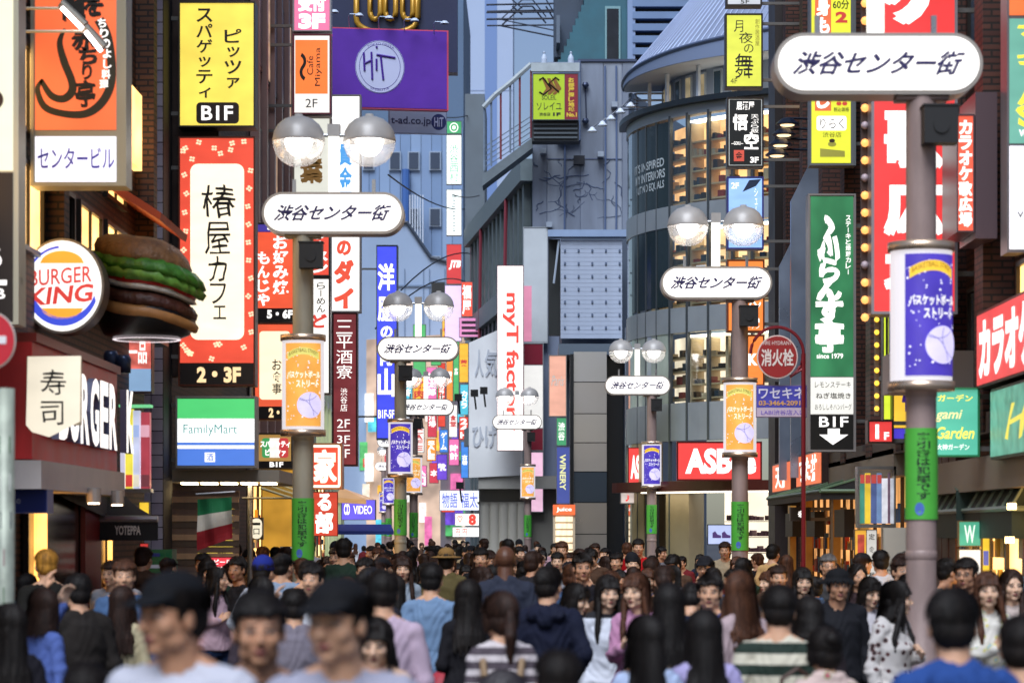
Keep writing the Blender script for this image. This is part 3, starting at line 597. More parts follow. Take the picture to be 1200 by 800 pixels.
# shops on the left at street level
def shopfront(label, wall, side, y0, y1, h, lit, name='shop_front'):
    """shop front: posts and goods before a wall glowing in place of lit interior"""
    o = thing(name, label, 'shop front', (wall, (y0 + y1) / 2, 0)); d = (y1 - y0) / 2; s = -side
    def bx(q, a, b, *r): q.box(min(a * s, b * s), max(a * s, b * s), *r)
    q = MB(); bx(q, .012, .03, -d, d, .03, h); put('back_wall', q, lit, o)  # flat emissive sheet stands in for the light of the interior
    q = MB(); bx(q, .03, .3, -d, d, h, h + .35); put('lintel', q, mat('#8a7f70', .5, 0, .1, 20, .15, 2), o)
    rs = random.Random(int(y0 * 7)); q = MB(); n = int((y1 - y0) / .9)
    for i in range(n + 1): a = -d + i * (2 * d - .1) / n; bx(q, .03, .07, a, a + .1, .03, h)
    put('post', q, mat('#3b2d22', .5), o)
    for mi_, c in enumerate(('#b23a22', '#d8c8a0', '#2f5f9a', '#c9a23a')):
        q = MB()
        for i in range(n * 4):
            a = rs.uniform(-d + .1, d - .3); z = rs.choice((.5, .9, 1.3, 1.7, 2.1)) ; bx(q, .032, .06 + rs.uniform(0, .04), a, a + rs.uniform(.08, .22), z, z + rs.uniform(.1, .28))
        tag(put('goods', q, mat(c, .5), o), kind='stuff')
    return o
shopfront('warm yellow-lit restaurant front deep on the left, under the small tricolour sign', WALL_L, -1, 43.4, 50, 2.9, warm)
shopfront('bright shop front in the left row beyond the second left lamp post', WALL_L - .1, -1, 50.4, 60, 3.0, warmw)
# left row, farther
def block(name, label, pts, h, m, cat='building', z0=0):
    o = thing(name, label, cat, (pts[0][0], pts[0][1], z0)); x, y = pts[0]
    q = MB().prism([(a - x, b - y) for a, b in pts], 0, h - z0); put('wall', q, m, o); return o
o = block('office_building', 'dark striped facade on the left behind the pink and orange signs', [(-4.75, 43.2), (-4.7, 56), (-11, 56), (-11, 43.2)], 16, mat('#4a3f40', .5, 0, 0, 1, .2, 2))
q = MB()
for i in range(9):
    y = i * 1.35 + .3; q.box(.012, .16, y, y + .22, 3.2, 15.8)
put('pilaster', q, mat('#8d6f6a', .5, 0, 0, 1, .15, 2), o)
for k in range(4):
    for i in range(8):
        y = i * 1.35 + .55; z = 4.2 + k * 2.9
        w_ = put('window', MB().box(.012, .08, y, y + 1.05, z, z + 1.9), mat('#26232a', .4, .4), o); put('pane', MB().box(.082, .09, y + .07, y + .98, z + .07, z + 1.83), mat('#46506a', .12, .3, 0, 1, .3, 1) if (i + k) % 3 else emi('#e8b890', .45, .4), w_)
gl = mat('#9fb3a6', .15, .2, 0, 1, .15, 2)
o = block('glass_building', 'pale green glass shop building behind the maroon sign, left row', [(-4.9, 57), (-5.1, 69), (-13, 69), (-13, 57)], 9.2, gl)
q = MB()
for i in range(9): q.box(.0, .14, i * 1.4 + .3, i * 1.4 + .42, .0, 9.2)
for z in (2.9, 5, 7.1): q.box(-.0, .1, .2, 11.6, z, z + .14)
q.v = [(x - y * .0167, y, z) for x, y, z in q.v]
put('mullion', q, mat('#d6e0c8', .35, .1), o)
q = MB(); q.box(.012, .07, .5, 11, .1, 2.7); q.box(.012, .06, .5, 11, 3.3, 4.9); q.v = [(x - y * .0167, y, z) for x, y, z in q.v]; put('lit_window', q, emi('#dfe4b0', .9, .25, (2, 1, 2)), o)
Yo = 165; s = Yo / F; gX = lambda px: (px - VX) * s; gZ = lambda py: CAMZ + (HY - py) * s
o = thing('tower_block', 'blue grey panelled office tower behind the purple billboard', 'building', (0, Yo, 0))
put('wall', MB().box(gX(380), gX(543), .1, 20, 0, gZ(-30)), mat('#56708f', .6, 0, .1, 3, .12, .2), o)
for i in range(13): put('wall_panel', MB().box(gX(384 + i * 12.2), gX(384 + i * 12.2 + 11.6), -.0, .09, 0, gZ(158 if i % 4 else 150)), mat(('#7d97bd', '#7590b6', '#849ec2')[i % 3], .55, 0, .05, 1, .1, .3), o)
for y in (178, 244, 300):
    for x in (425, 456, 478, 503):
        w_ = put('window', MB().box(gX(x), gX(x + 14), -.2, -.01, gZ(y + 22), gZ(y)), mat('#93a5bd', .4, .3), o); put('pane', MB().box(gX(x + 1.5), gX(x + 12.5), -.26, -.21, gZ(y + 20.5), gZ(y + 1.5)), mat('#2a3b54', .12), w_)
for i in range(6): put('balcony_bar', MB().box(gX(481 + i * 3), gX(482.2 + i * 3), -1.5, -1.3, gZ(292), gZ(232)), mat('#c3cfe0', .4, .2), o)
put('drain_pipe', MB().tube([(gX(476), -.6, gZ(310)), (gX(476), -.6, gZ(200))], .25), mat('#3f66a8', .5), o)
Yo = 146; s = Yo / F; gX = lambda px: (px - VX) * s; gZ = lambda py: CAMZ + (HY - py) * s
o = thing('slope_roof_building', 'pale blue building with slanted roofline behind the blue vertical sign', 'building', (0, Yo, 0))
put('wall', MB().slab([(gX(400), 0), (gX(541), 0), (gX(541), gZ(312)), (gX(505), gZ(303)), (gX(477), gZ(262)), (gX(440), gZ(262)), (gX(424), gZ(280)), (gX(400), gZ(290))], 0, 6), mat('#93a8c6', .55, 0, .1, 3, .1, .3), o)
put('roof_edge', MB().tube([(gX(541), -.1, gZ(311)), (gX(505), -.1, gZ(302)), (gX(477), -.1, gZ(261)), (gX(440), -.1, gZ(261))], .12, 6), mat('#3a4454', .5), o)
for x in (455, 474, 496, 503, 521): put('panel_joint', MB().box(gX(x), gX(x + .6), -.08, -.002, gZ(430), gZ(315)), mat('#5f7594', .5), o)
put('horizontal_joint', MB().box(gX(441), gX(541), -.1, -.002, gZ(336), gZ(334)), mat('#6a7f9c', .5), o)
w_ = put('window', MB().box(gX(505), gX(522), -.2, -.01, gZ(348), gZ(330)), mat('#5a6b80', .4), o); put('pane', MB().box(gX(506), gX(521), -.25, -.21, gZ(346.5), gZ(331.5)), mat('#141c26', .2), w_)
o = block('tiled_building', 'grey building on the left after the pale green glass shop', [(-5.25, 69.2), (-6.2, 82), (-14, 82), (-14, 69.2)], 11, mat('#6f7f92', .6, 0, .1, 4, .15, 1))
# navy wall with golden letters and the purple billboard
o = thing('navy_billboard', 'dark navy billboard with golden looped lettering at the top of the photo', 'billboard', P(462, 40, 66)); s = 66 / F
q = MB().box(-74 * s, 74 * s, 0, .5, -45 * s, 90 * s); put('panel', q, mat('#0e1c44', .45, 0, .1, 10, .1, 1), o)
gold = mat('#b5882a', .35, .3)
def looptube(pts, r, sc_=1): return MB().tube([(x * s, -.12, z * s) for x, z in pts], r, 10)
arc = [(-44 + 0, 60), (-44, 18)] + [(-44 + 34 - 34 * math.cos(R(a)), 16 - 16 * math.sin(R(a))) for a in range(10, 90, 16)] + [(-10, 0), (-4, 0)] + [(-6 + 34 * math.sin(R(a)), 16 - 16 * math.cos(R(a))) for a in range(10, 90, 16)] + [(28, 18), (28, 60)]
put('golden_letter', looptube(arc, .075).mesh('golden_letter', True), gold, o)
for x in (-28, -10, 10): put('golden_letter', looptube([(x, 60), (x, 24)] + [(x + 6 + 6 * math.cos(R(a)), 24 + 8 * math.sin(R(a)) * -1) for a in (180, 150, 120, 90, 60, 30, 0)] + [(x + 12, 60)], .07).mesh('golden_letter', True), gold, o)
o = thing('purple_billboard', 'large purple billboard with a white round logo, high over the street', 'billboard', P(457, 80, 60.5), R(9)); s = 60.5 / F
q = MB().box(-69 * s, 69 * s, 0, .25, -48 * s, 46 * s); put('panel', q, mat('#d0486a', .5), o)
q = MB().box(-67.5 * s, 67 * s, -.012, .0, -46.5 * s, 44.5 * s); put('print', q, mat('#5a24a6', .5, 0, .15, 6, .15, 1.2), o)
q = MB().slab(disc(-12 * s, 1 * s, 29 * s, 31 * s, 40), -.02, -.012); put('white_disc', q, mat('#c3c9ea', .5), o)
q = MB(); pts = disc(-12 * s, 1 * s, 24 * s, 26 * s, 44); pts.append(pts[0])
q.tube([(x, -.021, z) for x, z in pts], .006, 4); pts = disc(-12 * s, 1 * s, 28.4 * s, 30.4 * s, 44); pts.append(pts[0]); q.tube([(x, -.021, z) for x, z in pts], .006, 4); put('ring_line', q, mat('#41308c'), o)
q = MB(); pm = mat('#4a2596', .5)
def stroke(*pp): q.tube([((x - 457) * s, -.03, (80 - y) * s) for x, y in pp], 1.3 * s, 6)
stroke((426, 63), (427, 84)); stroke((435, 62), (436, 94)); stroke((426, 76), (436, 71)); stroke((441, 70), (441, 83)); stroke((441, 55), (441.5, 57)); stroke((441, 65), (463, 68)); stroke((446, 67), (449, 94)); put('lettering', q, pm, o)
q = MB(); text_mb(q, 'TOKYO GINZA', (430 - 457) * s, (462 - 457) * s, 26.5 * s, 29.5 * s, -.021, 0); text_mb(q, 'SHIBUYA', (434 - 457) * s, (456 - 457) * s, -27.5 * s, -24.5 * s, -.021, 0)
q.v = [(x, y, z - (x + 12 * s) ** 2 / (26 * s) * .5 * (1 if z > 0 else -1)) for x, y, z in q.v]; put('lettering', q, pm, o)
for x, y in ((392, 15), (421, 19), (456, 22), (486, 25), (521, 28)):
    l_ = thing('billboard_lamp', 'small white dome lamp over the purple billboard, %s' % {392: 'leftmost, at the pink sign', 421: 'second from left', 456: 'the middle one', 486: 'second from right', 521: 'at its right end'}[x], 'lamp', P(x, y, 60.2), 0, 'dome lamps over the purple billboard')
    put('shade', MB().lathe([(.001, .07), (.05, .065), (.09, .03), (.105, 0), (.09, -.005)], 14), mat('#c3d0e2', .4), l_)
    put('arm', MB().tube([(0, 0, .04), (-.22, .02, .05), (-.26, .1, .02), (-.26, .4, -.18)], .012, 6), mat('#9fb0c8', .4, .4), l_)
sign('white banner with a web address and round navy logo under the purple billboard', (455, 122, 524, 157), 62, [((456, 123, 523, 156), mat('#aab8d6', .5, 0, 0, 1, .08, 2)), ((505.5, 133, 523, 152), mat('#2a3570'), 9)],
     [('t-ad.co.jp', (458, 137, 505, 148), mat('#27305f', .5), dict(bold=.01)), ('HiT', (509, 137, 520, 148), mat('#c0c8ea', .5), dict(bold=.02))], '#8896b4', .1, None, rz=R(9), name='banner')
# far vertical sign tower
def fsign(label, r, Y, col, e, texts=(), frame='#777780', t=.3, **k): return sign(label, r, Y, [((r[0] + .6, r[1] + .6, r[2] - .6, r[3] - .6), emi(col, e, .08))], texts, frame, t, None, rim=.01, **k)
grn = emi('#2fa46a', .9, 0)
fsign('small green sign with a round white mark topping the far vertical sign stack', (523, 142, 541, 157), 110, '#1f9d5a', .8, [('⊛', (527, 144, 537, 155), wl_)])
fsign('white sign with green characters in the far vertical stack', (523, 158, 541, 216), 110, '#eefaf4', 1.15, [('渋谷西村', (527, 169, 537, 213), grn, dict(vert=True, bold=.0))])
fsign('plain white sign with small grey vertical text in the far stack', (523, 222, 541, 276), 110, '#f0fbf8', 1.1, [('Jaquarita', (529, 228, 535, 272), mat('#8a9a98'), dict(rot=90, bold=0))])
fsign('red travel agency sign in the far stack', (523, 286, 541, 333), 110, '#c8181e', .85, [('JTB', (526, 305, 540, 316), wl_, dict(bold=.05, shear=.25))])
fsign('pale lilac sign with curved edge below the red travel sign', (521, 334, 541, 400), 105, '#dcc4f0', .95)
fsign('orange red sign with white characters at the end of the street', (540.5, 330, 554, 371), 104, '#e8401e', .95, [('福', (542, 334, 552, 350), wl_, dict(bold=.04)), ('屋', (542, 352, 552, 368), wl_, dict(bold=.04))])
fsign('pink sign with dark stripes under the orange red sign at the street end', (538, 372, 562, 395), 103, '#d884b8', .85, [('≡', (541, 376, 560, 392), mat('#3a2230'))])
# tall pale slab towers behind everything
o = block('tower_block', 'tall smooth pale slab tower in the far centre of the photo', [(-7.0, 255), (-1.6, 255), (-1.6, 275), (-7.0, 275)], 62, mat('#a7b9d8', .6, 0, .05, .5, .04, .2))
put('edge_channel', MB().box(-.1, .12, -.15, 0, 0, 61.9), mat('#27323a', .5), o); put('panel_joint', MB().box(.1, 5.4, -.03, 0, 46, 46.1), mat('#8b9cbc'), o)
for z in (31, 36, 26): put('panel_joint', MB().box(.1, 5.4, -.03, 0, z, z + .1), mat('#8b9cbc'), o)
put('wall_light', MB().cyl((2.2, -.3, 43), .3, 0, .5), mat('#cfd8e8'), o)
o = block('tower_block', 'grey green concrete tower edge between the far signs and the scaffolded building', [(-2.95, 118), (-2.05, 118), (-2.05, 125), (-2.95, 125)], 22.2, mat('#66727c', .6, 0, .1, 3, .12, .8))
o = block('chimney_pipe', 'tall blue ventilation pipe rising before the sky, centre of the photo', [(-4.0, 231), (-2.9, 231), (-2.9, 232), (-4.0, 232)], 60, mat('#6f8cc0', .5), 'pipe')
# lattice tower at the top
o = thing('steel_gantry', 'dark steel lattice gantry crossing the sky at the top centre', 'gantry', P(620, 30, 120)); s = 120 / F
q = MB()
for a, b in (((-50, 24), (50, 26)), ((-50, 15), (50, 16)), ((-50, 7), (40, 8)), ((-34, 7), (30, -6)), ((-8, 30), (-32, 8)), ((-8, 30), (4, 30)), ((4, 30), (20, 10)), ((20, 30), (36, 4)), ((-20, 30), (-8, 20))):
    q.tube([(a[0] * s, 0, a[1] * s), (b[0] * s, 0, b[1] * s)], .045 if a[0] == -50 else .03, 5); q.tube([(a[0] * s, 1.5, a[1] * s), (b[0] * s, 1.5, b[1] * s)], .04, 5)
put('lattice', q, mat('#182032', .5), o)
# teal roof house with steps and louvres (upper centre right), Y 95
Yt = 96; s = Yt / F
o = thing('teal_building', 'blue teal building with a stepped wall, dark slit window and louvres, upper centre', 'building', P(660, 625, Yt)); o.location.z = 0
Z0 = lambda py: CAMZ + (HY - py) * s
Xp = lambda px: (px - 660) * s
pts = [(653, 75)] + [c for k in range(9) for c in ((654 + k * 3.4, 70 - k * 8), (657.4 + k * 3.4, 70 - k * 8))] + [(683, -40), (740, -40), (740, 75)]
teal = mat('#2f6272', .6, 0, .2, 6, .18, 1.2)
q = MB().slab([(Xp(a), Z0(b)) for a, b in reversed(pts)], 0, 4); put('wall', q, teal, o)
q = MB().box(Xp(650), Xp(684), 1.2, 5, Z0(60), Z0(-40)); put('back_wall', q, mat('#39485c', .6, 0, .1, 4, .2, 1), o)
q = MB().box(Xp(652), Xp(656), -.3, 1.2, Z0(52), Z0(20)); put('side_duct', q, mat('#5d6b7c', .5, .3), o)
w_ = put('window', MB().box(Xp(709), Xp(727), -.08, 0, Z0(75), Z0(8)), mat('#7aa0a8', .4, .3), o); put('pane', MB().box(Xp(711), Xp(725), -.1, -.081, Z0(75), Z0(11)), mat('#0c1420', .15, 0, 0, 1, .5, 2), w_)
q = MB().box(Xp(740), Xp(812), 0.2, 4, Z0(75), Z0(-40)); put('louvre_wall', q, mat('#1b2434', .7), o)
for k in range(6): put('louvre', MB().box(Xp(741), Xp(811), -.35, .19, Z0(66 - k * 14), Z0(58 - k * 14)), mat('#6a83aa', .5, 0, .1, 4, .1, 1), o)
put('wall_rib', MB().box(Xp(735), Xp(744), -.3, .1, Z0(75), Z0(-40)), mat('#7f95bb', .5), o)
# concrete building with scaffold frame (SOLEIL sign), Y 82
Yc = 86; s = Yc / F
o = thing('concrete_building', 'blue lit bare concrete building with cracked corrugated wall, centre', 'building', P(620, 625, Yc)); o.location.z = 0
Xp = lambda px: (px - 620) * s
Z0 = lambda py: CAMZ + (HY - py) * s
conc = mat('#838fa8', .75, 0, .35, 4, .3, 1.3, stretch=(1, 1, .25))
q = MB().box(Xp(624), Xp(745), 0, 7, 0, Z0(73)); put('wall', q, conc, o)
for k, (a, b) in enumerate(((624, 641), (641, 661), (661, 680), (680, 707), (707, 729), (729, 745))):
    put('wall_panel', MB().box(Xp(a) + .015, Xp(b) - .015, -.05 - .015 * (k % 2), 0, Z0(275), Z0(166 if k < 2 else 74)), mat(('#828c9e', '#8e97a6', '#7a8496')[k % 3], .75, 0, .4, 3, .34, 1.5, stretch=(1, 1, .2)), o)
for k, (x, y) in enumerate(((633, 176), (700, 180), (716, 122), (640, 262))): put('air_conditioner', MB().box(Xp(x), Xp(x + 7), -.5, -.07, Z0(y + 6), Z0(y)), mat('#98a4b4', .5, .1, 0, 1, .2, 3), o)
for x in (661.5, 709, 722): put('cable_duct', MB().tube([(Xp(x), -.1, Z0(270)), (Xp(x + .4), -.1, Z0(180)), (Xp(x), -.1, Z0(78 if x > 690 else 168))], .035, 6), mat('#5a6c90', .5), o)
put('stain_edge', MB().box(Xp(641), Xp(729), -.09, -.05, Z0(187), Z0(186.3)), mat('#4c5c80', .7), o)
put('parapet', MB().box(Xp(677), Xp(746), -.12, .5, Z0(73), Z0(70)), mat('#33405c'), o)
put('gable_wall', MB().slab([(Xp(652), Z0(166)), (Xp(680), Z0(166)), (Xp(680), Z0(73)), (Xp(668), Z0(73)), (Xp(652), Z0(90))], -.3, 0), mat('#5f7092', .7, 0, .3, 3, .3, 1.5), o)
rs = random.Random(11); q = MB()
def crack(x, y, a, n, st=7):
    pts = [(x, y)]
    for i in range(n):
        a += rs.uniform(-.9, .9); x += math.cos(a) * st; y += math.sin(a) * st * .7; x = min(max(x, 626), 728); y = min(max(y, 188), 264); pts.append((x, y))
    q.tube([(Xp(u), -.066, Z0(v)) for u, v in pts], rs.uniform(.008, .02), 4)
for c in ((632, 251, .1, 14), (690, 205, 1.9, 8), (690, 228, .1, 7), (655, 215, 0, 7), (640, 212, .9, 7), (665, 208, 2.2, 7), (700, 256, -.4, 6), (650, 236, 1, 5), (676, 214, .3, 6), (632, 210, .2, 4), (705, 215, 0, 4)) + tuple((rs.uniform(630, 722), rs.uniform(190, 250), rs.uniform(0, 6), rs.randint(3, 8), 4) for _ in range(16)): crack(*c)
put('crack_seam', q, mat('#55627e', .8), o)
for x, y in ((686, 101), (686, 143)): put('wall_lamp', MB().lathe([(.001, -.1), (.1, -.06), (.12, 0), (.08, .08), (.001, .1)], 12, (Xp(x), -.2, Z0(y))), mat('#3c4660', .3, .5), o)
put('lamp_cable', MB().tube([(Xp(686), -.12, Z0(103)), (Xp(687), -.1, Z0(140))], .02, 5), mat('#27304a'), o)
put('vent_box', MB().box(Xp(672), Xp(685), -.35, -.05, Z0(194), Z0(184)), mat('#161c28', .5), o)
# stair frame left of the concrete wall
q = MB(); fm = mat('#77879a', .55, .1, .2, 8, .2, 3); rust = mat('#7d3b42', .6, 0, 0, 1, .25, 5)
tops = [(567, 127), (580, 113), (600, 97), (622, 77)]
fr = thing('roof_frame', 'rusty open steel frame with railings rising beside the green-yellow sign', 'steel frame', P(600, 200, Yc - 1.2)); 
lx = lambda px: (px - 600) * s; lz = lambda py: (200 - py) * s
q.add([], []); 
for (a, b), (c, d) in zip(tops, tops[1:]): q.tube([(lx(a), 0, lz(b)), (lx(c), 0, lz(d))], .09, 6)
q.box(lx(622), lx(678), -.1, .1, lz(86), lz(76)); put('top_beam', q, mat('#a7b2b8', .5, 0, .2, 6, .2, 3), fr)
for k, (x, yt) in enumerate(((568, 126), (576, 118), (587, 108), (598, 99), (609, 90), (622, 84))):
    put('upright', MB().tube([(lx(x), .05, lz(yt)), (lx(x), .05, lz(200 - (x - 568) * .7))], .04, 6), rust if k in (2, 4, 5) else fm, fr)
for k in range(5): put('rail', MB().tube([(lx(568), .1, lz(196 - k * 6)), (lx(623), .1, lz(160 - k * 6))], .018, 5), fm, fr)
q = MB(); q.add([(lx(566), -.3, lz(206)), (lx(624), -.3, lz(163)), (lx(624), -.3, lz(175)), (lx(566), -.3, lz(219))] + [(lx(566), 1, lz(206)), (lx(624), 1, lz(163)), (lx(624), 1, lz(175)), (lx(566), 1, lz(219))], [(0, 1, 2, 3), (7, 6, 5, 4), (0, 4, 5, 1), (3, 2, 6, 7), (0, 3, 7, 4), (1, 5, 6, 2)]); put('stringer', q, mat('#68747c', .6, 0, .2, 6, .2, 2), fr)
for x, y in ((637, 67), (668, 67)): put('roof_ornament', MB().lathe([(.001, .2), (.05, .16), (.03, .1), (.08, .02), (.1, -.06), (.1, -.2), (.001, -.2)], 12, (lx(x), 0, lz(y + 2))), mat('#b8c6dc', .4), fr)
def soleil(o, X, Z, ty, s):
    q = MB()
    for k in range(3):
        x = 635 + k * 6
        q.add([(X(x), ty - .004, Z(92)), (X(x + 4), ty - .004, Z(92)), (X(x + 11), ty - .004, Z(104)), (X(x + 4), ty - .004, Z(111)), (X(x), ty - .004, Z(111)), (X(x + 5), ty - .004, Z(104))], [(0, 1, 2, 5), (5, 2, 3, 4)])
    put('zigzag_logo', q, mat('#8a5a1c'), o)
    q = MB(); q.tube([(X(632), ty - .005, Z(94)), (X(636), ty - .005, Z(91)), (X(646), ty - .005, Z(104)), (X(637), ty - .005, Z(111)), (X(632), ty - .005, Z(108))], .03, 4); q.tube([(X(655), ty - .005, Z(94)), (X(651), ty - .005, Z(91)), (X(643), ty - .005, Z(98)), (X(655), ty - .005, Z(108))], .03, 4); put('logo_outline', q, inkm, o)
sign('lime green real estate sign with brown zigzag logo and a dark red side panel', (624, 86, 678, 141), Yc - 2.2, [((625, 87, 661.5, 140), mat('#b6d322', .5)), ((662, 87, 677, 140), mat('#86142a', .5))],
     [('SOLEIL', (635, 112, 652, 117), inkm, dict(bold=0)), ('ソレイユ', (629, 120, 658, 129), inkm, dict(bold=.0)), ('渋谷店', (632, 132, 645, 136), inkm), ('1F', (648, 132, 657, 136), inkm, dict(bold=.05)), ('お部屋探し地域', (666, 91, 673, 131), mat('#e6c83a', .5), dict(vert=True, bold=.04)), ('No.1', (664, 132, 676, 137), mat('#e6c83a', .5), dict(bold=.04))], '#49505a', .2, None, extra=soleil)
q = MB(); o2 = thing('louvre_box', 'dark louvred box directly under the lime green sign', 'louvre', P(651, 153, Yc - 2))
put('case', MB().box(-27 * s, 27 * s, .05, .8, -12 * s, 11 * s), mat('#1c2228', .6), o2)
for k in range(4): put('slat', MB().box(-25 * s, 25 * s, -.02, .05, (-9 + k * 5) * s, (-7 + k * 5) * s), mat('#4a545c', .5), o2)
# ribbed grey-green facade px 555-625, y 200-400, seen obliquely
o = thing('ribbed_building', 'grey green ribbed facade with slanting ledges left of the concrete wall', 'building', (-2.0, 104, 0)); 
Xa, Ya, Xb, Yb = -2.3, 108, .15, 87.5
def onf(t, out=0): d = Vector((Xb - Xa, Yb - Ya, 0)).normalized(); n = Vector((d.y, -d.x, 0)); n = n if n.y < 0 else -n; p = Vector((Xa, Ya, 0)).lerp(Vector((Xb, Yb, 0)), t) + n * out; return (p.x + 2.0, p.y - 104)
def fbox(q, t0, t1, o0, o1, z0, z1, mi=0):
    a, b, c, d = onf(t0, o1), onf(t1, o1), onf(t1, o0), onf(t0, o0); q.prism([a, b, c, d], z0, z1, mi); return q
put('wall', fbox(MB(), 0, 1, -3, 0, 0, 14.8), mat('#3a4850', .6, 0, .1, 4, .2, 1), o)
for k in range(14): put('rib', fbox(MB(), .03 + k * .07, .055 + k * .07, 0, .25, 0, 14.7), mat('#5d6a6e', .5, 0, .1, 6, .15, 2), o)
for z in (14.0, 10.1, 5.6): put('ledge', fbox(MB(), 0, 1, 0, .45, z, z + .75), mat('#6f7d82', .5, 0, .1, 6, .15, 2), o)
for t in (.28, .72):
    a, b = onf(t, .4), onf(t + .04, .4); put('red_pipe', MB().tube([(*a, 7.4), (*b, 14)], .07, 6), mat('#8a3a48', .5), o)
# grey awning block under it: white fascia with faint characters (px 540-640, y 395-560)
Yw = 84; s = Yw / F
o = thing('white_shop_block', 'white clad block with faint grey characters above pale columns, centre', 'shop building', P(590, 625, Yw)); o.location.z = 0; Z0 = lambda py: CAMZ + (HY - py) * s; Xp = lambda px: (px - 590) * s
whp = mat('#eceff2', .5, 0, .05, 5, .08, 1)
put('fascia', MB().slab([(Xp(549), Z0(559)), (Xp(612), Z0(556)), (Xp(612), Z0(380)), (Xp(583), Z0(385)), (Xp(549), Z0(400))], .6, 1.2), whp, o)
for st, r in (('人', (556, 408, 566, 440)), ('気', (568, 408, 582, 440)), ('ひげ', (553, 496, 582, 524))):
    q = MB(); text_mb(q, st, Xp(r[0]), Xp(r[2]), Z0(r[3]), Z0(r[1]), .56, .03); put('lettering', q, mat('#c0c7d2'), o)
put('column_wall', MB().box(Xp(560), Xp(656), 1.6, 3, 0, Z0(556)), mat('#8f8c84', .6), o)
for k in range(5): put('column', MB().lathe([(.2, 0), (.2, 2.9), (.3, 3.0)], 14, (Xp(568 + k * 11), 1.0, 0)).mesh('column', True), mat('#dcd8cc', .5), o)
put('cornice', MB().box(Xp(560), Xp(656), .7, 1.9, Z0(572), Z0(557)), mat('#a5a49e', .5, 0, .1, 10, .1, 3), o)
fsign('tall white backlit sign with red turned Roman letters', (582.5, 311, 613.5, 528), Yw - .6, '#fff6f4', 1.15, [('myT factory', (589, 343, 608, 505), emi('#e8301a', .95, 0), dict(rot=90, bold=.03))], frame='#7a2230')
# far centre: white flag-like panel, red banded sign, stainless column
sign('pale panel with a tapering top and pink lower part behind the white letter sign', (613, 266, 642, 402), 85.6, [((614, 268, 641, 400), mat('#c6cdd2', .5, 0, 0, 1, .06, 2)), ((614, 335, 623, 400), emi('#e890b0', .5, .1))], [], '#aeb6bc', .2, None)
sign('banded maroon and white wall sign behind the small far lamp post', (613.5, 402, 637, 528), 85.2, [((614, 403, 636, 427), mat('#8a1030', .4)), ((614, 428, 636, 501), emi('#eceae6', .8, .05)), ((614, 502, 636, 527), mat('#8a1030', .4))], [], '#9aa0a6', .2, None)
sign('lit pink and white shop panel below the banded sign', (615, 529, 637, 600), 85.2, [((616, 530, 636, 599), emi('#f0c0dc', .85, .1))], [], '#9aa0a6', .2, None)
o = thing('steel_clad_column', 'broad brushed steel clad column right of the small far lamp post', 'column', P(691, 625, 76)); o.location.z = 0; s = 76 / F; Z0 = lambda py: CAMZ + (HY - py) * s
Xp = lambda px: (px - 691) * s
put('core', MB().box(Xp(673), Xp(711), .05, 2, 0, Z0(412)), mat('#22262c', .5), o)
for k, (a, b) in enumerate(((412, 447), (448, 484), (485, 518), (519, 552), (553, 588), (589, 625), (626, 668))): put('steel_panel', MB().box(Xp(672.5), Xp(711), 0, .05, Z0(b), Z0(a)), mat(('#c0c0c0', '#bcb8b4', '#c0bcb6', '#b8b4b0', '#465260', '#a8a29c', '#a8a29c')[k], .32, .75, .04, 2, .05, .6), o)
put('dark_post', MB().box(Xp(668), Xp(672.2), -.1, .4, 0, Z0(415)), mat('#15181c', .4), o)
put('cap', MB().box(Xp(655), Xp(745), .2, 3, Z0(415), Z0(402)), mat('#5d6b7a', .5), o)
put('recess', MB().box(Xp(711.2), Xp(732), 1.0, 3, 0, Z0(415)), mat('#10151c', .3), o)
o = block('grey_building', 'grey building body behind the steel column and white bolted panels', [(1.0, 79), (3.2, 79), (3.2, 85), (1.0, 85)], 11.2, mat('#4a5668', .6, 0, .1, 3, .15, 1))
o = thing('bolted_panel_wall', 'big white shutter of horizontal boards with rows of bolts, centre', 'panel wall', P(693, 340, 77.5)); s = 77.5 / F
bm_ = MB().box(-36 * s, 36 * s, -.03, .05, -2.45 * s, 2.3 * s).mesh('board'); bmt = mat('#aab6cc', .5, 0, .1, 8, .1, 2)
for k in range(23): put('board', bm_, bmt, o, (0, 0, (56 - k * 5) * s))
q = MB()
for i in range(5):
    for j in range(7):
        q.lathe([(.001, -.05), (.03, -.035), (.03, .035), (.001, .05)], 8, ((-31 + i * 16) * s, -.05, (46 - j * 15) * s))
tag(put('bolts', q, mat('#5f6d86', .5), o), kind='stuff')
put('top_beam', MB().box(-51 * s, 42 * s, -.2, .3, 62 * s, 70 * s), mat('#8ea4c6', .5, 0, 0, 1, .1, 2), o)
put('dark_void', MB().box(-50 * s, -36.5 * s, .3, .6, -52 * s, 61 * s), mat('#151a1c', .6), o)
put('brace', MB().tube([(-38 * s, -.02, 58 * s), (-44 * s, -.02, 8 * s)], .035, 6), mat('#a8b4c4', .4), o)
sign('tilted peach advertising panel on the building left of the steel column', (643, 416, 664, 488), 74, [((644, 417, 663, 487), emi('#e8a890', .75, .15))], [('Paris', (646, 440, 661, 452), mat('#e8dcd0'), dict(shear=.3))], '#9a8f88', .25, None)
fsign('small green and white sign under the peach panel', (652, 489, 664, 522), 74, '#2f9a62', .7, [('渋谷', (654, 494, 662, 516), wl_, dict(vert=True))])
fsign('tall blue sign with pale upright lettering next to the steel column', (652, 523, 668, 590), 74, '#3448a0', .6, [('WINERY', (656, 532, 663, 574), emi('#e8e6a0', .8, 0), dict(rot=90, bold=.03))])
o = thing('kiosk', 'small orange-topped lit drinks kiosk at the foot of the steel column', 'kiosk', P(661, 625, 73)); o.location.z = 0; s = 73 / F
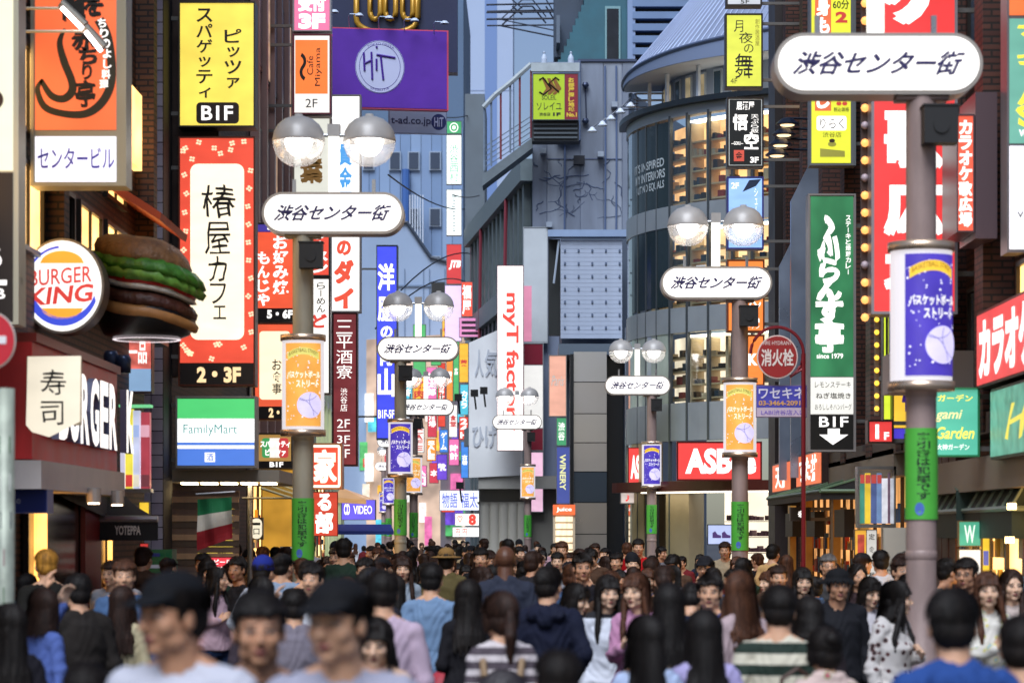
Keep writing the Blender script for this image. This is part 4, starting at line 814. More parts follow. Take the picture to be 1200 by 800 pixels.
put('body', MB().box(-13 * s, 13 * s, 0, .8, 0, CAMZ + 33 * s), mat('#c9b8a0', .5), o); put('sign_board', MB().box(-13 * s, 13 * s, -.06, 0, CAMZ + 22 * s, CAMZ + 34 * s), emi('#f0601c', 1.0, .1), o)
q = MB(); text_mb(q, 'Juice', -9 * s, 9 * s, CAMZ + 25 * s, CAMZ + 31 * s, -.07, .02); put('lettering', q, wl_, o)
for k in range(6): put('shelf_light', MB().box(-10 * s, 10 * s, -.04, 0, CAMZ + (-26 + k * 8) * s, CAMZ + (-20 + k * 8) * s), emi('#ffe6c0', 1.1, .3, (9, 1, 2)), o)
# far shops cluster at the end of the street
rs = random.Random(21); cols = ['#e23a20', '#f2b21c', '#2f7fd8', '#e86aa8', '#3fa85a', '#f7f2ea', '#6a3ad0', '#f28a1c', '#40b8d0', '#c82440']
words = ['福太郎', 'カラオケ', '居酒屋', '本店', '薬', 'カメラ', '食堂', 'ゲーム', '酒場', '靴', '時計', '24H', 'SALE', '寿司', '焼肉', '喫茶', 'CAFE', '古着', '本', '化粧品', '入口', '3F', '2F', '鳥', '牛丼', '居', '祭']
desc = {'#e23a20': 'red', '#f2b21c': 'amber', '#2f7fd8': 'sky blue', '#e86aa8': 'pink', '#3fa85a': 'green', '#f7f2ea': 'white', '#6a3ad0': 'violet', '#f28a1c': 'orange', '#40b8d0': 'turquoise', '#c82440': 'crimson'}
lay = [(500, 512, 430, 470, 120), (513, 522, 425, 500, 122), (523, 531, 415, 470, 118), (531, 538, 400, 470, 116), (538, 549, 402, 448, 112), (539, 549, 450, 486, 112), (526, 536, 474, 512, 117), (515, 525, 503, 530, 121), (501, 512, 473, 512, 121), (512, 524, 532, 562, 122), (526, 538, 514, 545, 119), (538, 549, 488, 515, 113), (500, 511, 514, 540, 123), (484, 499, 380, 440, 116), (484, 498, 442, 470, 118), (470, 483, 440, 470, 126), (485, 497, 500, 530, 117), (540, 549, 517, 560, 112), (503, 514, 542, 566, 125), (468, 482, 500, 520, 128), (486, 500, 545, 570, 119), (517, 533, 575, 600, 108), (534, 560, 575, 598, 106), (505, 517, 395, 428, 121), (518, 530, 370, 412, 122)]
by = {}
for i, l_ in enumerate(lay): by.setdefault(cols[(i * 7 + 3) % 10], []).append(((l_[0], l_[2]), i))
rank = {}
for c_, l_ in by.items():
    for k, (_, i) in enumerate(sorted(l_)): rank[i] = ('leftmost', 'second from the left', 'third from the left')[k] + ' of %s' % ('two', 'three')[len(l_) - 2]
for i, (a, b, c, d, Y) in enumerate(lay):
    col = cols[(i * 7 + 3) % 10]; wd = words[i % len(words)]; dk_ = col in ('#f7f2ea', '#f2b21c')
    vt = (d - c) > (b - a) * 1.3; n = len(wd)
    tall = (d - c) > 40
    r = (a + 1.5, c + 2, b - 1.5, d - 2)
    if vt and n * (b - a - 3) < (d - c): m_ = (c + d) / 2; hh = n * (b - a - 3) / 2; r = (a + 1.5, m_ - hh, b - 1.5, m_ + hh)
    sign('%s sign in the far cluster, %s %s ones' % (desc[col], rank[i], desc[col]), (a, c, b, d), Y, [((a + .5, c + .5, b - .5, d - .5), emi(col, .9, .15))], [(wd, r, emi('#c8201c', .8, 0) if dk_ else wl_, dict(vert=vt, bold=.04))], '#5a5560', .3, None, rim=.01, group='signs at the far end of the street')
fsign('wide white sign with blue characters over a pale canopy at the street end', (515, 574, 562, 598), 103, '#e8ecf8', 1.1, [('物語', (518, 577, 536, 595), emi('#5a6ad0', .8, 0)), ('福太', (540, 577, 560, 595), emi('#5a6ad0', .8, 0))])
fsign('cream sign with a big red eight under the wide white sign', (533, 601, 562, 616), 102, '#fbf2e6', 1.1, [('8', (549, 602, 558, 615), emi('#e03018', .9, 0), dict(bold=.06)), ('♡', (536, 604, 542, 612), emi('#e03018', .9, 0))])
fsign('white notice strip with two red dots beneath the cream sign', (530, 617, 562, 629), 102, '#fffaf4', 1.1, [('円', (534, 619, 539, 627), emi('#e03018', .9, 0)), ('円', (542, 619, 547, 627), emi('#e03018', .9, 0))])
o = block('distant_shops', 'distant lit shop row closing the end of the bending street', [(-14, 150), (-2.2, 140), (-2.2, 146), (-14, 156)], 13, emi('#d8b8a0', .6, .6, (.6, .6, .8)))  # the wall itself emits, standing for the lights of the shops
rs = random.Random(33)
for k in range(46):
    x, z = rs.uniform(-2, 10), rs.uniform(.4, 12); w_, h = rs.choice(((.5, 1.6), (.9, .5), (1.1, .9), (.4, 1.1), (1.4, .6)))
    t = x / 12; put('lit_window', MB().box(x, x + w_, -.25 - rs.uniform(0, .4) - x * .85, -.2 - x * .8, z, z + h), emi(rs.choice(cols + ['#fff0d8', '#ffe0b0', '#fff6ee', '#f6d0e0']), rs.uniform(.5, 1.1), .5, (3, 3, 3)), o)
o2 = block('distant_building', 'dim building right of the far signs closing the view', [(-4.4, 127), (-1.9, 127), (-1.9, 133), (-4.4, 133)], 10, mat('#8a8088', .6, 0, 0, 1, .3, .6))
for k in range(16):
    x, z = rs.uniform(0, 2), rs.uniform(.3, 9); put('lit_window', MB().box(x, x + rs.uniform(.3, .9), -.1 - rs.uniform(0, .2), -.01, z, z + rs.uniform(.3, 1.1)), emi(rs.choice(cols + ['#fff0d8', '#ffe0b0']), .8, .5, (3, 3, 3)), o2)
# blue awning shop, left far
o = thing('canvas_awning', 'blue fabric awning of a lit shop beyond the second left lamp post', 'awning', P(420, 620, 56)); s = 56 / F
q = MB(); q.add([(-34 * s, 0, 6 * s), (38 * s, 0, 6 * s), (44 * s, -.9, -2 * s), (-36 * s, -.9, -2 * s)], [(3, 2, 1, 0)]); q.add([(-36 * s, -.9, -2 * s), (44 * s, -.9, -2 * s), (44 * s, -.9, -6 * s), (-36 * s, -.9, -6 * s)], [(0, 1, 2, 3)]); put('canopy', q, mat('#2a3f96', .7), o)
fsign('violet lit sign above the blue awning, left', (400, 585, 440, 609), 56.4, '#6a5af0', .9, [('CD', (403, 590, 410, 603), wl_, dict(bold=.04)), ('VIDEO', (414, 592, 436, 602), wl_, dict(bold=.02))])
o = thing('tent_awning', 'cream tent-shaped awning glowing over the left shops', 'awning', P(418, 585, 54)); s = 54 / F
q = MB(); q.add([(-18 * s, 0, 14 * s), (22 * s, .3, 0), (14 * s, -.8, -1 * s), (-24 * s, -.8, 2 * s), (-18 * s, .9, 0)], [(0, 3, 2), (0, 2, 1), (0, 4, 3)]); q.add([(14 * s, -.8, -1 * s), (-24 * s, -.8, 2 * s), (-24 * s, -.8, -4 * s), (14 * s, -.8, -6 * s)], [(0, 1, 2, 3)]); put('canopy', q, emi('#f0b878', .55, .2), o)
# ------------------------------------------------------------ round glass building
A_, B_, Mi = Vector((2.58, 66.8)), Vector((6.15, 60.9)), Vector((3.35, 63.3))
def circ3(a, b, c):
    d = 2 * (a.x * (b.y - c.y) + b.x * (c.y - a.y) + c.x * (a.y - b.y))
    ux = (a.length_squared * (b.y - c.y) + b.length_squared * (c.y - a.y) + c.length_squared * (a.y - b.y)) / d
    uy = (a.length_squared * (c.x - b.x) + b.length_squared * (a.x - c.x) + c.length_squared * (b.x - a.x)) / d
    return Vector((ux, uy))
CC = circ3(A_, Mi, B_); RR = (A_ - CC).length
aA = math.atan2(A_.y - CC.y, A_.x - CC.x); aB = math.atan2(B_.y - CC.y, B_.x - CC.x)
if aB < aA: aB += 2 * math.pi
if aB - aA > math.pi: aA += 2 * math.pi
def arcp(t, out=0.0): a = aA + (aB - aA) * t; return (CC.x + (RR + out) * math.cos(a), CC.y + (RR + out) * math.sin(a))
def t_of(px):
    best = min(range(0, 1201), key=lambda k: abs(VX + F * arcp(k / 1000)[0] / arcp(k / 1000)[1] - px)); return best / 1000
def zf_(z): return max(0, CAMZ + (z - CAMZ) * 1.23) if z > .2 else z      # storey heights of this building
def aband(q, t0, t1, o0, o1, z0, z1, n=None, mi=0):
    z0, z1 = zf_(z0), zf_(z1)
    n = n or max(1, int(abs(t1 - t0) * 26)); 
    for i in range(n):
        a, b = t0 + (t1 - t0) * i / n, t0 + (t1 - t0) * (i + 1) / n; p, r, s_, u = arcp(a, o1), arcp(b, o1), arcp(b, o0), arcp(a, o0)
        q.add([(*p, z0), (*r, z0), (*s_, z0), (*u, z0), (*p, z1), (*r, z1), (*s_, z1), (*u, z1)], [(0, 3, 2, 1), (4, 5, 6, 7), (0, 1, 5, 4), (2, 3, 7, 6)] + ([(0, 4, 7, 3)] if i == 0 else []) + ([(1, 2, 6, 5)] if i == n - 1 else []), mi)
    return q
G = thing('glass_building', 'round glass shopping building with lit shelves of goods inside, right centre', 'building', (0, 0, 0))
spm = mat('#9aa2aa', .4, .3, .1, 6, .12, 1); mull = mat('#5d6368', .35, .6)
T1, T2, T3 = t_of(741), t_of(785), 1.15
for z0, z1 in ((8.08, 8.5), (5.95, 6.45), (3.8, 4.55), (10.25, 10.45)): put('spandrel', aband(MB(), T1 * 0, T3, -.25, .03, z0, z1), spm, G)
put('edge_strip', aband(MB(), 0, T1, -.04, .0, .1, 10.3), glassy((.75, .85, .82), .25, .04), G); put('edge_back', aband(MB(), 0, T1, -.6, -.5, 0, 10.3), mat('#a9b2ae', .4, 0, 0, 1, .2, 2), G)
adm = mat('#c3d0c8', .14, .45, .03, 1.5, .3, .7, stretch=(1, 1, .3))
adn = 4
for k in range(adn):
    a, b = T1 + (T2 - T1) * k / adn, T1 + (T2 - T1) * (k + 1) / adn
    put('advert_pane', aband(MB(), a + .003, b - .003, -.03, .012, 6.5, 10.2, 2), mat('#26343a', .2, .2, 0, 1, .1, 1), G); put('glass_pane', aband(MB(), a + .003, b - .003, -.03, .01, 3.85, 6.46, 2), adm, G)
    put('mullion', aband(MB(), b - .003, b + .003, -.05, .03, 0, 10.25, 1), mull, G)
def arctext(s_, px0, px1, z0, z1, rise, m, bold=.01):
    q = MB(); u0, u1 = t_of(px0), t_of(px1); text_mb(q, s_, 0, 1, z0, z1, 0, bold); out = []
    for x, y, z in q.v: p = arcp(u0 + (u1 - u0) * x, .02); out.append((*p, zf_(z) + rise * x))
    q.v = out; put('lettering', q, m, G)
grey_l = mat('#b9c4cc', .5)
for k, s_ in enumerate(("IT'S INSPIRED", 'MY INTERIORS', 'BUT NO EQUALS')): arctext(s_, 745 + k * 1, 779 + (k == 1), 9.32 - k * .23, 9.5 - k * .23, .02, grey_l, .02)
# lit floors
shelf_back = emi('#e8b878', .42, .45, (1.3, 1.3, .9)); shelf_m = mat('#c9b48c', .5); white_sh = mat('#d8d4cc', .5)
def floor_goods(z0, z1, rows, bright, seed, warmc):
    put('glowing_interior_wall', aband(MB(), T2 - .25, T3, -1.05, -1.0, z0, z1), emi(warmc, bright, .4, (1.6, 1.6, 1.2)), G)  # wall emits the warm room light itself
    put('ceiling_light', aband(MB(), T2 + .02, T3, -.8, -.5, z1 - .05, z1 - .02), emi('#fff0d0', 5, 0), G)
    put('interior_floor', aband(MB(), T2, T3, -1.0, -.25, z0, z0 + .02), mat('#8a7a66'), G)
    rs = random.Random(seed); qs = [MB() for _ in range(5)]
    for k in range(rows):
        z = z0 + .12 + (z1 - z0 - .3) * k / rows
        put('shelf', aband(MB(), T2 - .2, T3, -.75, -.4, z - .03, z), shelf_m, G)
        t = T2 - .2
        while t < T3 - .03:
            w_ = rs.uniform(.012, .03); h = rs.uniform(.12, (z1 - z0 - .3) / rows * .72)
            if rs.random() < .82: aband(qs[rs.randrange(5)], t, t + w_, -.7, -.45, z + .003, z + h * (rs.random() ** .5), 1)
            t += w_ + rs.uniform(.003, .02)
    for q, c in zip(qs, ('#241c1a', '#8a2a20', '#b8a88a', '#2b3a4a', '#5b4632')): tag(put('goods', q, mat(c, .5), G), kind='stuff')
    q = MB()
    for k in range(7):
        t = T2 + (T3 - T2) * (k + .5) / 7; aband(q, t - .006, t + .006, -.8, -.38, z0, z1 - .1, 1)
    put('shelf_side', q, mat('#c2b090', .5), G)
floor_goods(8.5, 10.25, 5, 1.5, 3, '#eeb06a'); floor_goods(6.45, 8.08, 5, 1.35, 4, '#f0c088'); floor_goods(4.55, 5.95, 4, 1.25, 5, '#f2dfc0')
for k, px in enumerate((786, 806, 831, 859, 882, 905)):
    t = t_of(px); put('mullion', aband(MB(), t - .004, t + .004, -.05, .05, 3.8, 10.3, 1), mull, G)
gp = glassy((.94, .97, .98), .03, .02, .3)
edges = [785, 806, 831, 859, 882, 905, 925]
for z0, z1 in ((8.5, 10.25), (6.45, 8.08), (4.55, 5.95)):
    for a, b in zip(edges, edges[1:]): put('pane', aband(MB(), t_of(a) + .004, t_of(b) - .004, -.012, 0, z0, z1, 2), gp, G)
arctext('17', 808, 828, 6.75, 7.25, 0, mat('#d8dcdc')); 
# set-back top storey and metal roof
q = aband(MB(), 0.0, T3, -1.0, -.95, 10.45, 11.4); put('upper_wall', q, mat('#8f9db4', .5, 0, .1, 5, .1, 1), G)
for i in range(12):
    t = .04 + i * .095; put('window', aband(MB(), t, t + .045, -.95, -.9, 10.5, 11.25, 1), mat('#b9c6d4', .4, .2), G); put('pane', aband(MB(), t + .006, t + .04, -.9, -.885, 10.55, 11.2, 1), emi('#c8b48a', .35, .5) if i % 3 else mat('#3c5060', .1), G)
for t in (.2, .4, .6, .8): put('upper_post', aband(MB(), t - .006, t + .006, -.5, -.42, 10.45, 11.3, 1), mat('#c0cad8', .4), G)
put('gutter_rim', aband(MB(), 0, T3, -.1, .22, 10.45, 10.56, 40), mat('#2c343c', .4, .4), G)
roofm = mat('#93a0bc', .45, .15, .08, 5, .12, 1.2)
n = 44; q = MB()
def rp(t, k):                      # eave at k=0 up to the high ridge at k=1; the roof sweeps up to the right
    lift = 11.38 + .35 * t; o0 = .12; top = 17.5
    p = arcp(t, o0 + (-5.0 * k)); return (p[0] + 1.3 * k, p[1], zf_(lift + (top - lift) * k))
for i in range(n):
    a, b = -.02 + 1.2 * i / n, -.02 + 1.2 * (i + 1) / n
    for k in range(6): q.quad(rp(a, k / 6), rp(b, k / 6), rp(b, (k + 1) / 6), rp(a, (k + 1) / 6))
put('metal_roof', q, roofm, G)
q = MB()
for i in range(n + 1):
    t = -.02 + 1.2 * i / n; q.tube([tuple(Vector(rp(t, k / 5)) + Vector((-.01, -.02, .02))) for k in range(6)], .009, 4)
put('roof_seams', q, mat('#a2b0cf', .4, .3), G); G_seam = G.children[-1]; G_seam['kind'] = 'stuff'
q = MB()
for i in range(n):
    a, b = -.02 + 1.2 * i / n, -.02 + 1.2 * (i + 1) / n; pa, pb = rp(a, 0), rp(b, 0); q.quad((pa[0], pa[1], zf_(11.3)), (pb[0], pb[1], zf_(11.3)), pb, pa)
put('eave_fascia', q, mat('#8494b4', .45, .2), G)
put('eave_edge', MB().tube([rp(-.02 + 1.2 * i / n, -.0) for i in range(n + 1)], .05, 6), mat('#4a5874', .4), G)
put('soffit', aband(MB(), 0, T3, -1.0, .08, 11.3, 11.35, 40), mat('#a3b0c6', .5), G)
put('side_wall', MB().prism([(2.6, 66.95), (2.68, 66.85), (5.2, 75), (5.1, 75.1)], 0, zf_(11.3)), mat('#6c7a90', .5, 0, .1, 4, .1, 1), G)
# projecting lamps and frame at the top left
fl = thing('lamp_frame', 'light steel frame projecting from the rim of the round glass building', 'frame', P(755, 122, 65.6)); s = 65.6 / F
for k in range(4): put('rail', MB().tube([((-10) * s, -.0, (12 - k * 8) * s), (36 * s, .2, (12 - k * 8 + 2) * s)], .03, 5), mat('#8fa0b6', .4, .4), fl)
put('upright', MB().tube([(-10 * s, 0, 12 * s), (-10 * s, 0, -14 * s)], .03, 5), mat('#8fa0b6', .4, .4), fl)
for k, (x, y) in enumerate(((694, 154), (706, 147), (716, 140), (727, 132), (739, 125))):
    l_ = thing('floodlight', 'white dome floodlight before the concrete wall, ' + ('lowest and leftmost', 'second from left', 'the middle one', 'second from right', 'highest and rightmost')[k] + ' of five', 'floodlight', P(x, y, 65.0), 0, 'row of floodlights before the concrete wall')
    put('shade', MB().lathe([(.001, .12), (.05, .1), (.08, .05), (.13, .0), (.12, -.02), (.001, -.02)], 14), mat('#d3deee', .4), l_)
    d = P(748, 128 - k * 3, 65.3) - P(x, y, 65.0); put('arm', MB().tube([(0, 0, .1), tuple(d * .55 + Vector((0, 0, .22))), tuple(d)], .016, 5), mat('#39465c', .4), l_)
# shoe shop at street level
put('glowing_shop_wall', aband(MB(), T2 - .3, T3, -2.5, -2.4, 0, 3.0), emi('#fff2d8', 1.2, .15, (.8, .8, .8)), G)  # glows by itself in place of light from shop lamps
put('street_pier', aband(MB(), T1, T1 + .14, -.5, .02, 0, 3.8), mat('#b5a583', .5, 0, .1, 8, .1, 2), G); put('street_pier', aband(MB(), T2 - .02, T2 + .1, -.5, .02, 0, 3.0), mat('#a39678', .5, 0, .1, 8, .1, 2), G)
put('dark_opening', aband(MB(), T1 + .15, T2 - .025, -.4, -.3, 0, 3.0), mat('#3a2a20', .3), G)
put('canopy', aband(MB(), T1 + .1, T3, .0, .75, 2.78, 2.98), mat('#4a1c18', .35, .1), G); put('canopy_light', aband(MB(), T2 - .05, T3, .1, .6, 2.755, 2.775), emi('#fff0d8', 3, 0), G)
put('steel_edge', MB().cyl((2.68, 66.5, 0), .19, 0, 7.3, 16).mesh('steel_edge', True), mat('#a9aaa6', .25, .8), G)
arctext('ASBEE', 812, 824, 2.83, 2.93, 0, grey_l, .03)
q = MB(); text_mb(q, 'ASBEE', 0, 1, 0, 1, 0, .03)
q = MB(); q2 = MB(); rs = random.Random(8)
for r_ in range(7):
    aband(q2, T2 - .15, T3, -2.38, -2.15, .27 + r_ * .32, .285 + r_ * .32)
    for i in range(36):
        t = T2 - .15 + i * .028
        if rs.random() < .8: aband(q, t, t + rs.uniform(.012, .02), -2.38, -2.2, .3 + r_ * .32, .3 + r_ * .32 + rs.uniform(.07, .13), 1)
tag(put('shoes', q, mat('#6a4a58', .5, 0, 0, 1, .6, 6), G), kind='stuff')
put('display_shelf', q2, mat('#b8a890', .5), G)['kind'] = 'stuff'
def scr(o, X, Z, ty, s):
    for x in (840, 851):
        q = MB(); q.poly([(X(x - 5), Z(630)), (X(x + 5), Z(630)), (X(x + 5), Z(627)), (X(x + 1), Z(626)), (X(x - 2), Z(622)), (X(x - 5), Z(624))], ty); put('shoe_image', q, mat('#5a3a7a'), o)
sign('flat screen showing two purple shoes inside the shoe shop', (829, 614, 859, 638), 61.0, [((830, 615, 858, 637), emi('#a8b4dc', .9, .1))], [], '#20242c', .06, None, rim=.01, name='display_screen', extra=scr, cat='screen')
redE = emi('#e8221c', 1.0, .08)
sign('red shoe shop sign with large white letters on the round glass building', (793, 517, 893, 563), 60.6, [((795, 519, 891, 561), redE)], [('ASBee', (803, 525, 886, 555), wl_, dict(bold=.05))], '#6a1a18', .25, None)
sign('narrow red sign with white letters left of the third right lamp post', (736, 524, 756, 569), 64.6, [((737, 525, 755, 568), redE)], [('ASB', (739, 533, 755, 561), wl_, dict(bold=.05))], '#6a1a18', .25, None)
sign('white and orange notice box under the narrow red sign', (727, 576, 760, 590), 65, [((728, 577, 759, 589), emi('#d8c8c0', .7, .2))], [('♪', (733, 579, 738, 587), redE)], '#8a8480', .2, None)

# ------------------------------------------------------------ right side
o, d = facade('brick_building', 'dark brown brick building with pilasters along the right side of the street', 'building', WALL_R, 23.0, 47.6, 15, brickR, 1, 6)
for k in range(9):
    y = -d + .5 + k * 2.9; put('pilaster', MB().box(-.32, -.002, y, y + .5, 3.0, 15), brickR, o)
    put('drain_pipe', MB().tube([(-.1, y + .8, 3), (-.1, y + .8, 15)], .07, 8), mat('#59433d', .4, .4), o)
cells = []
for k, z in enumerate((3.5, 5.4, 7.3, 9.2)):
    for j in range(8): cells.append((-d + 1.5 + j * 2.9, -d + 3.0 + j * 2.9, z, z + 1.2, (j + k) % 5 == 0))
wall_windows(o, 1, cells, unl=mat('#5b6f88', .12, .2, 0, 1, .3, 1))
put('belt', MB().box(-.3, -.003, -d, d, 2.98, 3.2), mat('#2e1b17', .5), o)
for k, y in enumerate((8.2, 10.2)):
    put('metal_frame', MB().add([(-.55, y, 2.9), (-.55, y, 7.6 - k * .9), (-.05, y, 8.6 - k * .9), (-.05, y, 2.9), (-.55, y + .12, 2.9), (-.55, y + .12, 7.6 - k * .9), (-.05, y + .12, 8.6 - k * .9), (-.05, y + .12, 2.9)], [(0, 1, 2, 3), (7, 6, 5, 4), (0, 4, 5, 1), (1, 5, 6, 2), (2, 6, 7, 3), (3, 7, 4, 0)]), mat('#8a97ac', .3, .6, 0, 1, .3, 1), o)
put('grey_box', MB().box(-.95, -.02, -7.2, -6.4, 5.25, 5.7), mat('#5a444a', .4, .2), o)
q = MB()
for i in range(12): q.box(-.5, -.47, -6 + i * .3, -5.95 + i * .3, 3.95, 4.8)
q.box(-.52, -.45, -6, -2.4, 4.8, 4.86); q.box(-.52, -.45, -6, -2.4, 3.9, 3.96); put('balcony_railing', q, mat('#1d1a1c', .4), o)
put('pale_unit', MB().box(-.9, -.02, -6.6, -5.6, 3.55, 4.0), mat('#b8aca8', .5), o)
for k in range(6): put('red_panel', MB().box(-.12, -.003, -6.0 + k * .5, -5.55 + k * .5, 1.0, 3.0), mat('#4a1f17', .5, 0, .1, 20, .2, 4), o)
o = block('glass_building', 'narrow brown clad building edge between the round glass building and the brick one', [(4.6, 47.9), (6.4, 47.9), (6.4, 49.2), (4.6, 49.2)], 15, mat('#2b2324', .5, 0, .1, 10, .2, 1)); o.name = 'brick_pier'; o['category'] = 'pier'
o['label'] = 'dark brick pier between the round glass building and the brick building'
# hanging signs of the right side
Y46 = 45.5
fm_ = '#2c2422'
sign('yellow green backlit izakaya sign with brush characters, 4F, upper right centre', (850, 16, 894, 103), Y46, [((852, 18, 892, 101), emi('#cdd23a', .95, .12))],
     [('月', (860, 24, 871, 38), inkm, dict(bold=0, wob=.02)), ('夜', (866, 38, 882, 51), inkm, dict(bold=0, wob=.02)), ('の', (872, 52, 883, 62), inkm, dict(bold=0)), ('舞', (861, 63, 883, 92), inkm, dict(bold=0, wob=.02)), ('創作居酒屋', (885, 22, 890, 54), mat('#8a7a2c'), dict(vert=True, bold=0)), ('4F', (856, 92, 864, 98), mat('#5a5a20'), dict(bold=0))], fm_, .3, WALL_R)
sign('black framed sign with white brush characters and a red seal, 3F', (852, 114, 895, 196), Y46, [((854, 116, 893, 194), mat('#cfd2cc', .5)), ((855, 117, 892, 193), mat('#14181a', .4)), ((860, 176, 872, 189), emi('#c23c24', .9, .1))],
     [('悟', (859, 134, 876, 153), wl_, dict(bold=.03, wob=.02)), ('空', (872, 155, 889, 175), wl_, dict(bold=.03, wob=.02)), ('天ぷら飯', (880, 134, 889, 156), wl_, dict(vert=True, bold=0)), ('居酒屋', (863, 119, 884, 129), wl_, dict(bold=.02)), ('—GOKU—', (857, 166, 871, 170), wl_), ('3F', (879, 184, 889, 191), wl_, dict(bold=.04)), ('金', (862, 178, 870, 187), inkm)], fm_, .3, WALL_R)
sign('pale blue 2F advertising light box with a dark wing shape', (852, 207, 895, 292), Y46, [((854, 209, 893, 290), emi('#8ab4f0', 1.0, .15))], [('2F', (857, 214, 866, 221), wl_, dict(bold=.02)), ('シューズ', (884, 220, 888, 262), wl_, dict(vert=True, bold=0))], '#3a3a86', .3, WALL_R,
     extra=lambda o, X, Z, ty, s: put('printed_wing', MB().poly([(X(870), Z(225)), (X(878), Z(211)), (X(892), Z(210)), (X(886), Z(218))], ty), mat('#1a2a4a'), o))
sign('orange sign for a garden restaurant with a thin inner frame', (852, 304, 896, 389), Y46, [((854, 306, 894, 387), emi('#f07a10', 1.0, .1))], [('t', (870, 364, 874, 370), wl_), ('Garden', (862, 370, 890, 378), wl_, dict(bold=.03)), ('ガーデン', (870, 380, 890, 385), wl_, dict(bold=.01)), ('～', (878, 352, 892, 360), wl_)], '#7a3a10', .3, WALL_R)
sign('orange sign with a white K beside the fire hydrant disc', (875, 392, 896, 452), Y46, [((877, 394, 894, 450), emi('#f07a10', 1.0, .1))], [('K', (877, 414, 888, 428), wl_, dict(bold=.05))], '#7a3a10', .3, WALL_R)
sign('white sign cut by the top edge with dark text 5F', (851, -30, 893, 7), Y46, [((853, -28, 891, 5), emi('#c8ccd4', .7, .1))], [('5F', (868, 0, 878, 4.5), inkm)], fm_, .3, WALL_R)
o = thing('wall_lamps_cluster', 'row of black hooded lamps on the brick wall left of the yellow massage sign', 'lamp bracket', P(915, 165, 42)); s = 42 / F
for k in range(4):
    y = (18 - k * 12) * s; x = (14 - k * 4) * s
    put('hood', MB().lathe([(.001, .12), (.1, .09), (.2, 0), (.19, -.01), (.001, -.01)], 14, (x - .1, -.1, y)), mat('#101a2c', .4), o); put('bulb', MB().lathe([(.001, -.03), (.1, -.025), (.12, -.012)], 12, (x - .1, -.1, y)), emi('#ffd8a0', 2.0, 0), o)
    put('arm', MB().tube([(x - .1, -.1, y + .1), (x + .5, 0, y + .1)], .02, 5), mat('#101a2c', .4), o)
sign('yellow green massage shop sign with an orange strip and lying figure', (949, -30, 1003, 194), 37.2, [((951, -28, 997, 191), emi('#d8dc1c', .98, .08)), ((955, -26, 974, 130), emi('#d8602a', .9, .1)), ((957, 136, 992, 153), wl_, 3)],
     [('全身もみほぐし', (957, -24, 972, 128), wl_, dict(vert=True, bold=.05)), ('60分', (976, 0, 995, 11), inkm), ('2', (979, 14, 993, 27), emi('#c8281c', .8, 0), dict(bold=.05)), ('!!', (980, 108, 993, 124), emi('#c8281c', .8, 0), dict(bold=.06)), ('税込価格', (977, 126, 995, 131), inkm), ('りらく', (961, 139, 989, 151), inkm, dict(bold=0)), ('渋谷店', (964, 155, 986, 161), inkm, dict(bold=0))], '#6f7478', .3, WALL_R,
     extra=lambda o, X, Z, ty, s: (put('printed_figure', MB().poly(disc(X(975), Z(169), 5 * s, 3 * s), ty).poly([(X(961), Z(184)), (X(990), Z(184)), (X(990), Z(177)), (X(961), Z(174))], ty), mat('#b8b44a'), o), put('printed_figure', MB().poly(disc(X(975), Z(165), 3.4 * s, 2.2 * s), ty - .002), mat('#3a2a20'), o)))
gse = emi('#0c7a44', .6, .6, (2.2, 1, 1.2))
sign('tall green steak and curry restaurant sign with brush lettering and B1F arrow', (947, 227, 1003, 529), 36, [((950, 230, 1000, 441), gse), ((950, 442, 1000, 485), emi('#eceae2', .85, .08)), ((950, 486, 1000, 526), mat('#12110f', .4))],
     [('ふ', (958, 252, 984, 308), wl_, dict(bold=.04, wob=.05)), ('ら', (960, 302, 984, 332), wl_, dict(bold=.04, wob=.03)), ('ん', (957, 330, 986, 352), wl_, dict(bold=.05, wob=.03)), ('す', (956, 350, 988, 378), wl_, dict(bold=.05, wob=.02)), ('亭', (956, 376, 988, 412), wl_, dict(bold=.06, wob=.02)), ('ステーキと焙煎カレー', (991, 252, 997, 322), wl_, dict(vert=True, bold=.02)), ('since 1979', (957, 414, 988, 420), wl_, dict(bold=.02)),
      ('レモンステーキ', (955, 447, 997, 454), inkm, dict(bold=0)), ('ねぎ塩焼き', (956, 460, 997, 467), inkm, dict(bold=.01)), ('おろししそハンバーグ', (955, 473, 998, 480), inkm, dict(bold=0)), ('B1F', (960, 488, 994, 500), wl_, dict(bold=.015))], '#8f8a88', .32, WALL_R, rim=.025,
     extra=lambda o, X, Z, ty, s: put('printed_arrow', MB().poly([(X(a), Z(b)) for a, b in ((970, 502), (984, 502), (984, 509), (994, 509), (976, 521), (960, 509), (970, 509))], ty), wl_, o))
def karamark(o, X, Z, ty, s): pass
sign('huge red vertical karaoke sign with white characters behind the nearest right lamp', (1021, -40, 1122, 368), 27.3, [((1024, -38, 1119, 365), emi('#e01414', .95, .12))],
     [('ケ', (1034, -34, 1110, 26), wl_, dict(bold=.09)), ('歌', (1038, 128, 1104, 196), wl_, dict(bold=.05)), ('広', (1038, 210, 1104, 274), wl_, dict(bold=.06)), ('場', (1038, 286, 1104, 350), wl_, dict(bold=.05))], '#8f8a90', .4, WALL_R, rim=.03)
o = thing('bulb_strip', 'vertical strip of round orange bulbs left of the huge red sign', 'light strip', P(1013, 165, 27.6)); s = 27.6 / F
put('strip', MB().box(-4 * s, 4 * s, 0, .05, -203 * s, 170 * s), mat('#3a2620', .5), o)
bm = MB().lathe([(.0005, -.045), (.03, -.033), (.045, 0), (.03, .033), (.0005, .045)], 12).mesh('bulb', True); be = emi('#ffa850', 1.6, 0); bo_ = mat('#b8a8b0', .3)
